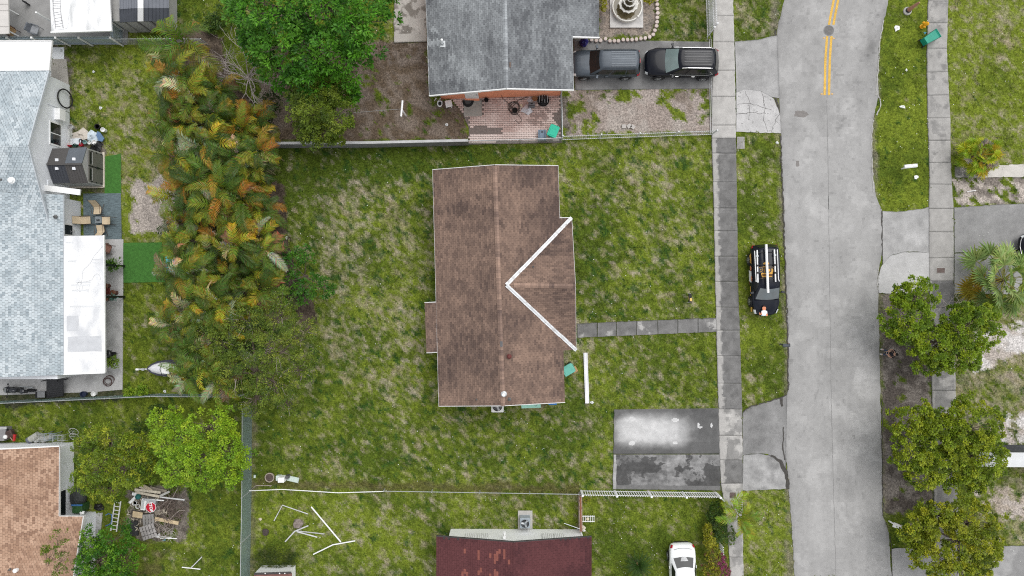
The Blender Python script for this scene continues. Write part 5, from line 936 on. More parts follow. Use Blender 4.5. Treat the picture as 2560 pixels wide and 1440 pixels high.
o = patch('outdoor_rug', [(208, 484), (302, 483), (304, 600), (209, 600)], .022, M('rug_slate', (.13, .17, .185), .95, .3, 7, .2, fine=.25, fscale=26, stretch=(.5, 2, 1)), .02); tag(o, 'blue grey outdoor rug under the four tan lounge chairs', 'rug')
# tan sling chairs, one built, the rest copied
def sling(label):
    t = T('lounge_chair', label, 'chair', (0, 0, 0), 0, 'tan lounge chairs on the blue grey rug'); fm = M('sling_tan', (.60, .49, .34), .8, .06, 4); b = MB(); prof = [(.36, .42), (.0, .33), (-.14, .36), (-.34, .66), (-.52, 1.0)]
    seat = MB(); seat.loft([[Vector((x, -.25, z)), Vector((x, .25, z)), Vector((x, .25, z - .02)), Vector((x, -.25, z - .02))] for x, z in prof[:3]]); seat.build('seat', fm, t, local=True)
    bk = MB(); bk.loft([[Vector((x, -.25, z)), Vector((x, .25, z)), Vector((x, .25, z - .02)), Vector((x, -.25, z - .02))] for x, z in prof[2:]]); bk.build('backrest', fm, t, local=True); fr = M('chair_frame', (.10, .07, .05), .5)
    for s in (-1, 1):
        b = MB(); b.tube([(.40, s * .28, .0), (.34, s * .28, .56), (-.05, s * .29, .60), (-.30, s * .28, .58)], .014, 5); b.build('armrest', fr, t, local=True); b = MB(); b.tube([(.30, s * .27, .40), (-.40, s * .27, .0)], .014, 5); b.build('leg', fr, t, local=True); b = MB(); b.tube([(x, s * .262, z - .01) for x, z in prof], .013, 5); b.build('side_rail', fr, t, local=True)
    return t
ch = sling('tan lounge chair at the top of the blue grey rug, tilted'); ch.location = P(251, 524, .03); ch.rotation_euler = (0, 0, math.radians(-88))
for x, y, r, lb in ((222, 552, 3, 'tan lounge chair on the left side of the rug by the white wall'), (277, 553, 181, 'tan lounge chair on the right side of the small table'), (259, 577, 95, 'tan lounge chair half under the edge of the white flat roof')): dup(ch, P(x, y, .03), math.radians(r), lb)
t = T('side_table', 'small grey square table between the tan lounge chairs', 'table', P(255, 551, .03)); b = MB(); b.box(P(255, 551) + Vector((0, 0, .42)), (.46, .46, .03)); b.build('tabletop', M('table_grey', (.20, .23, .245), .5, .1, 4), t, bevel=.05)
for sx in (-.18, .18):
    for sy in (-.18, .18): b = MB(); b.tube([P(255, 551) + Vector((sx, sy, .03)), P(255, 551) + Vector((sx, sy, .41))], .012, 5); b.build('leg', blackm, t)
for dx in (-.05, .07): b = MB(); b.lathe(P(255, 551) + Vector((dx, -.02, .435)), [(.04, 0), (.045, .08), (.03, .08)], 8); o = b.build('cup', blackm); tag(o, 'dark cup on the small grey table, %s one' % ('left' if dx < 0 else 'right'), 'cup', 'cups on the small grey table')
def wicker(label, loc, rz, fm, sm, name='armchair', cat='chair'):
    t = T(name, label, cat, loc, rz); b = MB(); b.box((.02, 0, .40), (.52, .52, .12)); b.build('seat', sm, t, local=True, bevel=.04); b = MB(); b.box((-.29, 0, .62), (.10, .56, .50), ry=-.2); b.build('backrest', fm, t, local=True, bevel=.04)
    for s in (-1, 1):
        b = MB(); b.box((.0, s * .31, .58), (.56, .07, .05)); b.build('armrest', fm, t, local=True, bevel=.015)
        for x in (-.24, .26): b = MB(); b.tube([(x, s * .3, 0), (x, s * .29, .57)], .022, 5); b.build('leg', fm, t, local=True)
    return t
brn = M('rattan', (.10, .05, .035), .7, .2, 10); wicker('dark brown armchair with a rust cushion under the flat roof edge', P(276, 622, .03), -.35, brn, M('rust_cushion', (.24, .12, .09), .8))
wicker('grey moulded armchair on the top left patio', P(96, 80, .02), -.35, M('grey_plastic', (.15, .16, .18), .5), M('grey_seat', (.30, .31, .33), .5)); wicker('brown chair with a tan cushion beside the beige awning', P(38, 84, .02), -.6, brn, M('tan_cushion', (.46, .30, .16), .8))
b = MB(); b.slab([P(60, 2, .5), P(66, 6, .5), P(64, 9, .5), P(56, 4, .5)], .4); b.tube([P(56, 2, .5), P(66, 6, .1)], .05, 5); o = b.build('garden_tool', blackm); tag(o, 'black bent garden thing at the top edge of the patio', 'clutter')
t = T('table', 'dark red table between three brown round stools under the flat roof', 'table', P(278, 728, .03)); b = MB(); b.box(P(277, 728) + Vector((0, 0, .55)), (.55, .45, .05)); b.build('tabletop', M('maroon', (.12, .03, .025), .4, .2, 3), t, bevel=.05); b = MB(); b.tube([P(277, 728) + Vector((0, 0, .03)), P(277, 728) + Vector((0, 0, .53))], .05, 8); b.build('leg', brn, t)
for x, y, lb in ((291, 732, 'brown round stool right of the dark red table'), (272, 715, 'brown round stool above the dark red table'), (272, 746, 'brown round stool below the dark red table')):
    t = T('stool', lb, 'stool', P(x, y, .03), 0, 'round stools under the flat roof'); b = MB(); b.lathe((0, 0, .38), [(.14, 0), (.20, .02), (.21, .07), (.18, .10), (.05, .11)], 14); b.build('seat', M('stool_brown', (.17, .075, .045), .35, .2, 4), t, local=True); b = MB(); b.lathe((0, 0, 0), [(.16, 0), (.10, .2), (.12, .38)], 10); b.build('base', brn, t, local=True)
t = T('grill', 'black covered kettle grill near the lower end of the patio', 'grill', P(286, 883, .03)); b = MB(); b.blob(P(286, 883) + Vector((0, 0, .72)), (.30, .30, .22), 14, 8, .0); b.build('lid', M('grill_black', (.02, .02, .021), .3, .1, 4, coat=.5), t, smooth=True)
for a in (0, 2.1, 4.2): b = MB(); b.tube([P(286, 883) + Vector((.28 * math.cos(a), .28 * math.sin(a), .03)), P(286, 883) + Vector((.1 * math.cos(a), .1 * math.sin(a), .6))], .015, 5); b.build('leg', blackm, t)
b = MB(); b.box(P(286, 883) + Vector((.38, .0, .70)), (.3, .3, .03)); b.build('side_shelf', blackm, t)
# hose coils
def coil(name, label, c, r0, turns, m, r=.018, z=.04, tail=None, cat='hose', seed=2, sq=.9):
    rr = random.Random(seed); pts = []; n = int(turns * 18); c0 = P(*c)
    for k in range(n + 1):
        a = k * 2 * math.pi / 18; q = r0 * (1 - .35 * (k / n)) * (1 + .16 * math.sin(a * .37 + seed)); pts.append(c0 + Vector((q * math.cos(a) + .06 * math.sin(k * .21), q * sq * math.sin(a) + .06 * math.cos(k * .17), z + .015 * (k / 18))))
    if tail: pts += [P(x, y, z) for x, y in tail]
    b = MB(); b.tube(pts, r, 5); return tag(b.build(name, m), label, cat)
coil('hose', 'brown hose coiled on the pale concrete below the flat roof', (272, 953), .38, 4.5, M('hose_brown', (.10, .06, .055), .6), .018, .05); b = MB(); y0 = P(0, 247, .7).y; b.tube([(wx_ + .10 + .14 * (1 - (z_ / 1.4)), y0 + .62 * math.cos(a), z_) for a, z_ in [(2 * math.pi * k / 28, .74 + .66 * math.sin(2 * math.pi * k / 28)) for k in range(29)]], .05, 6); tag(b.build('hose', rubber), 'black hose loop leaning on the white gable wall', 'hose')
# dark leaning panel, small grey box, buckets, tyres by the fence
t = T('folding_panel', 'dark ribbed sheet panel sloping down below the pale house', 'panel', P(135, 965, .03)); pm_ = M('charcoal_sheet', (.035, .035, .038), .5, .08, 4); q = [P(116, 934, 1.5), P(158, 931, 1.5), P(158.5, 990, .25), P(116, 996, .25)]; b = MB(); b.slab(q, .04); b.build('sheet', pm_, t)
for k in range(12):
    f = (k + .5) / 12; b = MB(); beam(b, q[0].lerp(q[3], f) + Vector((.02, 0, .012)), q[1].lerp(q[2], f) + Vector((-.02, 0, .012)), .035, .025); b.build('rib', pm_, t)
for x in (118, 156): b = MB(); b.box(P(x, 950, .6), (.06, .06, 1.2)); b.build('leg', pm_, t)
t = T('storage_box', 'small grey lidded box beside the dark ribbed panel', 'box', P(103, 986)); b = MB(); b.box(P(103, 986, .25), (.48, .40, .5)); b.build('body', blackm, t); b = MB(); b.box(P(103, 986, .53), (.52, .44, .06)); b.build('lid', M('box_grey', (.20, .205, .21), .6), t, bevel=.02)
def bucket(label, x, y, r, hh, m, rimm_=None, inner=None, z0=.0, name='bucket', cat='bucket', group=None):
    t = T(name, label, cat, P(x, y, z0), 0, group); b = MB(); b.lathe((0, 0, 0), [(r * .8, 0), (r, hh), (r * 1.06, hh), (r * 1.06, hh + .03), (r * .9, hh + .03), (r * .85, hh * .5)], 14); b.build('body', m, t, local=True); b = MB(); b.lathe((0, 0, hh * .45), [(r * .86, 0), (r * .86, .01)], 14); b.build('filling', inner or blackm, t, local=True); return t
bucket('white rimmed pot by the lower patio fence', 214, 984, .20, .3, M('pot_navy', (.03, .04, .08), .5), None, M('soil', (.09, .06, .045), .95), cat='pot', name='flower_pot'); bucket('white bucket lying beside the rimmed pot at the fence', 240, 983, .16, .3, whitem)
# ---------------------------------------------------------------- orange house: paver patio and clutter
PV = [(1172, 241), (1400, 238), (1402, 356), (1172, 359)]
pav = bpy.data.objects.new('paver_patio', None); C.objects.link(pav); kind(pav, 'structure'); pav.location = P(1285, 300); o = patch('joint_sand', [(1130, 245), (1164, 246), (1400, 238), (1404, 357), (1172, 361), (1172, 320), (1150, 270)], .012, M('joint_sand', (.20, .165, .15), .95, .2, 8), parent=pav); kind(o, 'structure')
pm0 = M('paver', None, .85, .12, 9, .25, attr=True, fine=.12); b = MB(); w_, hgt = .23, .158; b.slab([Vector((x, y, .055)) for x, y in ((-.5 * w_, -.28 * hgt), (-.36 * w_, -.46 * hgt), (-.12 * w_, -.36 * hgt), (.12 * w_, -.36 * hgt), (.36 * w_, -.46 * hgt), (.5 * w_, -.28 * hgt), (.5 * w_, .28 * hgt), (.36 * w_, .46 * hgt), (.12 * w_, .36 * hgt), (-.12 * w_, .36 * hgt), (-.36 * w_, .46 * hgt), (-.5 * w_, .28 * hgt))], .05, (1, 1, 1)); tpl = b.build('paver', pm0, pav, local=True); tpl_used = False; rest = MB(); cand = []
gx0 = P(1128, 238); rr = random.Random(8)
for j in range(24):
    for i in range(34):
        x = gx0.x + i * .238 + (j % 2) * .119; y = gx0.y - .1 - j * .150; px, py = 1280 + x * S, 720 - y * S
        if py > 356 - (px - 1172) * .014 or py < 247 - (px - 1104) * .03 or px > 1398: continue
        if px < 1172 and (py > 292 or px < 1128 + max(0, (py - 250)) * .85): continue
        if 1158 < px < 1206 and 247 < py < 290: continue
        if 1172 < px < 1255 and 319 + R.uniform(-3, 3) < py < 338 + R.uniform(-2, 2) - (px - 1172) * .05: continue
        if px > 1380 and 268 < py < 318 and px > 1398 - (24 - abs(py - 293)) * .75 + R.uniform(-4, 4): continue
        v = NB(px, py); c = lerp3((.52, .38, .34), (.74, .60, .55), (v - .35) / .3 + rr.uniform(-.25, .25)); c = lerp3(c, (.20, .14, .125), .55 if (px - 1345) ** 2 / 30 ** 2 + (py - 285) ** 2 / 30 ** 2 < 1 and rr.random() < .5 else 0); c = lerp3(c, (.76, .66, .62), .5 if py > 330 else 0); cand.append((-py + rr.random() * 8, x, y, c, rr.uniform(-.05, .05), rr.uniform(-.007, .007)))
cand.sort(key=lambda q: q[0])
for k, (_, x, y, c, a, dz) in enumerate(cand):
    if k < 300:
        if not tpl_used: o = tpl; tpl_used = True
        else: o = bpy.data.objects.new('paver', tpl.data); C.objects.link(o); o.parent = pav
        o.location = Vector((x, y, dz)) - pav.location; o.rotation_euler = (0, 0, a); o.color = (*c, 1)
    else:
        vs = [Vector((x, y, dz)) + v.co for v in tpl.data.vertices]; rest.add(vs, [tuple(p.vertices) for p in tpl.data.polygons], c)
if rest.f: kind(rest.build('paver_field', pm0, pav), 'stuff')
o = patch('door_pad', [(1159, 250), (1204, 249), (1205, 290), (1160, 291)], .075, M('pad_concrete', (.34, .32, .29), .9, .1, 4, .2, fine=.1), .07); tag(o, 'square concrete pad in front of the white door of the orange house', 'concrete pad')
b = MB(); n = 14; c0 = P(1170, 251, .085); b.slab([c0 + Vector((.40 * math.cos(-math.pi * k / n), .46 * math.sin(-math.pi * k / n), .02)) for k in range(n + 1)], .02); t = b.build('doormat', rubber); tag(t, 'half round black doormat on the concrete pad', 'doormat'); b = MB(); b.slab([c0 + Vector((.24 * math.cos(-math.pi * k / n), .27 * math.sin(-math.pi * k / n), .032)) for k in range(n + 1)], .012); b.build('inner_ring', M('mat_grey', (.08, .08, .08), .9), t)
bucket('black bucket against the orange wall right of the door', 1216, 252, .15, .26, blackm, z0=.06)
t = T('planter', 'round black planter standing in the tangle of dark hose', 'planter', P(1287, 278, .06)); b = MB(); b.lathe((0, 0, 0), [(.16, 0), (.20, .25), (.20, .27), (.17, .27), (.16, .2)], 14); b.build('body', blackm, t, local=True); b = MB(); b.lathe((0, 0, .2), [(.165, 0), (.165, .01)], 14); b.build('filling', M('soil_black', (.015, .013, .012), .95), t, local=True)
hm = M('hose_dark', (.07, .055, .05), .6); coil('hose', 'dark hose tangled on the pink pavers round the black planter', (1285, 270), .42, 2.6, hm, .022, .08, [(1296, 250), (1310, 246), (1318, 242)], seed=5, sq=1.1); b = MB(); b.tube([P(1253, 238, .6), P(1257, 246, .1), (P(1275, 262, .09)), P(1285, 275, .09), P(1298, 290, .09), P(1305, 300, .09), P(1298, 309, .09), P(1288, 300, .09)], .016, 5); o = b.build('hose', hm); tag(o, 'loose end of dark hose leaning on the orange wall', 'hose')
t = T('engine_block', 'greasy black engine part on a tray by the orange wall', 'engine', P(1358, 252, .06)); eng = M('greasy_metal', (.045, .045, .045), .5, .4, 8, metal=.5); b = MB(); b.lathe((0, 0, 0), [(.38, 0), (.42, .08), (.40, .10), (.34, .05)], 12); b.build('tray', blackm, t, local=True)
for k in range(9): rr = random.Random(k); b = MB(); b.box((rr.uniform(-.2, .2), rr.uniform(-.2, .2), .18 + rr.uniform(-.05, .12)), (rr.uniform(.08, .25), rr.uniform(.08, .22), rr.uniform(.12, .3)), rr.uniform(0, 3)); b.build('casting', eng, t, local=True, bevel=.015)
for k in range(4): b = MB(); b.tube([(-.3 + .2 * k, -.2, .3), (-.25 + .17 * k, .3, .38)], .02, 5); b.build('pipe', galvm, t, local=True)
t = T('toolbox', 'grey case with a black handle among plastic wrap on the pavers', 'case', P(1329, 264, .06)); b = MB(); b.box((0, 0, .15), (.44, .34, .3)); b.build('body', M('case_grey', (.17, .17, .18), .5), t, local=True, bevel=.02); b = MB(); b.box((0, -.1, .31), (.44, .05, .02)); b.box((.0, .06, .32), (.16, .05, .03)); b.build('handle', blackm, t, local=True)
def crumple(name, label, cat, c, r, m, seed, hh=.1, z=.06, sx=1.0):
    rr = random.Random(seed); b = MB(); n = 9; rings = []
    for i in range(4):
        q = 1 - i / 3.2; rings.append([P(*c) + Vector((math.cos(2 * math.pi * k / n) * r * sx * q * (1 + rr.uniform(-.45, .45)), math.sin(2 * math.pi * k / n) * r * q * (1 + rr.uniform(-.45, .45)), z + hh * i / 3 * (1 + rr.uniform(-.5, .3)))) for k in range(n)])
    b.loft(rings); return tag(b.build(name, m), label, cat)
filmm = M('plastic_film', (.55, .54, .57), .25, .1, 6, spec=.6)
crumple('plastic_sheet', 'crumpled clear plastic sheet beside the grey case', 'plastic sheet', (1318, 274), .34, filmm, 4, .12, .06, 1.1); crumple('plastic_sheet', 'smaller wad of clear plastic above the grey case by the wall', 'plastic sheet', (1325, 250), .2, filmm, 6)
b = MB(); b.box(P(1303, 264, .12), (.12, .14, .12), .3); o = b.build('small_box', M('cream_box', (.62, .55, .38), .7)); tag(o, 'small cream box between hose and plastic sheet', 'box'); b = MB(); b.lathe(P(1337, 247, .06), [(.16, 0), (.19, .1), (.17, .1), (.15, .04)], 12); o = b.build('basin', M('terracotta', (.34, .17, .08), .8)); tag(o, 'brown basin leaning near the engine part', 'basin')
t = T('stool', 'upturned white plastic stool seat left of the paver patio', 'stool', P(1123, 263)); b = MB(); b.box((0, 0, .42), (.46, .48, .06), .2); b.build('seat', whitem, t, local=True, bevel=.12)
for sx, sy in ((-.17, -.18), (.17, -.18), (-.17, .18), (.17, .18)): b = MB(); b.tube([(sx * 1.1, sy * 1.1, 0), (sx, sy, .4)], .02, 5); b.build('leg', whitem, t, local=True)
t = T('toilet', 'old white toilet bowl under the corner of the grey roof', 'toilet', P(1101, 262)); b = MB(); b.lathe((0, 0, 0), [(.13, 0), (.12, .2), (.2, .36), (.22, .40), (.16, .40), (.1, .3)], 14, .85, 1.15); b.build('bowl', whitem, t, local=True); b = MB(); b.lathe((0, 0, .36), [(.12, 0), (.12, .01)], 12); b.build('opening', blackm, t, local=True)
for k, (x0, m, lb) in enumerate(((1100, woodm, 'tan pole leaning in the corner left of the orange wall'), (1105, rustm, 'reddish pole leaning right of the tan one by the orange wall'), (1089, whitem, 'white pole leaning leftmost under the grey roof corner'))): b = MB(); b.tube([P(x0 - 3, 252, .05), P(x0 + 1, 246, 1.7)], .05 if k < 2 else .03, 7); o = b.build('pole', m); tag(o, lb, 'pole', 'poles in the corner of the orange house')
t = T('cart', 'blue grey plastic cart beside the green bin on the pavers', 'cart', P(1355, 340, .06)); cm = M('cart_blue', (.19, .26, .34), .5, .1, 3); b = MB(); b.box((0, 0, .30), (.56, .74, .12)); b.build('tub', cm, t, local=True, bevel=.04)
for sx in (-.16, .16): b = MB(); b.box((sx, 0, .375), (.05, .66, .04)); b.build('ridge', M('cart_dark', (.12, .17, .23), .5), t, local=True)
b = MB(); b.lathe((0, .2, .37), [(.10, 0), (.06, .02)], 3); b.build('cup_recess', blackm, t, local=True)
for sx in (-.25, .25): b = MB(); b.lathe((sx, -.28, .14), [(.06, -.03), (.14, -.03), (.14, .03), (.06, .03)], 12, M=Matrix.Rotation(math.pi / 2, 3, 'Y')); b.build('wheel', rubber, t, local=True)
def wheelie_bin(label, loc, rz, m, lean=0, lid=None, open_=False):
    t = T('wheelie_bin', label, 'bin', loc, rz, None); b = MB(); b.loft([[Vector((x * w_, y * d_, z)) for x, y in ((-1, -1), (1, -1), (1, 1), (-1, 1))] for z, w_, d_ in ((.10, .23, .26), (.95, .29, .34), (1.0, .31, .37), (1.02, .31, .37))]); b.build('body', m, t, local=True, bevel=.03)
    lm = lid or m; b = MB(); b.box((0, .01, 1.05), (.66, .80, .06)); l_ = b.build('lid', lm, t, local=True, bevel=.04); b = MB(); b.box((0, .10, 1.09), (.44, .42, .02)); b.build('lid_panel', lm, l_, local=True, bevel=.01)
    for dx in (-.12, .12): b = MB(); b.box((dx, -.22, 1.085), (.05, .14, .02)); b.build('lid_rib', lm, l_, local=True)
    b = MB(); b.tube([(-.24, -.42, 1.0), (.24, -.42, 1.0)], .02, 6); b.build('handle', m, t, local=True)
    for sx in (-1, 1): b = MB(); b.lathe((sx * .27, -.30, .13), [(.04, -.03), (.13, -.03), (.13, .03), (.04, .03)], 12, M=Matrix.Rotation(math.pi / 2, 3, 'Y')); b.build('wheel', rubber, t, local=True)
    return t
wheelie_bin('bright green wheelie bin in the corner of the pink pavers', P(1381, 336, .06), 2.75, M('bin_bright', (.01, .42, .27), .4, .06, 3)); wheelie_bin('faded teal wheelie bin beside the brown house', P(1418, 920), 2.1, M('bin_teal', (.14, .44, .36), .5, .1, 3))
t = wheelie_bin('dark teal wheelie bin lying on its side on the far verge', P(2306, 107, .32), .0, M('bin_green', (.015, .29, .20), .4, .08, 3)); t.rotation_euler = (math.radians(90), 0, math.radians(122))
t = T('bin', 'dark green bin with a blue rim beside the white walls of the tan house', 'bin', P(214, 1262)); gm = M('bin_forest', (.03, .085, .025), .6, .2, 4); b = MB(); b.loft([[Vector((x * w_, y * d_, z)) for x, y in ((-1, -1), (1, -1), (1, 1), (-1, 1))] for z, w_, d_ in ((.0, .28, .25), (.95, .34, .30))]); b.build('body', gm, t, local=True, bevel=.03); b = MB(); b.box((0, .28, .97), (.74, .10, .08)); b.build('rim', M('bin_blue', (.05, .14, .33), .5), t, local=True)
b = MB(); b.box(P(1437, 923, .1), (.30, .42, .2), .5); o = b.build('cardboard_box', M('cardboard', (.42, .25, .12), .85, .1, 4)); tag(o, 'flattened cardboard box beside the faded teal bin', 'box')
# ---------------------------------------------------------------- main lot objects
t = T('beam', 'long white painted plank lying beside the brown house', 'beam', P(1465, 945)); b = MB(); A_, B_ = P(1463.5, 882, .13), P(1468, 1008, .13); beam(b, A_, B_, .27, .13); b.build('plank', M('white_plank', (.80, .80, .82), .6, .07, 2), t)
for f in (.36, .64): b = MB(); beam(b, A_ + Vector((-.08 + .16 * (f > .5), 0, .07)), B_ + Vector((-.08 + .16 * (f > .5), 0, .07)), .012, .006); b.build('joint', M('joint_grey', (.42, .42, .44), .7), t)
def acunit(label, x, y, sz, hh, m, fanm, rz=0):
    t = T('air_conditioner', label, 'air conditioner', P(x, y), rz, None); b = MB(); b.box((0, 0, hh / 2), (sz, sz, hh)); b.build('cabinet', m, t, local=True, bevel=.06); b = MB(); b.lathe((0, 0, hh), [(sz * .40, .0), (sz * .40, .012)], 22); b.build('fan_well', blackm, t, local=True)
    for k in range(3): a = k * 2.094 + .9; b = MB(); b.box((sz * .19 * math.cos(a), sz * .19 * math.sin(a), hh + .03), (sz * .34, sz * .17, .015), a, .25); b.build('fan_blade', fanm, t, local=True, bevel=.01)
    for k in range(10): a = k * math.pi / 10; b = MB(); b.tube([(sz * .4 * math.cos(a), sz * .4 * math.sin(a), hh + .05), (-sz * .4 * math.cos(a), -sz * .4 * math.sin(a), hh + .05)], .004, 3); b.build('guard_wire', m, t, local=True)
    b = MB(); b.lathe((0, 0, hh), [(sz * .42, .01), (sz * .43, .05), (sz * .40, .055), (sz * .39, .01)], 22); b.build('guard_ring', m, t, local=True); return t
acunit('white air conditioner half under the lower eave of the brown house', 1244, 1011, .86, .75, M('ac_white', (.78, .77, .75), .6, .05, 3), M('ac_fan', (.42, .42, .43), .5))
t = acunit('grey air conditioner on a pad above the white wall of the red house', 1312, 1299, .72, .80, M('ac_grey', (.33, .375, .41), .5, .06, 3), galvm); b = MB(); b.box(P(1313, 1299, .04), (1.0, 1.25, .08)); o = b.build('concrete_pad', M('pad_grey', (.46, .44, .41), .9, .1, 4)); tag(o, 'concrete pad under the grey air conditioner', 'concrete pad')
t = T('awning', 'mint green panel sticking out under the lower eave of the brown house', 'awning', P(1328, 1003)); b = MB(); q = [P(1302, 1006, 1.7), P(1351, 1003, 1.7), P(1352, 1019, 1.3), P(1304, 1021, 1.3)]; b.slab(q, .05); b.build('panel', M('mint', (.36, .66, .54), .6, .08, 3), t); b = MB(); b.tube([P(1336, 1012, 1.65), P(1340, 1016, 1.6), P(1344, 1010, 1.65)], .015, 5); b.build('wire', leadm, t)
b = MB(); b.box(P(1381, 1003, .9), (.55, .42, .5)); o = b.build('blue_crate', M('crate_blue', (.02, .15, .42), .5)); tag(o, 'blue crate peeping out under the eave corner of the brown house', 'crate')
t = T('yard_sign', 'small black and yellow yard sign standing on the front lawn', 'sign', P(1719, 745)); b = MB(); b.box(P(1719, 745) + Vector((0, 0, .45)), (.03, .60, .45)); b.build('board', blackm, t)
for s in (-1, 1): b = MB(); b.box(P(1719, 745) + Vector((s * .018, 0, .45)), (.006, .22, .43)); b.build('yellow_band', M('sign_yellow', (.75, .52, .16), .6), t); b = MB(); b.box(P(1719, 745) + Vector((0, s * .31, .35)), (.03, .03, .7)); b.build('stake', whitem, t)
b = MB(); b.box(P(1719, 745) + Vector((0, 0, .69)), (.20, .62, .02)); b.build('top_fold', M('sign_black', (.01, .01, .01), .5), t); b = MB(); b.box(P(1720, 748) + Vector((.02, -.02, .705)), (.14, .2, .01)); b.build('yellow_fold', M('sign_yellow', None), t)
t = T('utility_box', 'pale green white utility cabinet with its lid open in the lower left lawn', 'utility box', P(712, 1198)); wg = M('pale_green', (.62, .70, .66), .5, .05, 4); b = MB(); b.box(P(706, 1197, .35), (.42, .36, .7)); b.build('cabinet', whitem, t, bevel=.03); b = MB(); b.box(P(697, 1194, .2), (.30, .34, .4)); b.build('meter', wg, t, bevel=.03); b = MB(); b.box(P(720, 1191, .25), (.2, .2, .5)); b.build('pipe_box', M('box_dark', (.10, .10, .10), .6), t); b = MB(); b.box(P(733, 1198, .12), (.78, .36, .05), -.22); b.build('lid', M('lid_pale', (.50, .58, .53), .5), t)
t = T('manhole_ring', 'round concrete ring full of dirt in the lower left lawn', 'manhole', P(675, 1193)); b = MB(); b.lathe((0, 0, 0), [(.33, 0), (.33, .12), (.27, .12), (.27, .04)], 18); b.build('ring', M('ring_concrete', (.36, .31, .25), .9, .15, 6), t, local=True); b = MB(); b.lathe((0, 0, .04), [(.27, 0), (.27, .03), (.1, .05)], 14); b.build('dirt', M('dirt_brown', (.10, .075, .065), .95, .3, 8), t, local=True)
b = MB(); b.box(P(637, 1191, .05), (.12, .2, .1)); o = b.build('marker', wg); tag(o, 'small white marker stub beside the chain link fence', 'marker')
def sticks(label, pts, r, m, name='pipe', z=.06, cat='pipe', group='pale pipes lying in the lower lawn'):
    b = MB(); b.tube([P(x, y, z) for x, y in pts], r, 6); return tag(b.build(name, m), label, cat, group)
pg_ = M('pale_pipe', (.60, .60, .60), .6, .1, 4)
sticks('bent pale pipe at the upper left of the lower lawn', [(685, 1302), (706, 1263), (770, 1285)], .035, pg_); sticks('longest straight white pipe slanting down the lower lawn', [(778, 1267), (852, 1355)], .05, whitem); sticks('bent white pipe below the longest pipe', [(783, 1386), (832, 1362), (888, 1352)], .045, whitem)
sticks('short forked pale pipe just below the stump', [(713, 1354), (737, 1328), (771, 1314)], .05, pg_); sticks('pale pipe running right from the fork below the stump', [(739, 1327), (811, 1335)], .04, M('grey_pipe', (.46, .46, .45), .6)); sticks('lower pale pipe running right from the fork below the stump', [(742, 1329), (793, 1343)], .045, pg_)
sticks('short white pipe on the grass left of the green fence', [(455, 1418), (501, 1423)], .04, whitem, group=None); sticks('grey pipe crossing the short white pipe left of the green fence', [(477, 1420), (505, 1392)], .035, pg_, z=.14, group=None)
b = MB(); b.blob(P(745, 1309, .12), (.36, .33, .25), 11, 6, .22, 3); o = b.build('tree_stump', M('stump', (.23, .19, .17), .95, .35, 6, .5)); tag(o, 'grey tree stump among the pale pipes', 'stump')
b = MB(); b.blob(P(664, 1331, .05), (.25, .24, .12), 10, 5, .2, 4); o = b.build('dirt_mound', M('mound', (.07, .055, .05), .95, .3, 8, .4)); tag(o, 'dark dirt mound near the green chain link fence', 'mound'); b = MB(); b.blob(P(651, 1298, .04), (.13, .1, .08), 8, 5, .15, 5); o = b.build('rock', M('pale_rock', (.60, .53, .42), .9)); tag(o, 'pale rock above the dark dirt mound', 'rock')
t = T('clothesline_post', 'white T shaped clothesline post in the brown yard', 'post', P(1016, 290)); b = MB(); b.tube([P(1015, 290), P(1015, 290) + Vector((0, 0, 1.9))], .05, 8); b.build('post', whitem, t); hd = P(1015, 290) + Vector((0, 0, 1.9)); b = MB(); b.tube([hd + Vector((.06, .56, 0)), hd + Vector((-.04, -.50, 0))], .065, 8); b.build('arm', whitem, t)
b = MB(); b.tube([hd, hd + Vector((-1.6, -.1, -.06)), hd + Vector((-3.2, -.25, 0))], .008, 4); o = b.build('clothesline', galvm); tag(o, 'thin clothesline running from the white post to the dark tree', 'line')
for k, (x, y, a) in enumerate(((1560, 316, .0), (1573, 315, .5), (1582, 317, -.6))): b = MB(); b.box(P(x, y, .05), (.30, .26, .07), a); o = b.build('paving_block', M('block_grey', (.46, .43, .40), .9, .1, 5)); tag(o, ('left', 'middle', 'right')[k] + 'most pale block lying in the sandy front yard' if k != 1 else 'middle pale block lying in the sandy front yard', 'block', 'blocks in the sandy front yard')
# edging stones round the fountain bed
pts = [(1478, 101), (1490, 103), (1501, 103), (1513, 99), (1524, 104), (1535, 104), (1545, 104), (1557, 101), (1568, 101), (1579, 101), (1590, 100), (1601, 98.5), (1612, 97), (1623, 94.5), (1632, 88), (1636, 78), (1640, 67), (1641.5, 57), (1642, 46), (1643, 35), (1642.5, 24), (1642, 13), (1641, 2), (1640, -9)]
t = T('stone_edging', 'curved row of pale pink edging stones round the fountain bed', 'edging', P(1560, 102)); sm2 = M('edging_stone', None, .85, .1, 6, .2, attr=True, fine=.1); tp_ = None
for k, (x, y) in enumerate(pts):
    if tp_ is None: b = MB(); b.slab([Vector((.14 * math.cos(a) * (1.0 if abs(math.cos(a)) < .8 else .9), .14 * math.sin(a), .20)) for a in [math.pi / 4 * i + .39 for i in range(8)]], .2, (1, 1, 1)); o = b.build('stone', sm2, t, local=True, bevel=.02); tp_ = o
    else: o = bpy.data.objects.new('stone', tp_.data); C.objects.link(o); o.parent = t; m_ = o.modifiers.new('bevel', 'BEVEL'); m_.width = .02; m_.segments = 2
    o.location = P(x, y) - t.location + Vector((0, 0, R.uniform(-.02, .01))); o.rotation_euler = (0, 0, R.uniform(-.3, .3) + (0 if k < 14 else 1.5)); q = R.uniform(-.04, .04); o.color = (.58 + q, .49 + q, .45 + q, 1)
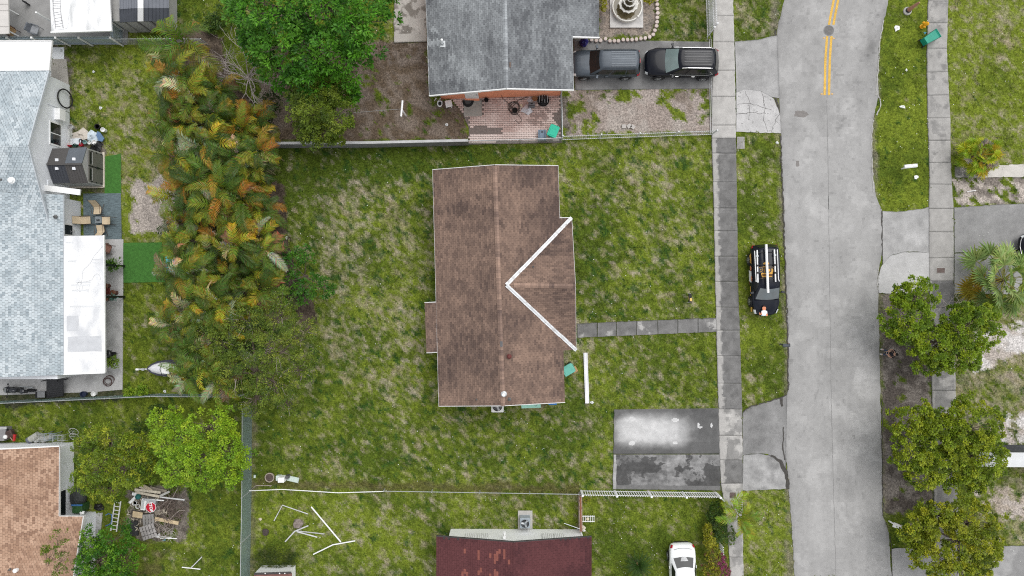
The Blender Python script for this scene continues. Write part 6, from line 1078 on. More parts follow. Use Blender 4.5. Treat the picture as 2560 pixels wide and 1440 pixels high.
# fountain
t = T('fountain', 'tiered white stone fountain in a square basin at the top edge', 'fountain', P(1566, 30)); fm = M('fountain_stone', (.76, .74, .69), .7, .06, 4, .1); c0 = P(1566, 32); b = MB(); b.box(c0 + Vector((0, .25, .04)), (2.3, 2.6, .08)); b.build('base_slab', M('fountain_slab', (.60, .58, .56), .7, .12, 3, .1, stain=(.42, .41, .40), sscale=1.5), t)
b = MB(); b.lathe(c0 + Vector((0, .28, 0)), [(1.02, .06), (1.05, .42), (1.04, .45), (.97, .45), (.95, .15), (.3, .12)], 28); b.build('basin', fm, t); b = MB(); b.lathe(c0 + Vector((0, .28, .36)), [(.955, 0), (.955, .004)], 28); b.build('water', M('pond_water', (.13, .105, .055), .06, .12, 2, spec=.6), t)
for a in (-2.35, -.79, .79, 2.35): b = MB(); b.blob(c0 + Vector((1.02 * math.cos(a), .28 + 1.02 * math.sin(a), .48)), .1, 10, 6, .0); b.build('finial', fm, t, smooth=True)
b = MB(); b.lathe(c0 + Vector((0, .28, .1)), [(.22, 0), (.12, .2), (.12, .65), (.2, .75), (.08, .8), (.08, 1.2), (.05, 1.5), (.05, 1.95), (.14, 2.02), (.05, 2.15)], 14); b.build('column', fm, t)
for z, r in ((.85, .66), (1.32, .44), (1.75, .27)):
    b = MB(); n = 12; rings = []
    for q, dz in ((.25, -.12), (.75, -.06), (1.0, .06), (.94, .08), (.70, .0), (.2, -.04)): rings.append([c0 + Vector((r * q * (1 + (.05 * (-1) ** k if q > .6 else 0)) * math.cos(2 * math.pi * k / (2 * n)), .28 + r * q * (1 + (.05 * (-1) ** k if q > .6 else 0)) * math.sin(2 * math.pi * k / (2 * n)), z + dz)) for k in range(2 * n)])
    b.loft(rings); bo = b.build('tier', fm, t); b = MB(); b.lathe(c0 + Vector((0, .28, z + .03)), [(r * .72, 0), (r * .72, .004)], 16); b.build('tier_water', M('pond_dark', (.06, .05, .03), .06, .1, 2, spec=.6), bo)
b = MB(); b.blob(P(1460, 104, .3), (.30, .36, .35), 10, 6, .25, 6); o = b.build('tarp_bundle', M('blue_tarp', (.025, .02, .13), .4, .5, 4, .5)); tag(o, 'dark blue plastic bundle beside the hood of the grey suv', 'bundle')
# ---------------------------------------------------------------- right verge
t = T('hydrant', 'yellow fire hydrant beside the far sidewalk', 'hydrant', P(2304, 67)); ym = M('hydrant_yellow', (.80, .40, .015), .5, .08, 4); b = MB(); b.lathe((0, 0, 0), [(.15, 0), (.15, .05), (.10, .06), (.10, .52), (.14, .54), (.14, .58), (.12, .62), (.08, .70), (.03, .74), (.03, .80)], 14); b.build('barrel', ym, t, local=True)
for a in (.2, 2.3, 4.4): Mx = Matrix.Rotation(a, 3, 'Z') @ Matrix.Rotation(math.pi / 2, 3, 'Y'); b = MB(); b.lathe((.08 * math.cos(a), .08 * math.sin(a), .42), [(.07, 0), (.07, .1), (.09, .1), (.09, .15), (.03, .17)], 10, M=Mx); b.build('nozzle', ym, t, local=True)
t = T('bollard_stump', 'short brown wooden post in a pale concrete footing at the top right', 'post', P(2268, 28)); b = MB(); b.lathe((0, 0, 0), [(.30, 0), (.28, .08), (.1, .10)], 12); b.build('footing', M('footing', (.42, .41, .38), .9, .15, 5), t, local=True); b = MB(); b.lathe((0.03, .03, .08), [(.19, 0), (.19, .10), (.02, .1)], 12); b.build('collar', blackm, t, local=True); b = MB(); b.tube([(.03, .03, .1), (.1, .09, 1.05), (.12, .10, 1.25)], [.15, .09, .05], 12); b.build('post', M('post_brown', (.42, .22, .15), .8, .1, 4), t, local=True)
def mailbox(label, x, y, rz, m, L=.62, r=.10, hh=1.05):
    t = T('mailbox', label, 'mailbox', P(x, y), rz); b = MB(); n = 8; b.loft([[Vector((xx, r * 1.2 * math.cos(a), hh + max(-.05, r * 1.1 * math.sin(a)))) for a in [2 * math.pi * k / n - .39 for k in range(n)]] for xx in (-L / 2, L / 2)]); b.build('box', m, t, local=True); b = MB(); b.box((L * .5 + .01, 0, hh + .03), (.03, .22, .17)); b.build('door', m, t, local=True, bevel=.01); b = MB(); b.box((0, 0, hh / 2), (.09, .09, hh - .06)); b.build('post', m, t, local=True); b = MB(); b.box((.1, r * 1.25, hh + .12), (.05, .02, .16)); b.build('flag', rustm, t, local=True); return t
mailbox('white mailbox on a post in the lush verge across the road', 2254, 422, .10, whitem, .82, .11); mailbox('black mailbox at the left kerb below the parked work car', 1950, 860, .06, M('mailbox_black', (.07, .08, .095), .5, .1, 3), .45); t = mailbox('white mailbox beside the lowest clipped tree on the right', 2222, 1302, -.35, whitem, .55, .14)
crumple('plastic_bag', 'white plastic bag on the lush verge near the road', 'bag', (2242, 70), .22, whitem, 8, .1, .02); crumple('litter', 'small blue scrap between the hydrant and the lying bin', 'litter', (2312, 82), .09, M('blue_scrap', (.10, .40, .60), .6), 9, .04, .02); crumple('litter', 'white scrap of paper above the white mailbox', 'litter', (2256, 267), .13, whitem, 10, .04, .02, 1.3); crumple('litter', 'torn white scrap below the white mailbox', 'litter', (2290, 443), .14, whitem, 11, .05, .02, 1.4); crumple('litter', 'round white scrap in the middle of the lush verge', 'litter', (2266, 175), .08, whitem, 12, .04, .02)
for x, y, lb in ((1942, 357, 'white pebble in the verge by the upper kerb'), (235, 179, 'white scrap in the top left lawn'), (252, 270, 'small pale scrap lower in the top left lawn'), (716, 594, 'pale scrap on bare earth right of the palms'), (1480, 1006, 'white scrap at the end of the white plank'), (1460, 1326, 'pale stone at the corner of the red house'), (412, 978, 'pale block by the chain link fence near the jet ski'), (1117, 312, 'white scrap in the brown yard')): crumple('pebble' if 'pebble' in lb or 'stone' in lb else 'litter', lb, 'pebble' if 'pebble' in lb or 'stone' in lb else 'litter', (x, y), .10, dirtyw, int(x), .07, .02)
b = MB(); b.tube([P(2418, 479, .05), P(2440, 476, .05)], .03, 5); o = b.build('stick', whitem); tag(o, 'short white stick on the sand below the concrete path', 'stick')
t = T('rack', 'small white slatted rack lying beside the low rusty wall', 'rack', P(1470, 1297)); 
for k in range(8): b = MB(); b.box(P(1455 + k * 4.3, 1297, .25), (.03, .46, .03)); b.build('slat', wfm, t)
for y in (1290.5, 1303.5): b = MB(); b.box(P(1470, y, .27), (.92, .04, .04)); b.build('rail', wfm, t)
b = MB(); b.lathe(P(1469, 1297, .28), [(.09, 0), (.10, .04), (.02, .05)], 10); b.build('medallion', M('cream', (.66, .58, .42), .7), t)
t = T('gate', 'grey mesh gate panel leaning at the corner of the red house', 'gate', P(1430, 1318)); 
for k in range(9): f = k / 8; b = MB(); b.tube([P(1410, 1308, .05).lerp(P(1449, 1322, .05), f), P(1410, 1308, 1.2).lerp(P(1449, 1322, 1.2), f)], .012, 4); b.build('bar', galvm, t)
for z in (.1, 1.2): b = MB(); b.tube([P(1410, 1308, z), P(1449, 1322, z)], .025, 5); b.build('rail', galvm, t)
b = MB(); b.tube([P(1450, 1323), P(1450, 1323) + Vector((0, 0, 1.6))], .07, 8); b.build('post', whitem, t); crumple('rock', 'cream rock beside the corner of the red house roof', 'rock', (1457, 1320), .18, M('cream_rock', (.62, .56, .45), .9), 77, .15, .0)
# ---------------------------------------------------------------- clutter by the shed and the tan house
t = T('wire_rack', 'white wire shelf leaning on the pale wall above the garden shed', 'rack', P(174, 341))
for k in range(6): b = MB(); b.tube([P(170 + k * 2, 323, .9 - k * .12), P(170 + k * 2, 362, .9 - k * .12)], .012, 4); b.build('wire', whitem, t)
for y in (323, 336, 350, 362): b = MB(); b.tube([P(169, y, 1.0), P(181, y, .25)], .014, 4); b.build('wire', whitem, t)
bucket('upturned grey bucket at the top left of the clutter heap', 183, 319, .16, .28, M('bucket_grey', (.50, .50, .49), .6), None, M('b_in', (.3, .3, .3), .7)); bucket('black tyre like pot at the top of the clutter heap', 247, 318, .18, .2, rubber, name='flower_pot', cat='pot'); bucket('white bucket with lid at the right of the clutter heap', 264, 327, .15, .32, whitem, None, whitem)
crumple('cushion', 'cream crumpled cushion in the middle of the clutter heap', 'cushion', (203, 338), .55, M('cushion_cream', (.55, .50, .44), .85, .1, 3), 21, .22, .02, 1.2); crumple('cushion', 'pale blue crumpled cushion on the clutter heap', 'cushion', (233, 340), .36, M('cushion_blue', (.58, .66, .72), .8, .08, 3), 22, .24, .02, 1.1)
b = MB(); b.slab([P(243, 328, .25), P(249, 330, .25), P(260, 346, .25), P(255, 354, .25), P(246, 352, .25), P(240, 338, .25)], .08); o = b.build('panel', M('denim_blue', (.12, .20, .33), .7, .1, 4)); tag(o, 'blue plastic panel at the right of the clutter heap', 'panel'); b = MB(); b.box(P(190, 354, .12), (.72, .42, .1), .06); o = b.build('mat', M('pale_mat', (.66, .70, .74), .8, .06, 5)); tag(o, 'pale spotted mat at the lower left of the clutter heap', 'mat')
for x, y, r, m, lb in ((178, 364, .11, M('red_plastic', (.45, .02, .04), .4), 'red pot at the lower left of the clutter heap'), (192, 365, .12, M('green_pot', (.02, .07, .055), .5), 'dark green pot beside the garden shed roof'), (207, 354, .13, blackm, 'black pot in the clutter heap'), (207, 363, .12, MAT['red_plastic'], 'red pot next to the black pot of the clutter heap'), (217, 357, .13, M('teal_pot', (.22, .36, .36), .5), 'teal grey jar lying in the clutter heap'), (228, 359, .10, whitem, 'small white jar in the clutter heap'), (240, 357, .15, whitem, 'white round tub at the lower right of the clutter heap')): bucket(lb, x, y, r, .22, m, None, m, name='flower_pot', cat='pot')
crumple('tarp', 'black tarp bunched behind the garden shed', 'tarp', (244, 368), .42, blackm, 31, .35, .0, 1.0)
b = MB(); b.blob(P(196, 1243, .35), (.55, .78, .42), 18, 8, .03, 3); o = b.build('trampoline_cover', M('charcoal_cover', (.035, .038, .037), .55, .2, 4)); tag(o, 'big round black covered tub beside the white wall of the tan house', 'tub')
crumple('rubbish_bag', 'white rubbish bag on the dark bin by the tan house', 'bag', (225, 1272), .17, whitem, 41, .2, .9); crumple('rubbish_bag', 'black rubbish bag behind the green bin of the tan house', 'bag', (246, 1267), .36, M('bag_black', (.015, .014, .014), .35), 42, .4, .0)
def ladder(label, A, B, wd, n, m, z):
    A, B = P(*A, z), P(*B, z); t = T('ladder', label, 'ladder', A); d = (B - A).normalized(); sd = Vector((-d.y, d.x, 0)) * wd / 2
    for s in (-1, 1): b = MB(); beam(b, A + sd * s, B + sd * s, .07, .05); b.build('rail', m, t)
    for k in range(n): c = A + (B - A) * ((k + .5) / n); b = MB(); beam(b, c - sd, c + sd, .05, .03); b.build('rung', m, t)
ladder('aluminium ladder lying on the grass left of the junk heap', (295, 1252), (284, 1328), .40, 8, M('aluminium', (.68, .68, .66), .4, .06, 4), .12)
b = MB(); b.tube([P(264, 1288, .35), P(271, 1284, .4), P(279, 1286, .4), P(280, 1298, .4), P(277, 1309, .4), P(264, 1315, .3)], .03, 6); o = b.build('tube_frame', M('frame_blue', (.08, .18, .42), .4)); tag(o, 'blue bent tube frame beside the ladder', 'frame')
kind(patch('patio', [(238, 1284), (256, 1282), (250, 1345), (232, 1345)], .03, M('patio_light', None), .05), 'structure')
# behind the tan house: pipes, shopping carts, bicycle, red machine
pc_ = M('grey_tube', (.40, .40, .36), .7, .08, 3)
for k, (x0, y0, x1, y1, r, lb) in enumerate(((72, 1101, 96, 1086, .22, 'thickest grey pipe behind the tan house with a dark cap'), (88, 1104, 108, 1091, .13, 'thin grey pipe in the middle of the three behind the tan house'), (106, 1102, 130, 1089, .17, 'right hand grey pipe next to the wire carts'))):
    A_, B_ = P(x0, y0, r + .02), P(x1, y1, r + .02); t = T('pipe', lb, 'pipe', A_, 0, 'grey pipes behind the tan house'); b = MB(); b.tube([A_, B_], r, 12); b.build('tube', pc_, t); b = MB(); b.tube([A_ + (A_ - B_).normalized() * .05, A_ + (B_ - A_).normalized() * (.12 if k == 0 else .02)], r * (1.04 if k == 0 else .8), 12); b.build('end_cap', M('cap_grey', (.13, .14, .17), .7) if k == 0 else blackm, t)
def cart(label, x, y, m):
    t = T('shopping_cart', label, 'shopping cart', P(x, y), 0, 'wire carts behind the tan house'); 
    for z, w_, d_ in ((.95, .32, .24), (.55, .26, .20)):
        b = MB(); b.tube([(-w_, -d_, z), (w_, -d_, z), (w_, d_, z), (-w_, d_, z), (-w_, -d_, z)], .016, 5); b.build('basket_rim', m, t, local=True)
    b = MB()
    for k in range(7):
        f = k / 6
        for s in (-1, 1): b.tube([(-.32 + .64 * f, s * .24, .95), (-.26 + .52 * f, s * .20, .55)], .006, 3)
        b.tube([(-.26 + .52 * f, -.2, .55), (-.26 + .52 * f, .2, .55)], .006, 3)
    b.build('basket_wire', m, t, local=True)
    for sx in (-1, 1):
        for sy in (-1, 1): b = MB(); b.tube([(sx * .27, sy * .2, .55), (sx * .3, sy * .24, .08)], .014, 5); b.build('leg', m, t, local=True); b = MB(); b.lathe((sx * .3, sy * .24, .05), [(.02, -.02), (.05, -.02), (.05, .02), (.02, .02)], 8, M=Matrix.Rotation(math.pi / 2, 3, 'X')); b.build('wheel', rubber, t, local=True)
cart('wire shopping cart next to the grey pipes', 120, 1087, galvm); cart('wire shopping cart with a blue handle next to the bicycle wheels', 146, 1086, M('cart_wire', (.36, .42, .48), .4, metal=.4)); cart('grey wire cart tipped next to the blue handled one', 166, 1090, galvm)
t = T('bicycle', 'bicycle leaning behind the tan house with two wheels showing', 'bicycle', P(184, 1088))
for x, y in ((184, 1079), (186, 1092)): b = MB(); c0 = P(x, y, .32); b.tube([c0 + Vector((.32 * math.cos(a), .26 * math.sin(a), .16 * math.sin(a))) for a in [2 * math.pi * k / 20 for k in range(21)]], .02, 5); w0 = b.build('wheel', M('bike_rim', (.40, .40, .38), .5), t); b = MB(); [b.tube([c0, c0 + Vector((.3 * math.cos(a), .25 * math.sin(a), .15 * math.sin(a)))], .004, 3) for a in [k * .785 for k in range(8)]]; b.build('spokes', galvm, w0)
b = MB(); b.tube([P(184, 1079, .35), P(172, 1090, .7), P(186, 1092, .35)], .02, 6); b.build('frame', galvm, t)
t = T('garden_machine', 'red and black garden machine with a white tank behind the tan house', 'machine', P(28, 1090)); rdm = M('machine_red', (.42, .02, .02), .4, .1, 3); b = MB(); b.tube([P(37, 1086, .5), P(35, 1103, .55)], [.11, .08], 8); b.build('arm', rdm, t); b = MB(); b.blob(P(14, 1092, .55), (.16, .16, .15), 10, 6, .05, 1); b.build('tank', whitem, t, smooth=True); b = MB(); b.lathe(P(14, 1077, .45), [(.10, -.05), (.20, -.05), (.20, .05), (.10, .05)], 14); b.build('wheel', rubber, t); b = MB(); b.box(P(22, 1086, .4), (.7, .5, .35), .4); b.build('body', M('machine_brown', (.07, .045, .04), .6, .3, 5), t, bevel=.05); b = MB(); b.tube([P(22, 1088, .5), P(31, 1101, .55)], .03, 6); b.build('handle', M('pinkish', (.45, .25, .25), .5), t)
t = T('storage_crate', 'long grey lidded crate at the left edge behind the tan house', 'crate', P(0, 1084)); b = MB(); b.slab([P(-30, 1070, .6), P(15, 1069, .6), P(10, 1102, .6), P(-30, 1104, .6)], .6); b.build('body', M('crate_grey', (.25, .245, .25), .7, .1, 4, stretch=(1, 5, 1)), t); b = MB(); b.slab([P(-30, 1068, .64), P(16, 1067, .64), P(16, 1073, .64), P(-30, 1075, .64)], .04); b.build('lid_edge', M('lid_grey', (.45, .45, .45), .6), t)
# ---------------------------------------------------------------- junk heap
jk = lambda x, y: (300 + x / 8, 1190 + y / 8); cream = M('cream_board', (.56, .50, .40), .85, .12, 3, .2); tanb = M('tan_board', (.56, .44, .28), .85, .12, 3, .2)
BD = [((295, 270), (810, 330), .16, cream, .42, 'thick cream board, topmost across the upper junk heap'), ((310, 320), (790, 410), .17, cream, .34, 'cream board just below the topmost one of the junk heap'), ((390, 150), (640, 290), .2, M('khaki_board', (.42, .36, .26), .9, .1, 3), .36, 'khaki board at the top left of the junk heap'), ((390, 215), (560, 290), .12, cream, .3, 'short cream board under the khaki one'), ((600, 235), (930, 310), .2, M('drab_board', (.30, .26, .21), .9, .15, 3), .18, 'drab board at the top of the junk heap under the tree'), ((800, 420), (1290, 478), .09, pg_, .4, 'pale metal bar sticking out right of the junk heap'), ((800, 400), (990, 310), .14, M('grey_plank', (.46, .45, .42), .9, .1, 3), .45, 'short grey plank crossing the ends of the cream boards'), ((190, 540), (310, 420), .16, whitem, .2, 'short white plank at the left edge of the junk heap'), ((255, 760), (450, 790), .40, tanb, .28, 'wide tan board at the left middle of the junk heap'), ((700, 850), (1170, 945), .24, tanb, .32, 'tan board slanting to the right below the stop sign'), ((700, 740), (900, 700), .30, MAT['drab_board'], .25, 'brown board right of the stop sign'), ((470, 460), (880, 490), .07, whitem, .36, 'thin white strip above the white box of the junk heap'), ((790, 1200), (1030, 1235), .06, pg_, .2, 'pale strip at the lower right of the junk heap'), ((800, 1240), (1140, 1250), .05, whitem, .22, 'thin white strip at the bottom of the junk heap'), ((245, 355), (330, 370), .2, whitem, .3, 'white board end at the upper left of the junk heap')]
for a, c, wd, m, z, lb in BD: b = MB(); beam(b, P(*jk(*a), z), P(*jk(*c), z + .06), wd, .045); o = b.build('board', m); tag(o, lb, 'board', 'boards on the junk heap')
b = MB(); b.blob(P(*jk(362, 415), .42), .19, 14, 8, .0); o = b.build('ball', M('teal_ball', (.015, .12, .11), .4, .05, 3)); o.data.polygons.foreach_set('use_smooth', [True] * len(o.data.polygons)); tag(o, 'dark teal ball on the junk heap', 'ball')
t = T('appliance', 'white and grey box like appliance under the stop sign', 'appliance', P(*jk(560, 590))); q = [P(*jk(445, 450), .42), P(*jk(715, 480), .42), P(*jk(690, 690), .42), P(*jk(415, 670), .42)]; b = MB(); b.slab(q, .4); b.build('body', M('app_grey', (.45, .46, .47), .5, .08, 3), t); b = MB(); b.slab([q[0] + Vector((0, 0, .05)), P(*jk(530, 515), .47), P(*jk(490, 690), .47), q[3] + Vector((0, 0, .05))], .05); b.build('side_panel', whitem, t)
for k in range(3): b = MB(); beam(b, P(*jk(450 + 18 * k, 470), .485), P(*jk(425 + 20 * k, 660), .485), .03, .02); b.build('louvre', galvm, t)
sg = T('stop_sign', 'red octagonal STOP sign lying tilted on the junk heap', 'sign', P(*jk(615, 625), .50), math.radians(-80)); b = MB(); oc = lambda r, z: [Vector((r * math.cos(math.pi / 4 * k + math.pi / 8), r * math.sin(math.pi / 4 * k + math.pi / 8), z)) for k in range(8)]; b.slab(oc(.375, .0), .012); b.build('border', whitem, sg, local=True); b = MB(); b.slab(oc(.345, .006), .008); b.build('plate', M('sign_red', (.52, .012, .035), .45, .04, 4), sg, local=True)
textobj(sg, 'STOP', P(*jk(615, 625), .514), .29, math.radians(-80), dec, .012)
def pallet(label, c, rz, z, n=5, m=greym, w_=1.05, d_=.95, gap=1.0):
    t = T('pallet', label, 'pallet', P(*jk(*c), z), rz, 'grey pallets on the junk heap')
    for k in range(n): b = MB(); b.box((-w_ / 2 + w_ * (k + .5) / n, 0, .06), (w_ / n * .80, d_, .02)); b.build('slat', m, t, local=True)
    for y in (-.42, -.14, .14, .42): b = MB(); b.box((0, y * d_, .02), (w_, .07, .06)); b.build('stringer', M('stringer', (.22, .21, .20), .9), t, local=True)
    return t
pallet('grey wooden crate lid with a grid of planks at the bottom of the junk heap', (575, 1110), math.radians(18), .42)
for y in (-.2, .12): b = MB(); b.box((0, y, .075), (1.05, .02, .008)); b.build('cross_gap', blackm, bpy.data.objects['pallet'], local=True)
pallet('grey pallet with dark gaps half under the crate lid', (575, 870), math.radians(4), .30, 4, M('grey_wood2', (.27, .26, .25), .9, .2, 3), .8, .75)
b = MB(); b.slab([P(*jk(205, 910), .1), P(*jk(350, 900), .1), P(*jk(360, 1190), .1), P(*jk(200, 1200), .1)], .1); o = b.build('sheet', M('black_board', (.035, .035, .036), .8, .2, 4)); tag(o, 'black sheet lying at the lower left of the junk heap', 'sheet')
b = MB(); b.slab([P(*jk(665, 1215), .2), P(*jk(800, 1140), .2), P(*jk(790, 1240), .2)], .03); o = b.build('scrap_sheet', whitem); tag(o, 'white triangular scrap beside the crate lid', 'scrap'); bucket('white pot at the left of the junk heap', *jk(320, 520), .16, .2, whitem, name='flower_pot', cat='pot'); bucket('white ring shaped pot left of the appliance', *jk(385, 590), .15, .2, whitem, name='flower_pot', cat='pot'); bucket('round pot with rust inside right of the stop sign', *jk(795, 630), .15, .3, M('pot_pale', (.5, .48, .46), .6), None, rustm, name='flower_pot', cat='pot'); b = MB(); b.box(P(*jk(885, 1280), .1), (.2, .05, .04), .1); o = b.build('scrap', M('cyan', (.15, .45, .62), .5)); tag(o, 'cyan plastic scrap at the bottom of the junk heap', 'scrap')
def brush(name, label, cat, c, r, n, m, z0, hz, seed, ln=.5, rad=.012, sx=1, as_='stuff'):
    rr = random.Random(seed); b = MB()
    for k in range(n):
        a = rr.uniform(0, 6.28); q = r * math.sqrt(rr.random()); p = P(*c) + Vector((q * sx * math.cos(a), q * math.sin(a), z0 + rr.uniform(0, hz))); d = rr.uniform(0, 6.28); pts = [p]
        for j in range(4): d += rr.uniform(-.7, .7); p = p + Vector((math.cos(d), math.sin(d), rr.uniform(-.25, .25))) * ln / 4; pts.append(p)
        b.tube(pts, [rad, rad * .9, rad * .7, rad * .5, rad * .2], 4)
    o = b.build(name, m); kind(o, 'stuff'); return o
brush('scrap_bits', '', '', jk(650, 620), 1.5, 110, MAT['drab_board'], .05, .25, 15, .35, .03); brush('scrap_bits', '', '', jk(560, 700), 1.5, 60, cream, .08, .25, 16, .3, .03); brush('brushwood', '', '', jk(1050, 640), .95, 170, M('brush_brown', (.17, .13, .11), .9, .3, 5), .1, .35, 5, .9, .014); brush('brushwood', '', '', jk(880, 1000), .8, 70, deadm, .1, .3, 6, .6, .016); brush('brushwood', '', '', jk(1010, 1130), .4, 18, M('bleached', (.52, .48, .45), .9), .1, .2, 7, .5, .014)
for k, pts in enumerate((((1150, 250), (1080, 380), (1010, 520), (930, 640)), ((1300, 690), (1190, 690), (1100, 760), (1010, 860)), ((960, 480), (820, 600), (700, 620)))): b = MB(); b.tube([P(*jk(*p), .45 - .08 * i) for i, p in enumerate(pts)], [.02, .028, .034, .036][:len(pts)], 5); o = b.build('dead_branch', deadm); tag(o, ('upper', 'right hand', 'middle')[k] + ' bare curved branch lying on the junk heap', 'branch', 'branches on the junk heap')
# teal thing under the palms
t = T('lounger', 'turquoise striped lounger half hidden under the palm fronds', 'lounger', P(432, 660)); 
for k in range(7): b = MB(); b.box(P(425 + (k % 2), 642 + k * 6.2, .35), (.62, .13, .03), .1); b.build('slat', M('turquoise', (.10, .50, .58), .6, .1, 4), t)
for x in (418, 435): b = MB(); b.tube([P(x, 640, .3), P(x + 1, 684, .3)], .02, 5); b.build('rail', galvm, t)
# ================================================================ VEGETATION
UP = np.array((0, 0, 1.))
def unit(a): return a / (np.linalg.norm(a, axis=-1, keepdims=True) + 1e-9)
def leafset(cen, nrm, cols, nper, L, Wd, spread, rng, rad=.1, flat=.5, jit=.22):
    """nper leaves round each clump centre; each leaf is a bent rhombus pair of its own colour"""
    n = len(cen); c = np.repeat(cen, nper, 0); d = np.repeat(nrm, nper, 0); k = n * nper
    of = unit(rng.normal(size=(k, 3)) * np.array((1, 1, .7)) + d * .7); d = unit(d * .45 + of * .9 + spread * .5 * rng.normal(size=(k, 3))) * np.array((1, 1, .6)); s = unit(np.cross(d, UP + .35 * rng.normal(size=(k, 3)))); ln = L * rng.uniform(.6, 1.25, (k, 1)); wd = Wd * rng.uniform(.7, 1.2, (k, 1))
    b = c + of * rad * rng.random((k, 1)) ** .5; m = b + d * ln * .5 + UP * ln * .07; tip = b + d * ln - UP * ln * .06
    V = np.stack([b, m + s * wd / 2, tip, m - s * wd / 2], 1).reshape(-1, 3); F = np.arange(k * 4).reshape(-1, 4)
    col = np.repeat(cols, nper, 0) * (1 + jit * rng.normal(size=(k, 1))).clip(.45, 1.7); return V, F, col
def pick(pal, n, rng, w=None):
    pal = np.array(pal, float); i = rng.choice(len(pal), n, p=w); j = rng.choice(len(pal), n, p=w); t = rng.random((n, 1)) * .6; return pal[i] * (1 - t) + pal[j] * t
def tree(name, label, cat, base, lobes, pal, nclump, nper, L, Wd, seed, spread=.7, trunk_r=.16, rad=.1, wts=None, shell=.78, limbs=True, group=None, bare=0, low=-.12, twigs=0):
    """lobes: (px, py, z, rx px, ry px, rz m). trunk, limbs to every lobe, crown of separate leaves gathered in clumps"""
    rng = np.random.default_rng(seed); B = P(*base); t = T(name, label, cat, B, 0, group); top = max(l[2] for l in lobes); fork = B + Vector((0, 0, min(l[2] - l[5] * .6 for l in lobes).__float__() * .55 + .15))
    b = MB(); b.tube([B, B.lerp(fork, .5) + Vector((.04, .03, 0)), fork], [trunk_r * 1.35, trunk_r, trunk_r * .8], 9); b.build('trunk', barkm, t); tot = sum(l[3] * l[4] for l in lobes); VV = []; FF = []; CC = []; off = 0
    for (px, py, z, rx, ry, rz) in lobes:
        rx -= 7; ry -= 7; c = P(px, py, z); k_ = K(z); n = max(12, int(nclump * rx * ry / tot)); d = unit(rng.normal(size=(n * 3, 3))); d = d[d[:, 2] > low][:n]; n = len(d); q = (shell + (1 - shell) * rng.random((n, 1))) * (1 + .16 * rng.normal(size=(n, 1)))
        cen = np.array(c) + d * q * np.array((rx * k_, ry * k_, rz)); cen[:, 2] = np.maximum(cen[:, 2], .12); nr = unit(d * np.array((1, 1, .8)) + np.array((0, 0, .55)))
        cols = pick(pal, n, rng, wts); V, F, col = leafset(cen, nr, cols, nper, L, Wd, spread, rng, rad); VV.append(V); FF.append(F + off); CC.append(col); off += len(V)
        if limbs:
            b = MB(); cv = Vector(c); mid = fork.lerp(cv, .55) + Vector((0, 0, -.15)); b.tube([fork - Vector((0, 0, .1)), mid, cv + Vector((0, 0, rz * .2))], [trunk_r * .6, trunk_r * .42, trunk_r * .16], 6)
            for i in range(0, n, max(1, n // 16)): e = Vector(cen[i]); m_ = mid.lerp(cv, .4 + .5 * rng.random()); b.tube([m_, m_.lerp(e, .5) + Vector((0, 0, -.08)), e], [trunk_r * .2, trunk_r * .12, .008], 4)
            b.build('limb', barkm, t)
        if twigs:
            b = MB()
            for i in range(twigs): e = np.array(c) + unit(rng.normal(size=3) * np.array((1, 1, .6)) + np.array((0, 0, .5))) * np.array((rx * k_, ry * k_, rz)) * rng.uniform(.8, 1.12); m_ = Vector(np.array(c) + (e - np.array(c)) * .35); e = Vector(e); b.tube([m_, m_.lerp(e, .6) + Vector((rng.normal() * .1, rng.normal() * .1, .05)), e], [.022, .014, .006], 4)
            b.build('bare_twig', deadm, t)
    npmesh('crown', leafm, np.concatenate(VV), np.concatenate(FF), np.concatenate(CC), t); return t
MG = [(.045, .17, .010), (.085, .26, .014), (.13, .33, .022), (.03, .11, .010)]
tree('mango_tree', 'big bright green broadleaf tree left of the orange house, cut by the top edge', 'tree', (775, 60), [(640, 40, 5.2, 62, 95, 1.8), (700, 20, 6.6, 110, 100, 2.2), (640, 110, 4.6, 45, 50, 1.2), (720, 120, 5.8, 85, 75, 1.9), (830, 20, 7.2, 110, 100, 2.2), (800, 140, 5.6, 80, 75, 1.9), (905, 60, 6.0, 85, 100, 2.0), (880, 160, 4.9, 55, 60, 1.5), (780, 200, 4.2, 70, 45, 1.2), (690, 190, 4.0, 38, 36, 1.0), (930, -40, 6, 80, 80, 2), (755, 238, 3.6, 40, 30, .9), (870, 225, 3.4, 30, 34, .9)], MG, 620, 44, .27, .11, 11, .6, .24, .34, (.28, .34, .26, .12), twigs=2)
tree('broadleaf_tree', 'rounded olive green tree overhanging the grey block wall', 'tree', (812, 300), [(790, 215, 3.6, 62, 45, 1.2), (840, 225, 3.7, 45, 50, 1.2), (780, 270, 3.9, 55, 55, 1.4), (845, 290, 3.7, 48, 50, 1.3), (800, 335, 2.8, 45, 42, 1.0), (775, 325, 2.6, 35, 35, .9), (840, 345, 2.4, 30, 22, .8)], [(.10, .16, .014), (.16, .23, .02), (.24, .30, .028), (.06, .10, .01)], 560, 44, .16, .08, 12, .7, .14, .22, (.3, .35, .2, .15))
tree('shrub', 'dark green leafy shrub on the lawn just right of the palms', 'shrub', (768, 690), [(730, 660, 1.9, 32, 38, .7), (765, 645, 2.0, 26, 28, .7), (775, 715, 1.9, 38, 36, .8), (815, 720, 1.6, 32, 28, .6), (745, 745, 1.4, 34, 24, .6), (722, 705, 1.6, 24, 28, .6)], [(.03, .12, .010), (.06, .18, .014), (.10, .25, .02)], 150, 22, .22, .085, 13, .7, .07, .16)
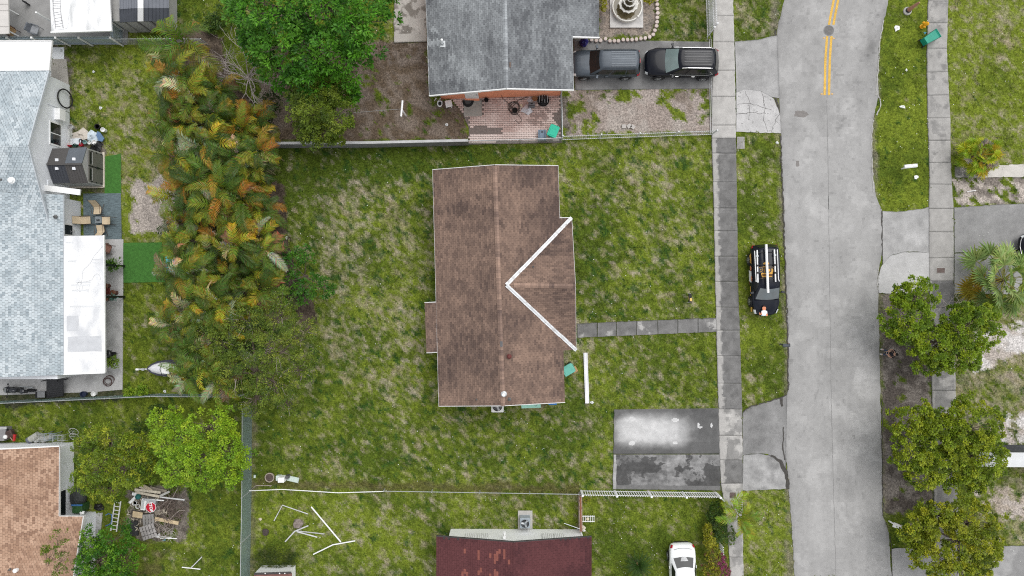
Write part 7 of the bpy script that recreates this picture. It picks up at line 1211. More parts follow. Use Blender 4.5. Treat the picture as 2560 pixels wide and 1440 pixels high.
tree('olive_tree', 'sprawling sparse olive green tree at the lower end of the palms', 'tree', (660, 930), [(545, 850, 3.6, 70, 70, 1.2), (620, 800, 3.8, 65, 65, 1.2), (700, 780, 3.4, 60, 60, 1.1), (760, 830, 3.2, 48, 50, .9), (690, 870, 4.1, 75, 70, 1.3), (590, 930, 3.8, 70, 70, 1.3), (690, 955, 3.7, 75, 65, 1.2), (755, 925, 3.0, 42, 55, .9), (640, 1005, 2.9, 65, 40, .9), (720, 1010, 2.6, 40, 36, .7)], [(.11, .17, .018), (.17, .24, .024), (.26, .30, .032), (.06, .11, .014)], 760, 27, .15, .055, 14, .9, .15, .22, (.3, .35, .15, .2), .55, twigs=4)
tree('lime_tree', 'bright lime green tree left of the chain link fence', 'tree', (500, 1120), [(420, 1055, 3.6, 45, 45, .9), (455, 1100, 4.2, 65, 55, 1.2), (530, 1060, 4.2, 65, 52, 1.1), (570, 1120, 4.0, 55, 50, 1.1), (500, 1150, 4.4, 70, 50, 1.2), (440, 1165, 3.6, 48, 45, 1.0), (560, 1180, 3.5, 55, 42, .9), (520, 1200, 3.0, 60, 25, .8), (622, 1150, 3.2, 36, 28, .7), (400, 1105, 3.2, 28, 35, .7)], [(.19, .34, .016), (.28, .45, .022), (.38, .50, .03), (.12, .24, .014)], 520, 40, .16, .085, 15, .7, .13, .24, (.3, .35, .2, .15))
tree('yellow_green_tree', 'yellow green tree between the tan house and the lime tree', 'tree', (285, 1165), [(225, 1110, 3.4, 42, 40, .9), (280, 1095, 3.8, 55, 42, 1.0), (335, 1120, 3.6, 48, 50, 1.0), (250, 1160, 4.0, 60, 50, 1.1), (320, 1175, 3.8, 55, 48, 1.0), (225, 1195, 3.2, 42, 38, .9), (275, 1225, 3.2, 55, 32, .8), (360, 1160, 2.8, 36, 55, .8)], [(.13, .21, .014), (.23, .31, .02), (.35, .38, .028), (.07, .13, .012)], 430, 36, .19, .07, 16, .8, .13, .20, (.3, .33, .17, .2), twigs=2)
tree('broadleaf_tree', 'mid green bushy tree at the bottom left corner beside the tan roof', 'tree', (272, 1385), [(235, 1350, 2.8, 42, 42, .9), (290, 1345, 2.9, 48, 42, .9), (250, 1400, 3.3, 58, 50, 1.1), (315, 1405, 2.8, 42, 55, .9), (225, 1450, 2.8, 45, 50, .9), (285, 1460, 3.0, 60, 50, 1.0)], [(.05, .17, .010), (.10, .25, .014), (.16, .32, .02), (.03, .10, .01)], 340, 36, .18, .08, 17, .7, .1, .20)
tree('sapling', 'thin sapling with a few leaf tufts over the tan shingles', 'tree', (175, 1400), [(150, 1345, 5.0, 26, 30, .35), (125, 1385, 5.0, 34, 26, .35), (165, 1395, 4.9, 30, 22, .35), (115, 1370, 5.1, 14, 14, .25), (148, 1425, 4.8, 24, 18, .3)], [(.12, .19, .015), (.19, .24, .02), (.09, .15, .015)], 46, 12, .17, .055, 18, .8, .04, .08, low=-.2)
JU = [(.15, .23, .012), (.23, .31, .015), (.33, .38, .02), (.08, .13, .009)]
for nm, lb, bs, lo, sd in (('clipped tree', 'clipped two lobed green tree beside the person across the road', (2330, 840), [(2285, 735, 2.6, 55, 40, .8), (2262, 800, 2.8, 62, 62, 1.0), (2330, 860, 2.9, 62, 50, 1.0), (2415, 820, 3.0, 72, 62, 1.1), (2395, 890, 2.8, 60, 46, .9), (2320, 905, 2.3, 40, 32, .7), (2450, 790, 2.5, 36, 36, .8)], 21), ('clipped tree', 'largest clipped green tree, wide and two lobed, middle right', (2362, 1110), [(2285, 1050, 2.9, 62, 50, 1.0), (2275, 1120, 2.8, 52, 60, 1.0), (2345, 1085, 3.0, 60, 62, 1.0), (2425, 1065, 3.2, 76, 68, 1.2), (2440, 1140, 3.1, 68, 62, 1.1), (2310, 1180, 2.6, 52, 40, .9), (2400, 1195, 2.6, 70, 40, .9), (2345, 1155, 2.9, 50, 42, .9)], 22), ('clipped tree', 'lowest clipped green tree with bare grey twigs in its middle, bottom right', (2370, 1335), [(2290, 1310, 2.6, 52, 48, .9), (2345, 1280, 2.7, 58, 40, .9), (2420, 1300, 3.0, 72, 62, 1.1), (2445, 1370, 3.0, 58, 60, 1.0), (2330, 1390, 2.7, 62, 45, .9), (2400, 1420, 2.8, 75, 45, .9), (2300, 1355, 2.4, 36, 36, .7)], 23)):
    tree('clipped_tree', lb, 'tree', bs, lo, [tuple(np.array(c_) * k_) for c_, k_ in zip(JU, [{21: (.9, 1.0, 1), 22: (1, 1, 1), 23: (1.12, 1.0, 1.2)}[sd]] * 4)], {21: 700, 22: 800, 23: 560}[sd], 58, .15, .10, sd, .6, .16, .20, (.27, .37, .25, .11), .86, twigs=2, group=None)
def bare(name, label, c, spreads, n, seed, m, z0=.2, h=2.2, r=.03, cat='shrub', up=.5):
    rr = random.Random(seed); b = MB(); B = P(*c); t = T(name, label, cat, B)
    def br(p, d, ln, rad, lv):
        q = p; pts = [p]; 
        for k in range(3): d = (d + Vector((rr.gauss(0, .25), rr.gauss(0, .25), rr.gauss(0, .12)))).normalized(); q = q + d * ln / 3; pts.append(q)
        b.tube(pts, [rad, rad * .85, rad * .7, rad * .5], 4 if lv else 5)
        if lv < 3:
            for k in range(3 if lv < 2 else 2): f = rr.choice((1, 2, 3)); br(pts[f], (d + Vector((rr.gauss(0, .75), rr.gauss(0, .75), rr.gauss(0, .35)))).normalized(), ln * rr.uniform(.5, .8), rad * .55, lv + 1)
    for k in range(n): a = 6.283 * k / n + rr.uniform(-.3, .3); br(B + Vector((0, 0, z0)), Vector((math.cos(a) * spreads[0], math.sin(a) * spreads[1], up)).normalized(), h, r, 0)
    b.build('branches', m, t); return t
bare('bare_shrub', 'leafless grey shrub between the palms and the big green tree', (634, 205), (1, 1.15), 13, 3, M('pale_twig', (.42, .37, .35), .9, .25, 6), .9, 1.95, .042, up=.55)
bare('dead_branch', 'bare grey branches over the dark sidewalk slab by the uppermost clipped tree', (2348, 770), (1, 1), 5, 5, MAT['pale_twig'], 1.2, .75, .022, 'branch'); bare('dead_branch', 'bare grey twigs in the middle of the lowest clipped tree', (2350, 1325), (1.3, .8), 5, 6, MAT['pale_twig'], 2.6, .65, .02, 'branch', .7)
b = MB(); b.tube([P(668, 315, .4), P(676, 330, .5), P(684, 337, .3)], [.06, .05, .03], 5); b.tube([P(676, 330, .5), P(660, 345, .2)], [.04, .03], 5); tag(b.build('log', deadm), 'pale broken branch on the dark earth by the block wall', 'branch')
# palms: fronds are separate objects ---------------------------------------------------------
def frondmesh(name, L, droop, up, nl, ll, lw, seed, vee=.35, ang=.95, tip=0):
    rr = random.Random(seed); b = MB(); pts = []; p = Vector((0, 0, 0)); a = up
    for k in range(11): pts.append(p.copy()); p = p + Vector((math.cos(a), 0, math.sin(a))) * L / 10; a -= droop / 10 * (1 + k * .12)
    b.tube(pts[:11], [.022 - .0019 * k for k in range(11)], 4, (1.25, 1.15, .9))
    for k in range(nl):
        f = .14 + .86 * k / (nl - 1); i = min(9, int(f * 10)); q = pts[i].lerp(pts[i + 1], f * 10 - i); tan = (pts[i + 1] - pts[i]).normalized(); nrm = Vector((-tan.z, 0, tan.x)); ln = ll * math.sin(math.pi * (.18 + .72 * f)) * rr.uniform(.85, 1.1)
        for s in (-1, 1):
            d = (tan * (.55 + .6 * f) + Vector((0, s, 0)) * ang + nrm * vee * rr.uniform(.5, 1.3)).normalized(); m_ = q + d * ln * .5; e = q + d * ln * .95 - Vector((0, 0, ln * .28)) - nrm * ln * .05; w_ = tan * lw
            b.add([q - w_ * .35, q + w_ * .35, m_ + w_ * .6, m_ - w_ * .6, e], [(0, 1, 2, 3), (3, 2, 4)], tuple(rr.uniform(.72, 1.2) * e_ for e_ in (1 + 1.9 * tip * f * f, 1 + .55 * tip * f * f, 1)))
    o = b.build(name, frondm, None, local=True); me = o.data; bpy.data.objects.remove(o); return me
FR = [frondmesh('frond', 2.2, 1.5, .75, 21, .62, .066, 1), frondmesh('frond', 2.0, 2.1, .95, 19, .60, .068, 2, tip=1), frondmesh('frond', 2.4, 1.2, .5, 23, .58, .062, 3), frondmesh('frond', 1.8, 1.9, 1.2, 18, .60, .068, 4, tip=1), frondmesh('frond', 1.9, 2.4, .6, 19, .56, .066, 5, .1)]
PG = [(.07, .13, .014), (.14, .19, .016), (.24, .26, .02), (.045, .09, .012), (.10, .17, .018)]; PO = [(.36, .18, .018), (.30, .20, .02), (.26, .20, .018)]; PS = [(.28, .33, .18), (.36, .40, .26)]; PB = [(.24, .16, .10), (.34, .28, .24), (.20, .12, .06)]
def palm(label, px, py, z, nf, rng, sc_=1.0, FR=FR, stems=3, orange_=.1, silver=.06, dead=.08, green=PG, group=None, name='palm', lo=-.25, hi=.9):
    c = P(px, py, z); B = Vector((c.x, c.y, 0)); t = T(name, label, 'palm', B, 0, group); 
    for k in range(stems): a = 6.28 * k / max(1, stems) + rng.random(); o_ = Vector((math.cos(a), math.sin(a), 0)) * (.22 if stems > 1 else 0); b = MB(); b.tube([B + o_, B + o_ * 1.5 + Vector((0, 0, z * .5)), c + o_ * 1.4 - Vector((0, 0, .1))], [.055, .045, .04], 6); b.build('trunk', M('palm_stem', (.20, .19, .09), .7, .25, 5), t)
    for k in range(nf):
        r = rng.random(); o = bpy.data.objects.new('frond', FR[int(rng.integers(len(FR))) if r > orange_ else (0, 2, 4)[k % 3]]); C.objects.link(o); o.parent = t; a = 2.4 * k + rng.normal() * .3; lv = k / max(1, nf - 1); s = sc_ * rng.uniform(.75, 1.15)
        o.location = Vector((.1 * math.cos(a), .1 * math.sin(a), z - .55 * (1 - lv) * min(1, z / 2) + rng.normal() * .1)); o.rotation_euler = (rng.normal() * .35, -(lo + (hi - lo) * lv * .8) + rng.normal() * .12, a); o.scale = (s, s, s)
        pal = PO if r < orange_ else (PS if r < orange_ + silver else (PB if r < orange_ + silver + dead and lv < .6 else green)); q = np.array(pal[int(rng.integers(len(pal)))]) * rng.uniform(.8, 1.3); o.color = (*q, 1)
    return t
rng = np.random.default_rng(3); pts = []; tries = 0; PZ = [(400, 85), (480, 70), (530, 120), (555, 200), (640, 300), (668, 400), (650, 560), (672, 640), (655, 730), (590, 820), (545, 950), (470, 960), (425, 880), (410, 700), (440, 590), (420, 450), (405, 370), (420, 250)]
while len(pts) < 78 and tries < 6000:
    tries += 1; x, y = rng.uniform(395, 680), rng.uniform(150, 965)
    if bool(inpoly(np.array([x]), np.array([y]), PZ)[0]) and not (x > 555 and y < 285) and all((x - a) ** 2 + (y - c) ** 2 > 35 ** 2 for a, c in pts): pts.append((x, y))
pts.sort(key=lambda p: (p[1])); cnt = {}
for k, (x, y) in enumerate(pts):
    oz = .22 if 330 < y < 560 and (x < 470 or x > 600) else (.07 if y < 620 else .02); wt = ('orange tinged' if oz > .2 else 'yellowing' if oz > .05 else 'dark green') 
    ed = 'on the left edge' if x < 455 else ('on the right edge' if x > 610 else 'in the middle'); rw = 'upper' if y < 330 else ('middle' if y < 580 else ('lower' if y < 800 else 'lowest'))
    kk = (ed, rw); cnt[kk] = cnt.get(kk, 0) + 1
    palm('%s palm, %s down %s of the %s part of the palms' % (wt, ('first', 'second', 'third', 'fourth', 'fifth', 'sixth', 'seventh', 'eighth', 'ninth', 'tenth', 'eleventh', 'twelfth', 'thirteenth', 'fourteenth', 'fifteenth', 'sixteenth', 'seventeenth', 'eighteenth', 'nineteenth', 'twentieth')[cnt[kk] - 1], ed, rw), x, y, rng.uniform(2.4, 4.6), 12, rng, .92, FR, 3, oz, .10 if y > 560 else .05, .10, group='clumping palms of the palm row', lo=-.5)
palm('tall feathery palm with long bright fronds at the top of the palm row', 455, 100, 4.6, 9, rng, 1.35, FR, 2, .0, .0, .0, [(.085, .16, .012), (.12, .17, .014), (.14, .15, .02)], lo=-.1, hi=.7)
palm('small palm with yellow green fronds growing over the sidewalk by the white fence', 1846, 1285, 1.5, 11, rng, 1.0, [frondmesh('frond', 1.75, 1.2, .8, 15, .62, .085, 21, .25), frondmesh('frond', 1.6, 1.6, 1.0, 14, .6, .09, 22, .2)], 2, .0, .0, .0, [(.24, .32, .02), (.30, .36, .025), (.17, .26, .018)], lo=-.2, hi=1.0)
# fan palms and a cycad
def fanmesh(seed, n=17, L=.55, st=.90):
    rr = random.Random(seed); b = MB(); b.tube([(0, 0, 0), (st * .5, 0, .06), (st, 0, .06)], .014, 4, (1.1, .8, .5))
    for k in range(n):
        a = -1.9 + 3.8 * k / (n - 1); ln = L * (.75 + .25 * math.cos(a * .7)) * rr.uniform(.9, 1.08); d = Vector((math.cos(a), math.sin(a), .10 * rr.uniform(0, 1.5))); s = Vector((-math.sin(a), math.cos(a), .25 * (-1) ** k)) * .045; o_ = Vector((st, 0, .06)); b.add([o_, o_ + d * ln * .5 + s, o_ + d * ln - Vector((0, 0, ln * .16)), o_ + d * ln * .5 - s], [(0, 1, 2, 3)], tuple(rr.uniform(.85, 1.15) for _ in range(3)))
    o = b.build('fan_frond', frondm, None, local=True); me = o.data; bpy.data.objects.remove(o); return me
FM = [fanmesh(s) for s in (1, 2, 3)]
def fanpalm(label, px, py, z, nf, pal, w_, rng, sc_, seed):
    c = P(px, py, z); B = Vector((c.x, c.y, 0)); t = T('fan_palm', label, 'palm', B); b = MB(); b.tube([B, c], [.16, .12], 8); b.build('trunk', barkm, t)
    for k in range(nf):
        o = bpy.data.objects.new('frond', FM[k % 3]); C.objects.link(o); o.parent = t; lv = k / (nf - 1); a = 2.4 * k + rng.normal() * .2; s = sc_ * rng.uniform(.8, 1.15) * (1 - .3 * lv); o.location = (0, 0, z - .3 * (1 - lv)); o.rotation_euler = (rng.normal() * .25, -(-.55 + 1.45 * lv) + rng.normal() * .12, a); o.scale = (s, s, s); q = np.array(pal[int(rng.choice(len(pal) - (seed == 2), p=None if seed == 2 else w_)) if not (seed == 2 and math.cos(a) < -.72 and lv < .45) else 3]) * rng.uniform(.85, 1.2); o.color = (*q, 1)
fanpalm('yellow orange fan palm with grey dead fronds beside the concrete path', 2456, 386, 1.2, 56, [(.27, .38, .02), (.42, .46, .025), (.48, .39, .03), (.34, .29, .25)], (.52, .26, .10, .12), rng, 1.12, 1)
fanpalm('silvery green fan palm with yellow lower fronds by the right edge', 2512, 700, 2.3, 44, [(.25, .34, .10), (.31, .40, .13), (.22, .31, .05), (.34, .27, .03)], (.38, .27, .2, .15), rng, 1.9, 2)
t = T('cycad', 'round dark green cycad with a star of fronds near the white sedan', 'cycad', P(1592, 1406)); cm_ = frondmesh('frond', 1.15, .75, .45, 34, .17, .012, 9, .15, .8)
b = MB(); b.lathe((0, 0, 0), [(.22, 0), (.2, .4), (.1, .55)], 10); b.build('trunk', barkm, t, local=True)
for k in range(44): o = bpy.data.objects.new('frond', cm_); C.objects.link(o); o.parent = t; o.location = (0, 0, .5); o.rotation_euler = (0, -(-.15 + .8 * k / 43), 2.4 * k); q = random.Random(k).uniform(.7, 1.3); o.color = (.028 * q, .075 * q, .010 * q, 1); s = 1.02 - .25 * k / 43; o.scale = (s, s, s)
b = MB(); b.blob(P(1593, 1408, .62), .1, 8, 6, .1); b.build('heart', M('cycad_heart', (.34, .20, .10), .9), t)
# hedge, potted plants and bushes
def bush(name, label, cat, lobes, pal, n, nper, L, Wd, seed, wts=None, pot=None, spread=.9, group=None):
    rng2 = np.random.default_rng(seed); c0 = P(lobes[0][0], lobes[0][1]); t = T(name, label, cat, c0, 0, group)
    if pot: b = MB(); b.lathe(c0, [(pot[0] * .8, 0), (pot[0], pot[1]), (pot[0] * .85, pot[1]), (pot[0] * .8, pot[1] - .05)], 12); b.build('pot', pot[2], t)
    else: b = MB(); [b.tube([P(l[0], l[1]), P(l[0], l[1]) + Vector((.05 * k, .04 * (-1) ** k, l[2]))], .02, 4) for l in lobes for k in range(3)]; b.build('stem', barkm, t)
    VV = []; FF = []; CC = []; off = 0
    for (px, py, z, rx, ry, rz) in lobes:
        d = unit(rng2.normal(size=(n, 3))); d[:, 2] = np.abs(d[:, 2]) * 1.0 - .2; cen = np.array(P(px, py, z)) + d * (.5 + .5 * rng2.random((n, 1))) * np.array((rx / S, ry / S, rz)); cen[:, 2] = np.maximum(cen[:, 2], .05); V, F, col = leafset(cen, unit(d + UP * .6), pick(pal, n, rng2, wts), nper, L, Wd, spread, rng2, .05); VV.append(V); FF.append(F + off); CC.append(col); off += len(V)
    npmesh('foliage', leafm, np.concatenate(VV), np.concatenate(FF), np.concatenate(CC), t); return t
CRO = [(.36, .34, .02), (.26, .28, .02), (.14, .17, .02), (.20, .07, .05)]; GRN = [(.05, .11, .012), (.09, .15, .015), (.03, .07, .01)]; BOU = [(.40, .05, .20), (.30, .07, .14), (.14, .13, .03), (.16, .08, .05)]
bush('croton_bush', 'upper yellow leaved croton bush in the hedge right of the white sedan', 'bush', [(1768, 1325, .7, 9, 18, .6), (1773, 1350, .8, 13, 20, .7)], CRO, 90, 12, .15, .06, 31, (.42, .34, .2, .04)); bush('croton_bush', 'lower yellow and reddish croton bush in the hedge right of the white sedan', 'bush', [(1782, 1385, .8, 18, 26, .7), (1778, 1425, .8, 20, 26, .7)], CRO, 110, 12, .15, .06, 32, (.28, .28, .30, .14)); bush('bougainvillea', 'magenta flowering bush at the end of the hedge by the lower sidewalk', 'bush', [(1802, 1400, .8, 14, 16, .6), (1808, 1428, .8, 16, 22, .6)], BOU, 80, 12, .10, .06, 33, (.3, .2, .3, .2)); bush('hedge_shrub', 'dark green shrub between the white fence corner and the croton hedge', 'bush', [(1786, 1280, .7, 20, 26, .7), (1798, 1320, .8, 18, 34, .8)], GRN, 130, 12, .13, .05, 34); bush('creeper', 'green creeping plant spilling over the sidewalk below the small palm', 'bush', [(1822, 1340, .3, 20, 30, .3)], [(.05, .14, .02), (.12, .2, .03), (.16, .19, .05)], 60, 10, .15, .05, 35)
for x in (1801, 1802, 1803, 1804): pass
b = MB(); [b.lathe(P(1799 + .4 * k, 1358 + k * 6, .02), [(.05, 0), (.05, .8), (.002, .9)], 6) for k in range(6)]; kind(b.build('fence_pales', whitem), 'stuff')
LIM = [(.20, .34, .02), (.30, .40, .03), (.13, .25, .015)]; bush('potted_plant', 'lime green potted plant, left one by the fence below the patio', 'plant', [(327, 982, .45, 16, 15, .4)], LIM, 60, 12, .14, .07, 41, None, (.24, .3, blackm)); bush('potted_plant', 'lime green potted plant, right one with a black tub by the fence', 'plant', [(355, 976, .5, 17, 16, .4)], LIM, 66, 12, .14, .07, 42, None, (.36, .35, rubber))
bush('potted_palm', 'leafy green potted plant below the dark brown armchair', 'plant', [(283, 659, .9, 17, 16, .35)], [(.08, .19, .02), (.13, .25, .03), (.05, .12, .015)], 34, 9, .30, .045, 43, None, (.18, .45, blackm)); bush('potted_palm', 'yellow green potted plant below the covered grill', 'plant', [(284, 905, .7, 15, 14, .35)], [(.16, .28, .02), (.21, .31, .03)], 40, 10, .24, .04, 44, None, (.18, .4, blackm)); bush('potted_plant', 'small blue green plant on a dark stand under the flat roof', 'plant', [(284, 743, 1.0, 8, 7, .2)], [(.16, .33, .27), (.10, .22, .18)], 16, 8, .15, .05, 45, None, (.12, .2, blackm))
bush('border_plant', 'yellow leaved plant against the grey roof edge by the fountain', 'plant', [(1508, 6, .5, 8, 22, .4)], CRO, 50, 10, .14, .06, 46, (.5, .4, .1, 0)); bush('border_plant', 'yellow leaved plant right of the fountain at the top edge', 'plant', [(1624, -2, .5, 16, 12, .4)], CRO, 50, 10, .14, .06, 47, (.5, .4, .1, 0)); bush('weed_clump', 'yellow weed clump at the corner of the white picket fence', 'weed', [(1462, 1250, .2, 14, 8, .2)], CRO, 16, 8, .10, .03, 48, (.6, .4, 0, 0)); bush('grass_clump', 'round dark grassy bush above the little white shed', 'bush', [(690, 1395, .4, 62, 26, .35)], [(.055, .085, .012), (.085, .11, .015), (.035, .06, .01)], 260, 12, .16, .022, 49); bush('low_shrub', 'green undergrowth left of the lime tree below the fence', 'bush', [(395, 1030, .4, 26, 22, .4), (350, 1070, .4, 25, 20, .3)], GRN, 90, 10, .13, .05, 50); bush('low_shrub', 'dark leafy undergrowth at the top between palm and big tree', 'bush', [(560, 40, .6, 26, 46, .6), (530, 60, .4, 24, 24, .4)], GRN, 120, 10, .14, .05, 51); bush('low_shrub', 'dark green shrub at the foot of the bare grey shrub', 'bush', [(680, 255, .8, 26, 36, .7), (655, 300, .5, 30, 20, .5)], [(.02, .05, .01), (.04, .075, .012), (.05, .08, .014)], 90, 10, .15, .05, 52)
# ---------------------------------------------------------------- grass blades, weeds, flowers
def tufts():
    rng = np.random.default_rng(99); n = 105000; x = rng.uniform(-30, 2590, n); y = rng.uniform(-30, 1470, n); c, g = field(x, y); bad = np.zeros(n, bool)
    def excl(poly):
        nonlocal bad; bad |= inpoly(x, y, poly)
    excl(RL[1:-1] + RR[::-1][1:-1])
    for p in (LWL + LWR[::-1], RWL + RWR[::-1], [(1434, 98), (1776, 104), (1779, 222), (1436, 224)], [(1838, 104), (1944, 88), (1952, 333), (1841, 329)], [(1532, 1022), (1797, 1020), (1801, 1227), (1531, 1224)], [(1857, 1030), (1968, 986), (1968, 1222), (1858, 1226)], [(2206, 527), (2324, 518), (2324, 732), (2196, 732)], [(2386, 518), (2640, 506), (2640, 735), (2386, 735)], [(1443, 809), (1793, 795), (1793, 829), (1443, 844)], [(1128, 240), (1404, 238), (1404, 360), (1172, 361)], [(985, -30), (1068, -30), (1066, 106), (985, 106)], [(2388, 416), (2600, 410), (2600, 442), (2388, 443)], [(-60, 596), (309, 597), (307, 976), (-60, 992)], [(206, 482), (304, 482), (412, 604), (414, 706), (206, 706)], [(260, 384), (303, 384), (303, 484), (260, 486)], [(2229, 1370), (2640, 1360), (2640, 1500), (2229, 1500)], [(0, -60), (330, -60), (318, 112), (0, 112)], [(1090, 430), (1400, 420), (1425, 860), (1400, 1000), (1105, 1000)]): excl(p)
    k = (~bad) & (rng.random(n) < np.clip(g * 1.25 - .25, .02, 1)); x, y, c = x[k], y[k], c[k]; n = len(x); nb = 4; X = np.repeat(np.stack([(x - 1280) / S, (720 - y) / S, np.full(n, -.02)], -1), nb, 0); m = n * nb; X[:, :2] += rng.normal(size=(m, 2)) * .03
    big = np.repeat(fbm(x, y, 19, 25, 2) > .60, nb)[:, None]; a = rng.uniform(0, 6.283, (m, 1)); out = np.concatenate([np.cos(a), np.sin(a)], 1); ln = np.where(big, .13, .10) * rng.uniform(.5, 1.3, (m, 1)); wd = np.where(big, .045, .022) * rng.uniform(.7, 1.2, (m, 1)); lean = rng.uniform(.5, 1.0, (m, 1)); side = np.concatenate([-out[:, 1:], out[:, :1]], 1)
    base = X; tip = X + np.concatenate([out * ln * lean, ln * (1.1 - lean * .75)], 1); mid = X + np.concatenate([out * ln * lean * .5, ln * .55], 1); sv = np.concatenate([side * wd / 2, np.zeros((m, 1))], 1); V = np.stack([base, mid + sv, tip, mid - sv], 1).reshape(-1, 3); col = np.repeat(c, nb, 0) * (.80 + .75 * rng.random((m, 1))); kind(npmesh('grass', grassm, V, np.arange(4 * m).reshape(-1, 4), col), 'stuff')
    n = 2600; x = rng.uniform(0, 2560, n); y = rng.uniform(0, 1440, n); w_ = fbm(x, y, 70, 300, 3) + .12 * inpoly(x, y, [(2190, 150), (2325, 150), (2325, 420), (2190, 420)]) + .05 * inpoly(x, y, [(640, 960), (1000, 960), (1000, 1220), (640, 1220)]); _, g = field(x, y); bad = np.zeros(n, bool)
    for p in (RL[1:-1] + RR[::-1][1:-1], [(1430, 90), (1980, 90), (1980, 335), (1430, 335)], [(1530, 1000), (1975, 985), (1975, 1228), (1530, 1228)], [(0, 0), (420, 0), (420, 1000), (0, 1000)], LWL + LWR[::-1], RWL + RWR[::-1], [(1060, 410), (1445, 410), (1445, 1020), (1060, 1020)]): bad |= inpoly(x, y, p)
    k = (~bad) & (g > .6) & (w_ > .50); x, y = x[k], y[k]; n = len(x); X = np.stack([(x - 1280) / S, (720 - y) / S, np.full(n, .07)], -1); r = rng.uniform(.010, .026, (n, 1)); q = np.array(((-1, -1, 0), (1, -1, 0), (1, 1, .3), (-1, 1, .3))); th = rng.uniform(0, 6.28, n); cq, sq = np.cos(th)[:, None], np.sin(th)[:, None]; Q = np.stack([q[None, :, 0] * cq - q[None, :, 1] * sq, q[None, :, 0] * sq + q[None, :, 1] * cq, np.broadcast_to(q[None, :, 2], (n, 4))], -1); V = (X[:, None] + Q * r[:, None]).reshape(-1, 3); kind(npmesh('wildflowers', M('petal', (.66, .68, .62), .8, .1, 5), V, np.arange(4 * n).reshape(-1, 4)), 'stuff')
tufts()
# ================================================================ PERSON
def skin(name, m, parent, joints, edges, sub=2, root=0):
    me = bpy.data.meshes.new(name); me.from_pydata([j[0] for j in joints], edges, []); o = bpy.data.objects.new(name, me); C.objects.link(o); o.parent = parent; s = o.modifiers.new('skin', 'SKIN'); s.use_smooth_shade = True
    for i, j in enumerate(joints): r = j[1]; me.skin_vertices[0].data[i].radius = (r, r) if not isinstance(r, tuple) else r; me.skin_vertices[0].data[i].use_root = i == root
    b = o.modifiers.new('sub', 'SUBSURF'); b.levels = b.render_levels = sub; me.materials.append(m); return o
t = T('person', 'person in a black t-shirt and jeans standing at the kerb, looking up', 'person', P(2207, 880), math.radians(172))
sk = M('skin', (.52, .31, .22), .55, .05, 6, spec=.3); J = [((0, 0, .95), .13)]; E = []
def ch(par, *js):
    for j in js: J.append(j); E.append((par, len(J) - 1)); par = len(J) - 1
    return par
chest = ch(0, ((-.02, 0, 1.15), .125), ((-.02, 0, 1.34), .13)); nk = ch(chest, ((-.015, 0, 1.46), .06), ((.0, 0, 1.53), .055)); hd = ch(nk, ((.015, 0, 1.62), .088), ((-.01, 0, 1.70), .082))
for s in (-1, 1):
    ch(0, ((.0, s * .095, .86), .095), ((.03, s * .12, .50), .062), ((.0, s * .15, .28), .052), ((-.01, s * .16, .09), .036), ((.12, s * .18, .045), .035)); wr = ch(chest, ((-.02, s * .19, 1.40), .062), ((-.02, s * .26, 1.15), .046), ((.14, s * .22, 1.10), .040), ((.28, s * .11, 1.13), .028), ((.35, s * .085, 1.15), .030))
    for k, (dy, dz, ln) in enumerate(((.03, .025, .07), (.032, .008, .08), (.03, -.010, .075), (.026, -.026, .06))): ch(wr, ((.375, s * (.085 + dy * .4), 1.15 + dz), .009), ((.375 + ln * .6, s * (.085 + dy * .3), 1.15 + dz), .0085), ((.375 + ln * .75, s * (.085 - .01), 1.15 + dz * .9), .007))
    ch(wr, ((.355, s * .06, 1.17), .010), ((.385, s * .045, 1.185), .008))
skin('body', sk, t, J, E)
skin('shirt', M('tee_black', (.012, .012, .016), .8, .15, 6), t, [((0, 0, .92), .15), ((-.02, 0, 1.12), .15), ((-.02, 0, 1.33), .16), ((-.018, 0, 1.44), .085), ((-.02, .19, 1.395), .085), ((-.02, .25, 1.19), .068), ((-.02, -.19, 1.395), .085), ((-.02, -.25, 1.19), .068)], [(0, 1), (1, 2), (2, 3), (2, 4), (4, 5), (2, 6), (6, 7)])
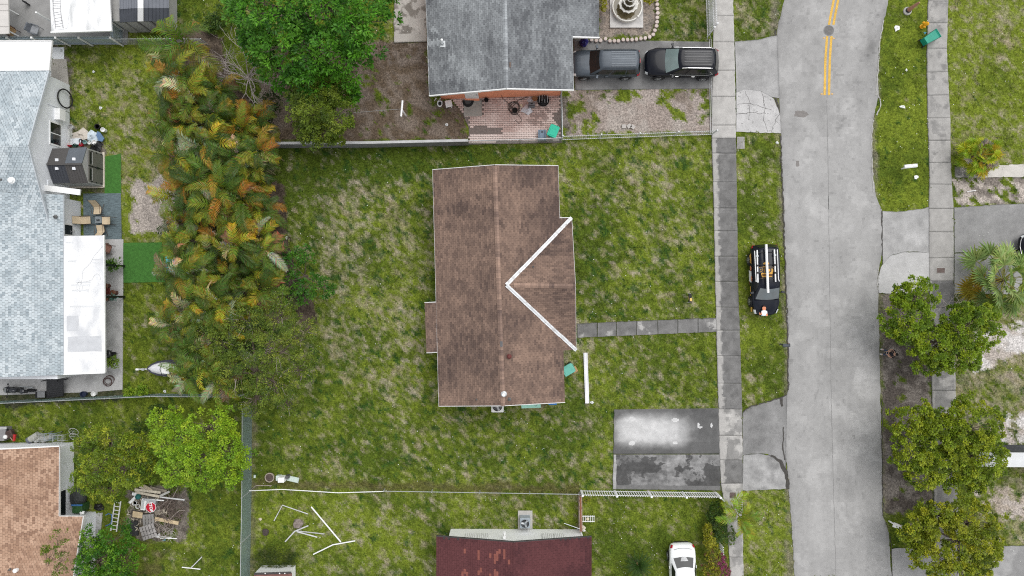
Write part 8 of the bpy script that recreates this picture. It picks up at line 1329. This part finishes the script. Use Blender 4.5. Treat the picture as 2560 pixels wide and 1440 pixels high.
skin('jeans', M('denim', (.035, .055, .10), .85, .2, 8), t, [((0, 0, .96), .145), ((0, .095, .84), .108), ((.03, .12, .50), .078), ((-.01, .16, .10), .06), ((0, -.095, .84), .108), ((.03, -.12, .50), .078), ((-.01, -.16, .10), .06)], [(0, 1), (1, 2), (2, 3), (0, 4), (4, 5), (5, 6)])
for s in (-1, 1): b = MB(); b.loft([[Vector((x, s * .17 + y * w_, z * h_)) for y, z in ((-1, 0), (1, 0), (1, .6), (.5, 1), (-.5, 1), (-1, .6))] for x, w_, h_ in ((-.09, .035, .08), (-.02, .045, .10), (.09, .05, .08), (.17, .042, .06), (.20, .02, .03))]); b.build('shoe', M('shoe_white', (.55, .55, .54), .6), t, local=True)
hr = M('hair_black', (.008, .007, .007), .6); b = MB(); n = 14
rings = [[Vector((-.035 - .02 * q, 0, 1.68)) + Vector((math.cos(a) * .098 * math.cos(q), math.sin(a) * .098 * math.cos(q), math.sin(q) * .10 + (.0 if math.cos(a) < .2 else .035 * math.cos(a)))) for a in [2 * math.pi * k / n for k in range(n)]] for q in (-.55, -.2, .2, .6, 1.0, 1.35)]; b.loft(rings); b.build('hair', hr, t, local=True, smooth=True)
for s in (-1, 1): b = MB(); b.blob((.088, s * .033, 1.655), .012, 6, 5, 0); b.build('eye', blackm, t, local=True); b = MB(); b.blob((.0, s * .092, 1.645), (.018, .012, .03), 6, 5, 0); b.build('ear', sk, t, local=True)
b = MB(); b.blob((.104, 0, 1.635), (.016, .012, .022), 6, 5, 0); b.build('nose', sk, t, local=True); b = MB(); b.box((.092, 0, 1.592), (.012, .045, .010)); b.build('mouth', M('lip', (.32, .11, .09), .5), t, local=True)
cw = P(2207, 880) + Matrix.Rotation(math.radians(172), 3, 'Z') @ Vector((.41, 0, 1.15)); t = T('remote_controller', 'pale grey remote controller held in the hands of the person', 'remote', cw, math.radians(172)); b = MB(); b.box((0, 0, 0), (.09, .17, .035)); b.build('case', M('rc_grey', (.45, .47, .48), .5), t, local=True, bevel=.012); b = MB(); b.box((.03, 0, .03), (.09, .15, .012), ry=-.4); b.build('screen', glassm, t, local=True)
for s in (-1, 1): b = MB(); b.tube([(-.01, s * .05, .015), (-.01, s * .05, .04)], .006, 6); b.build('stick', blackm, t, local=True)
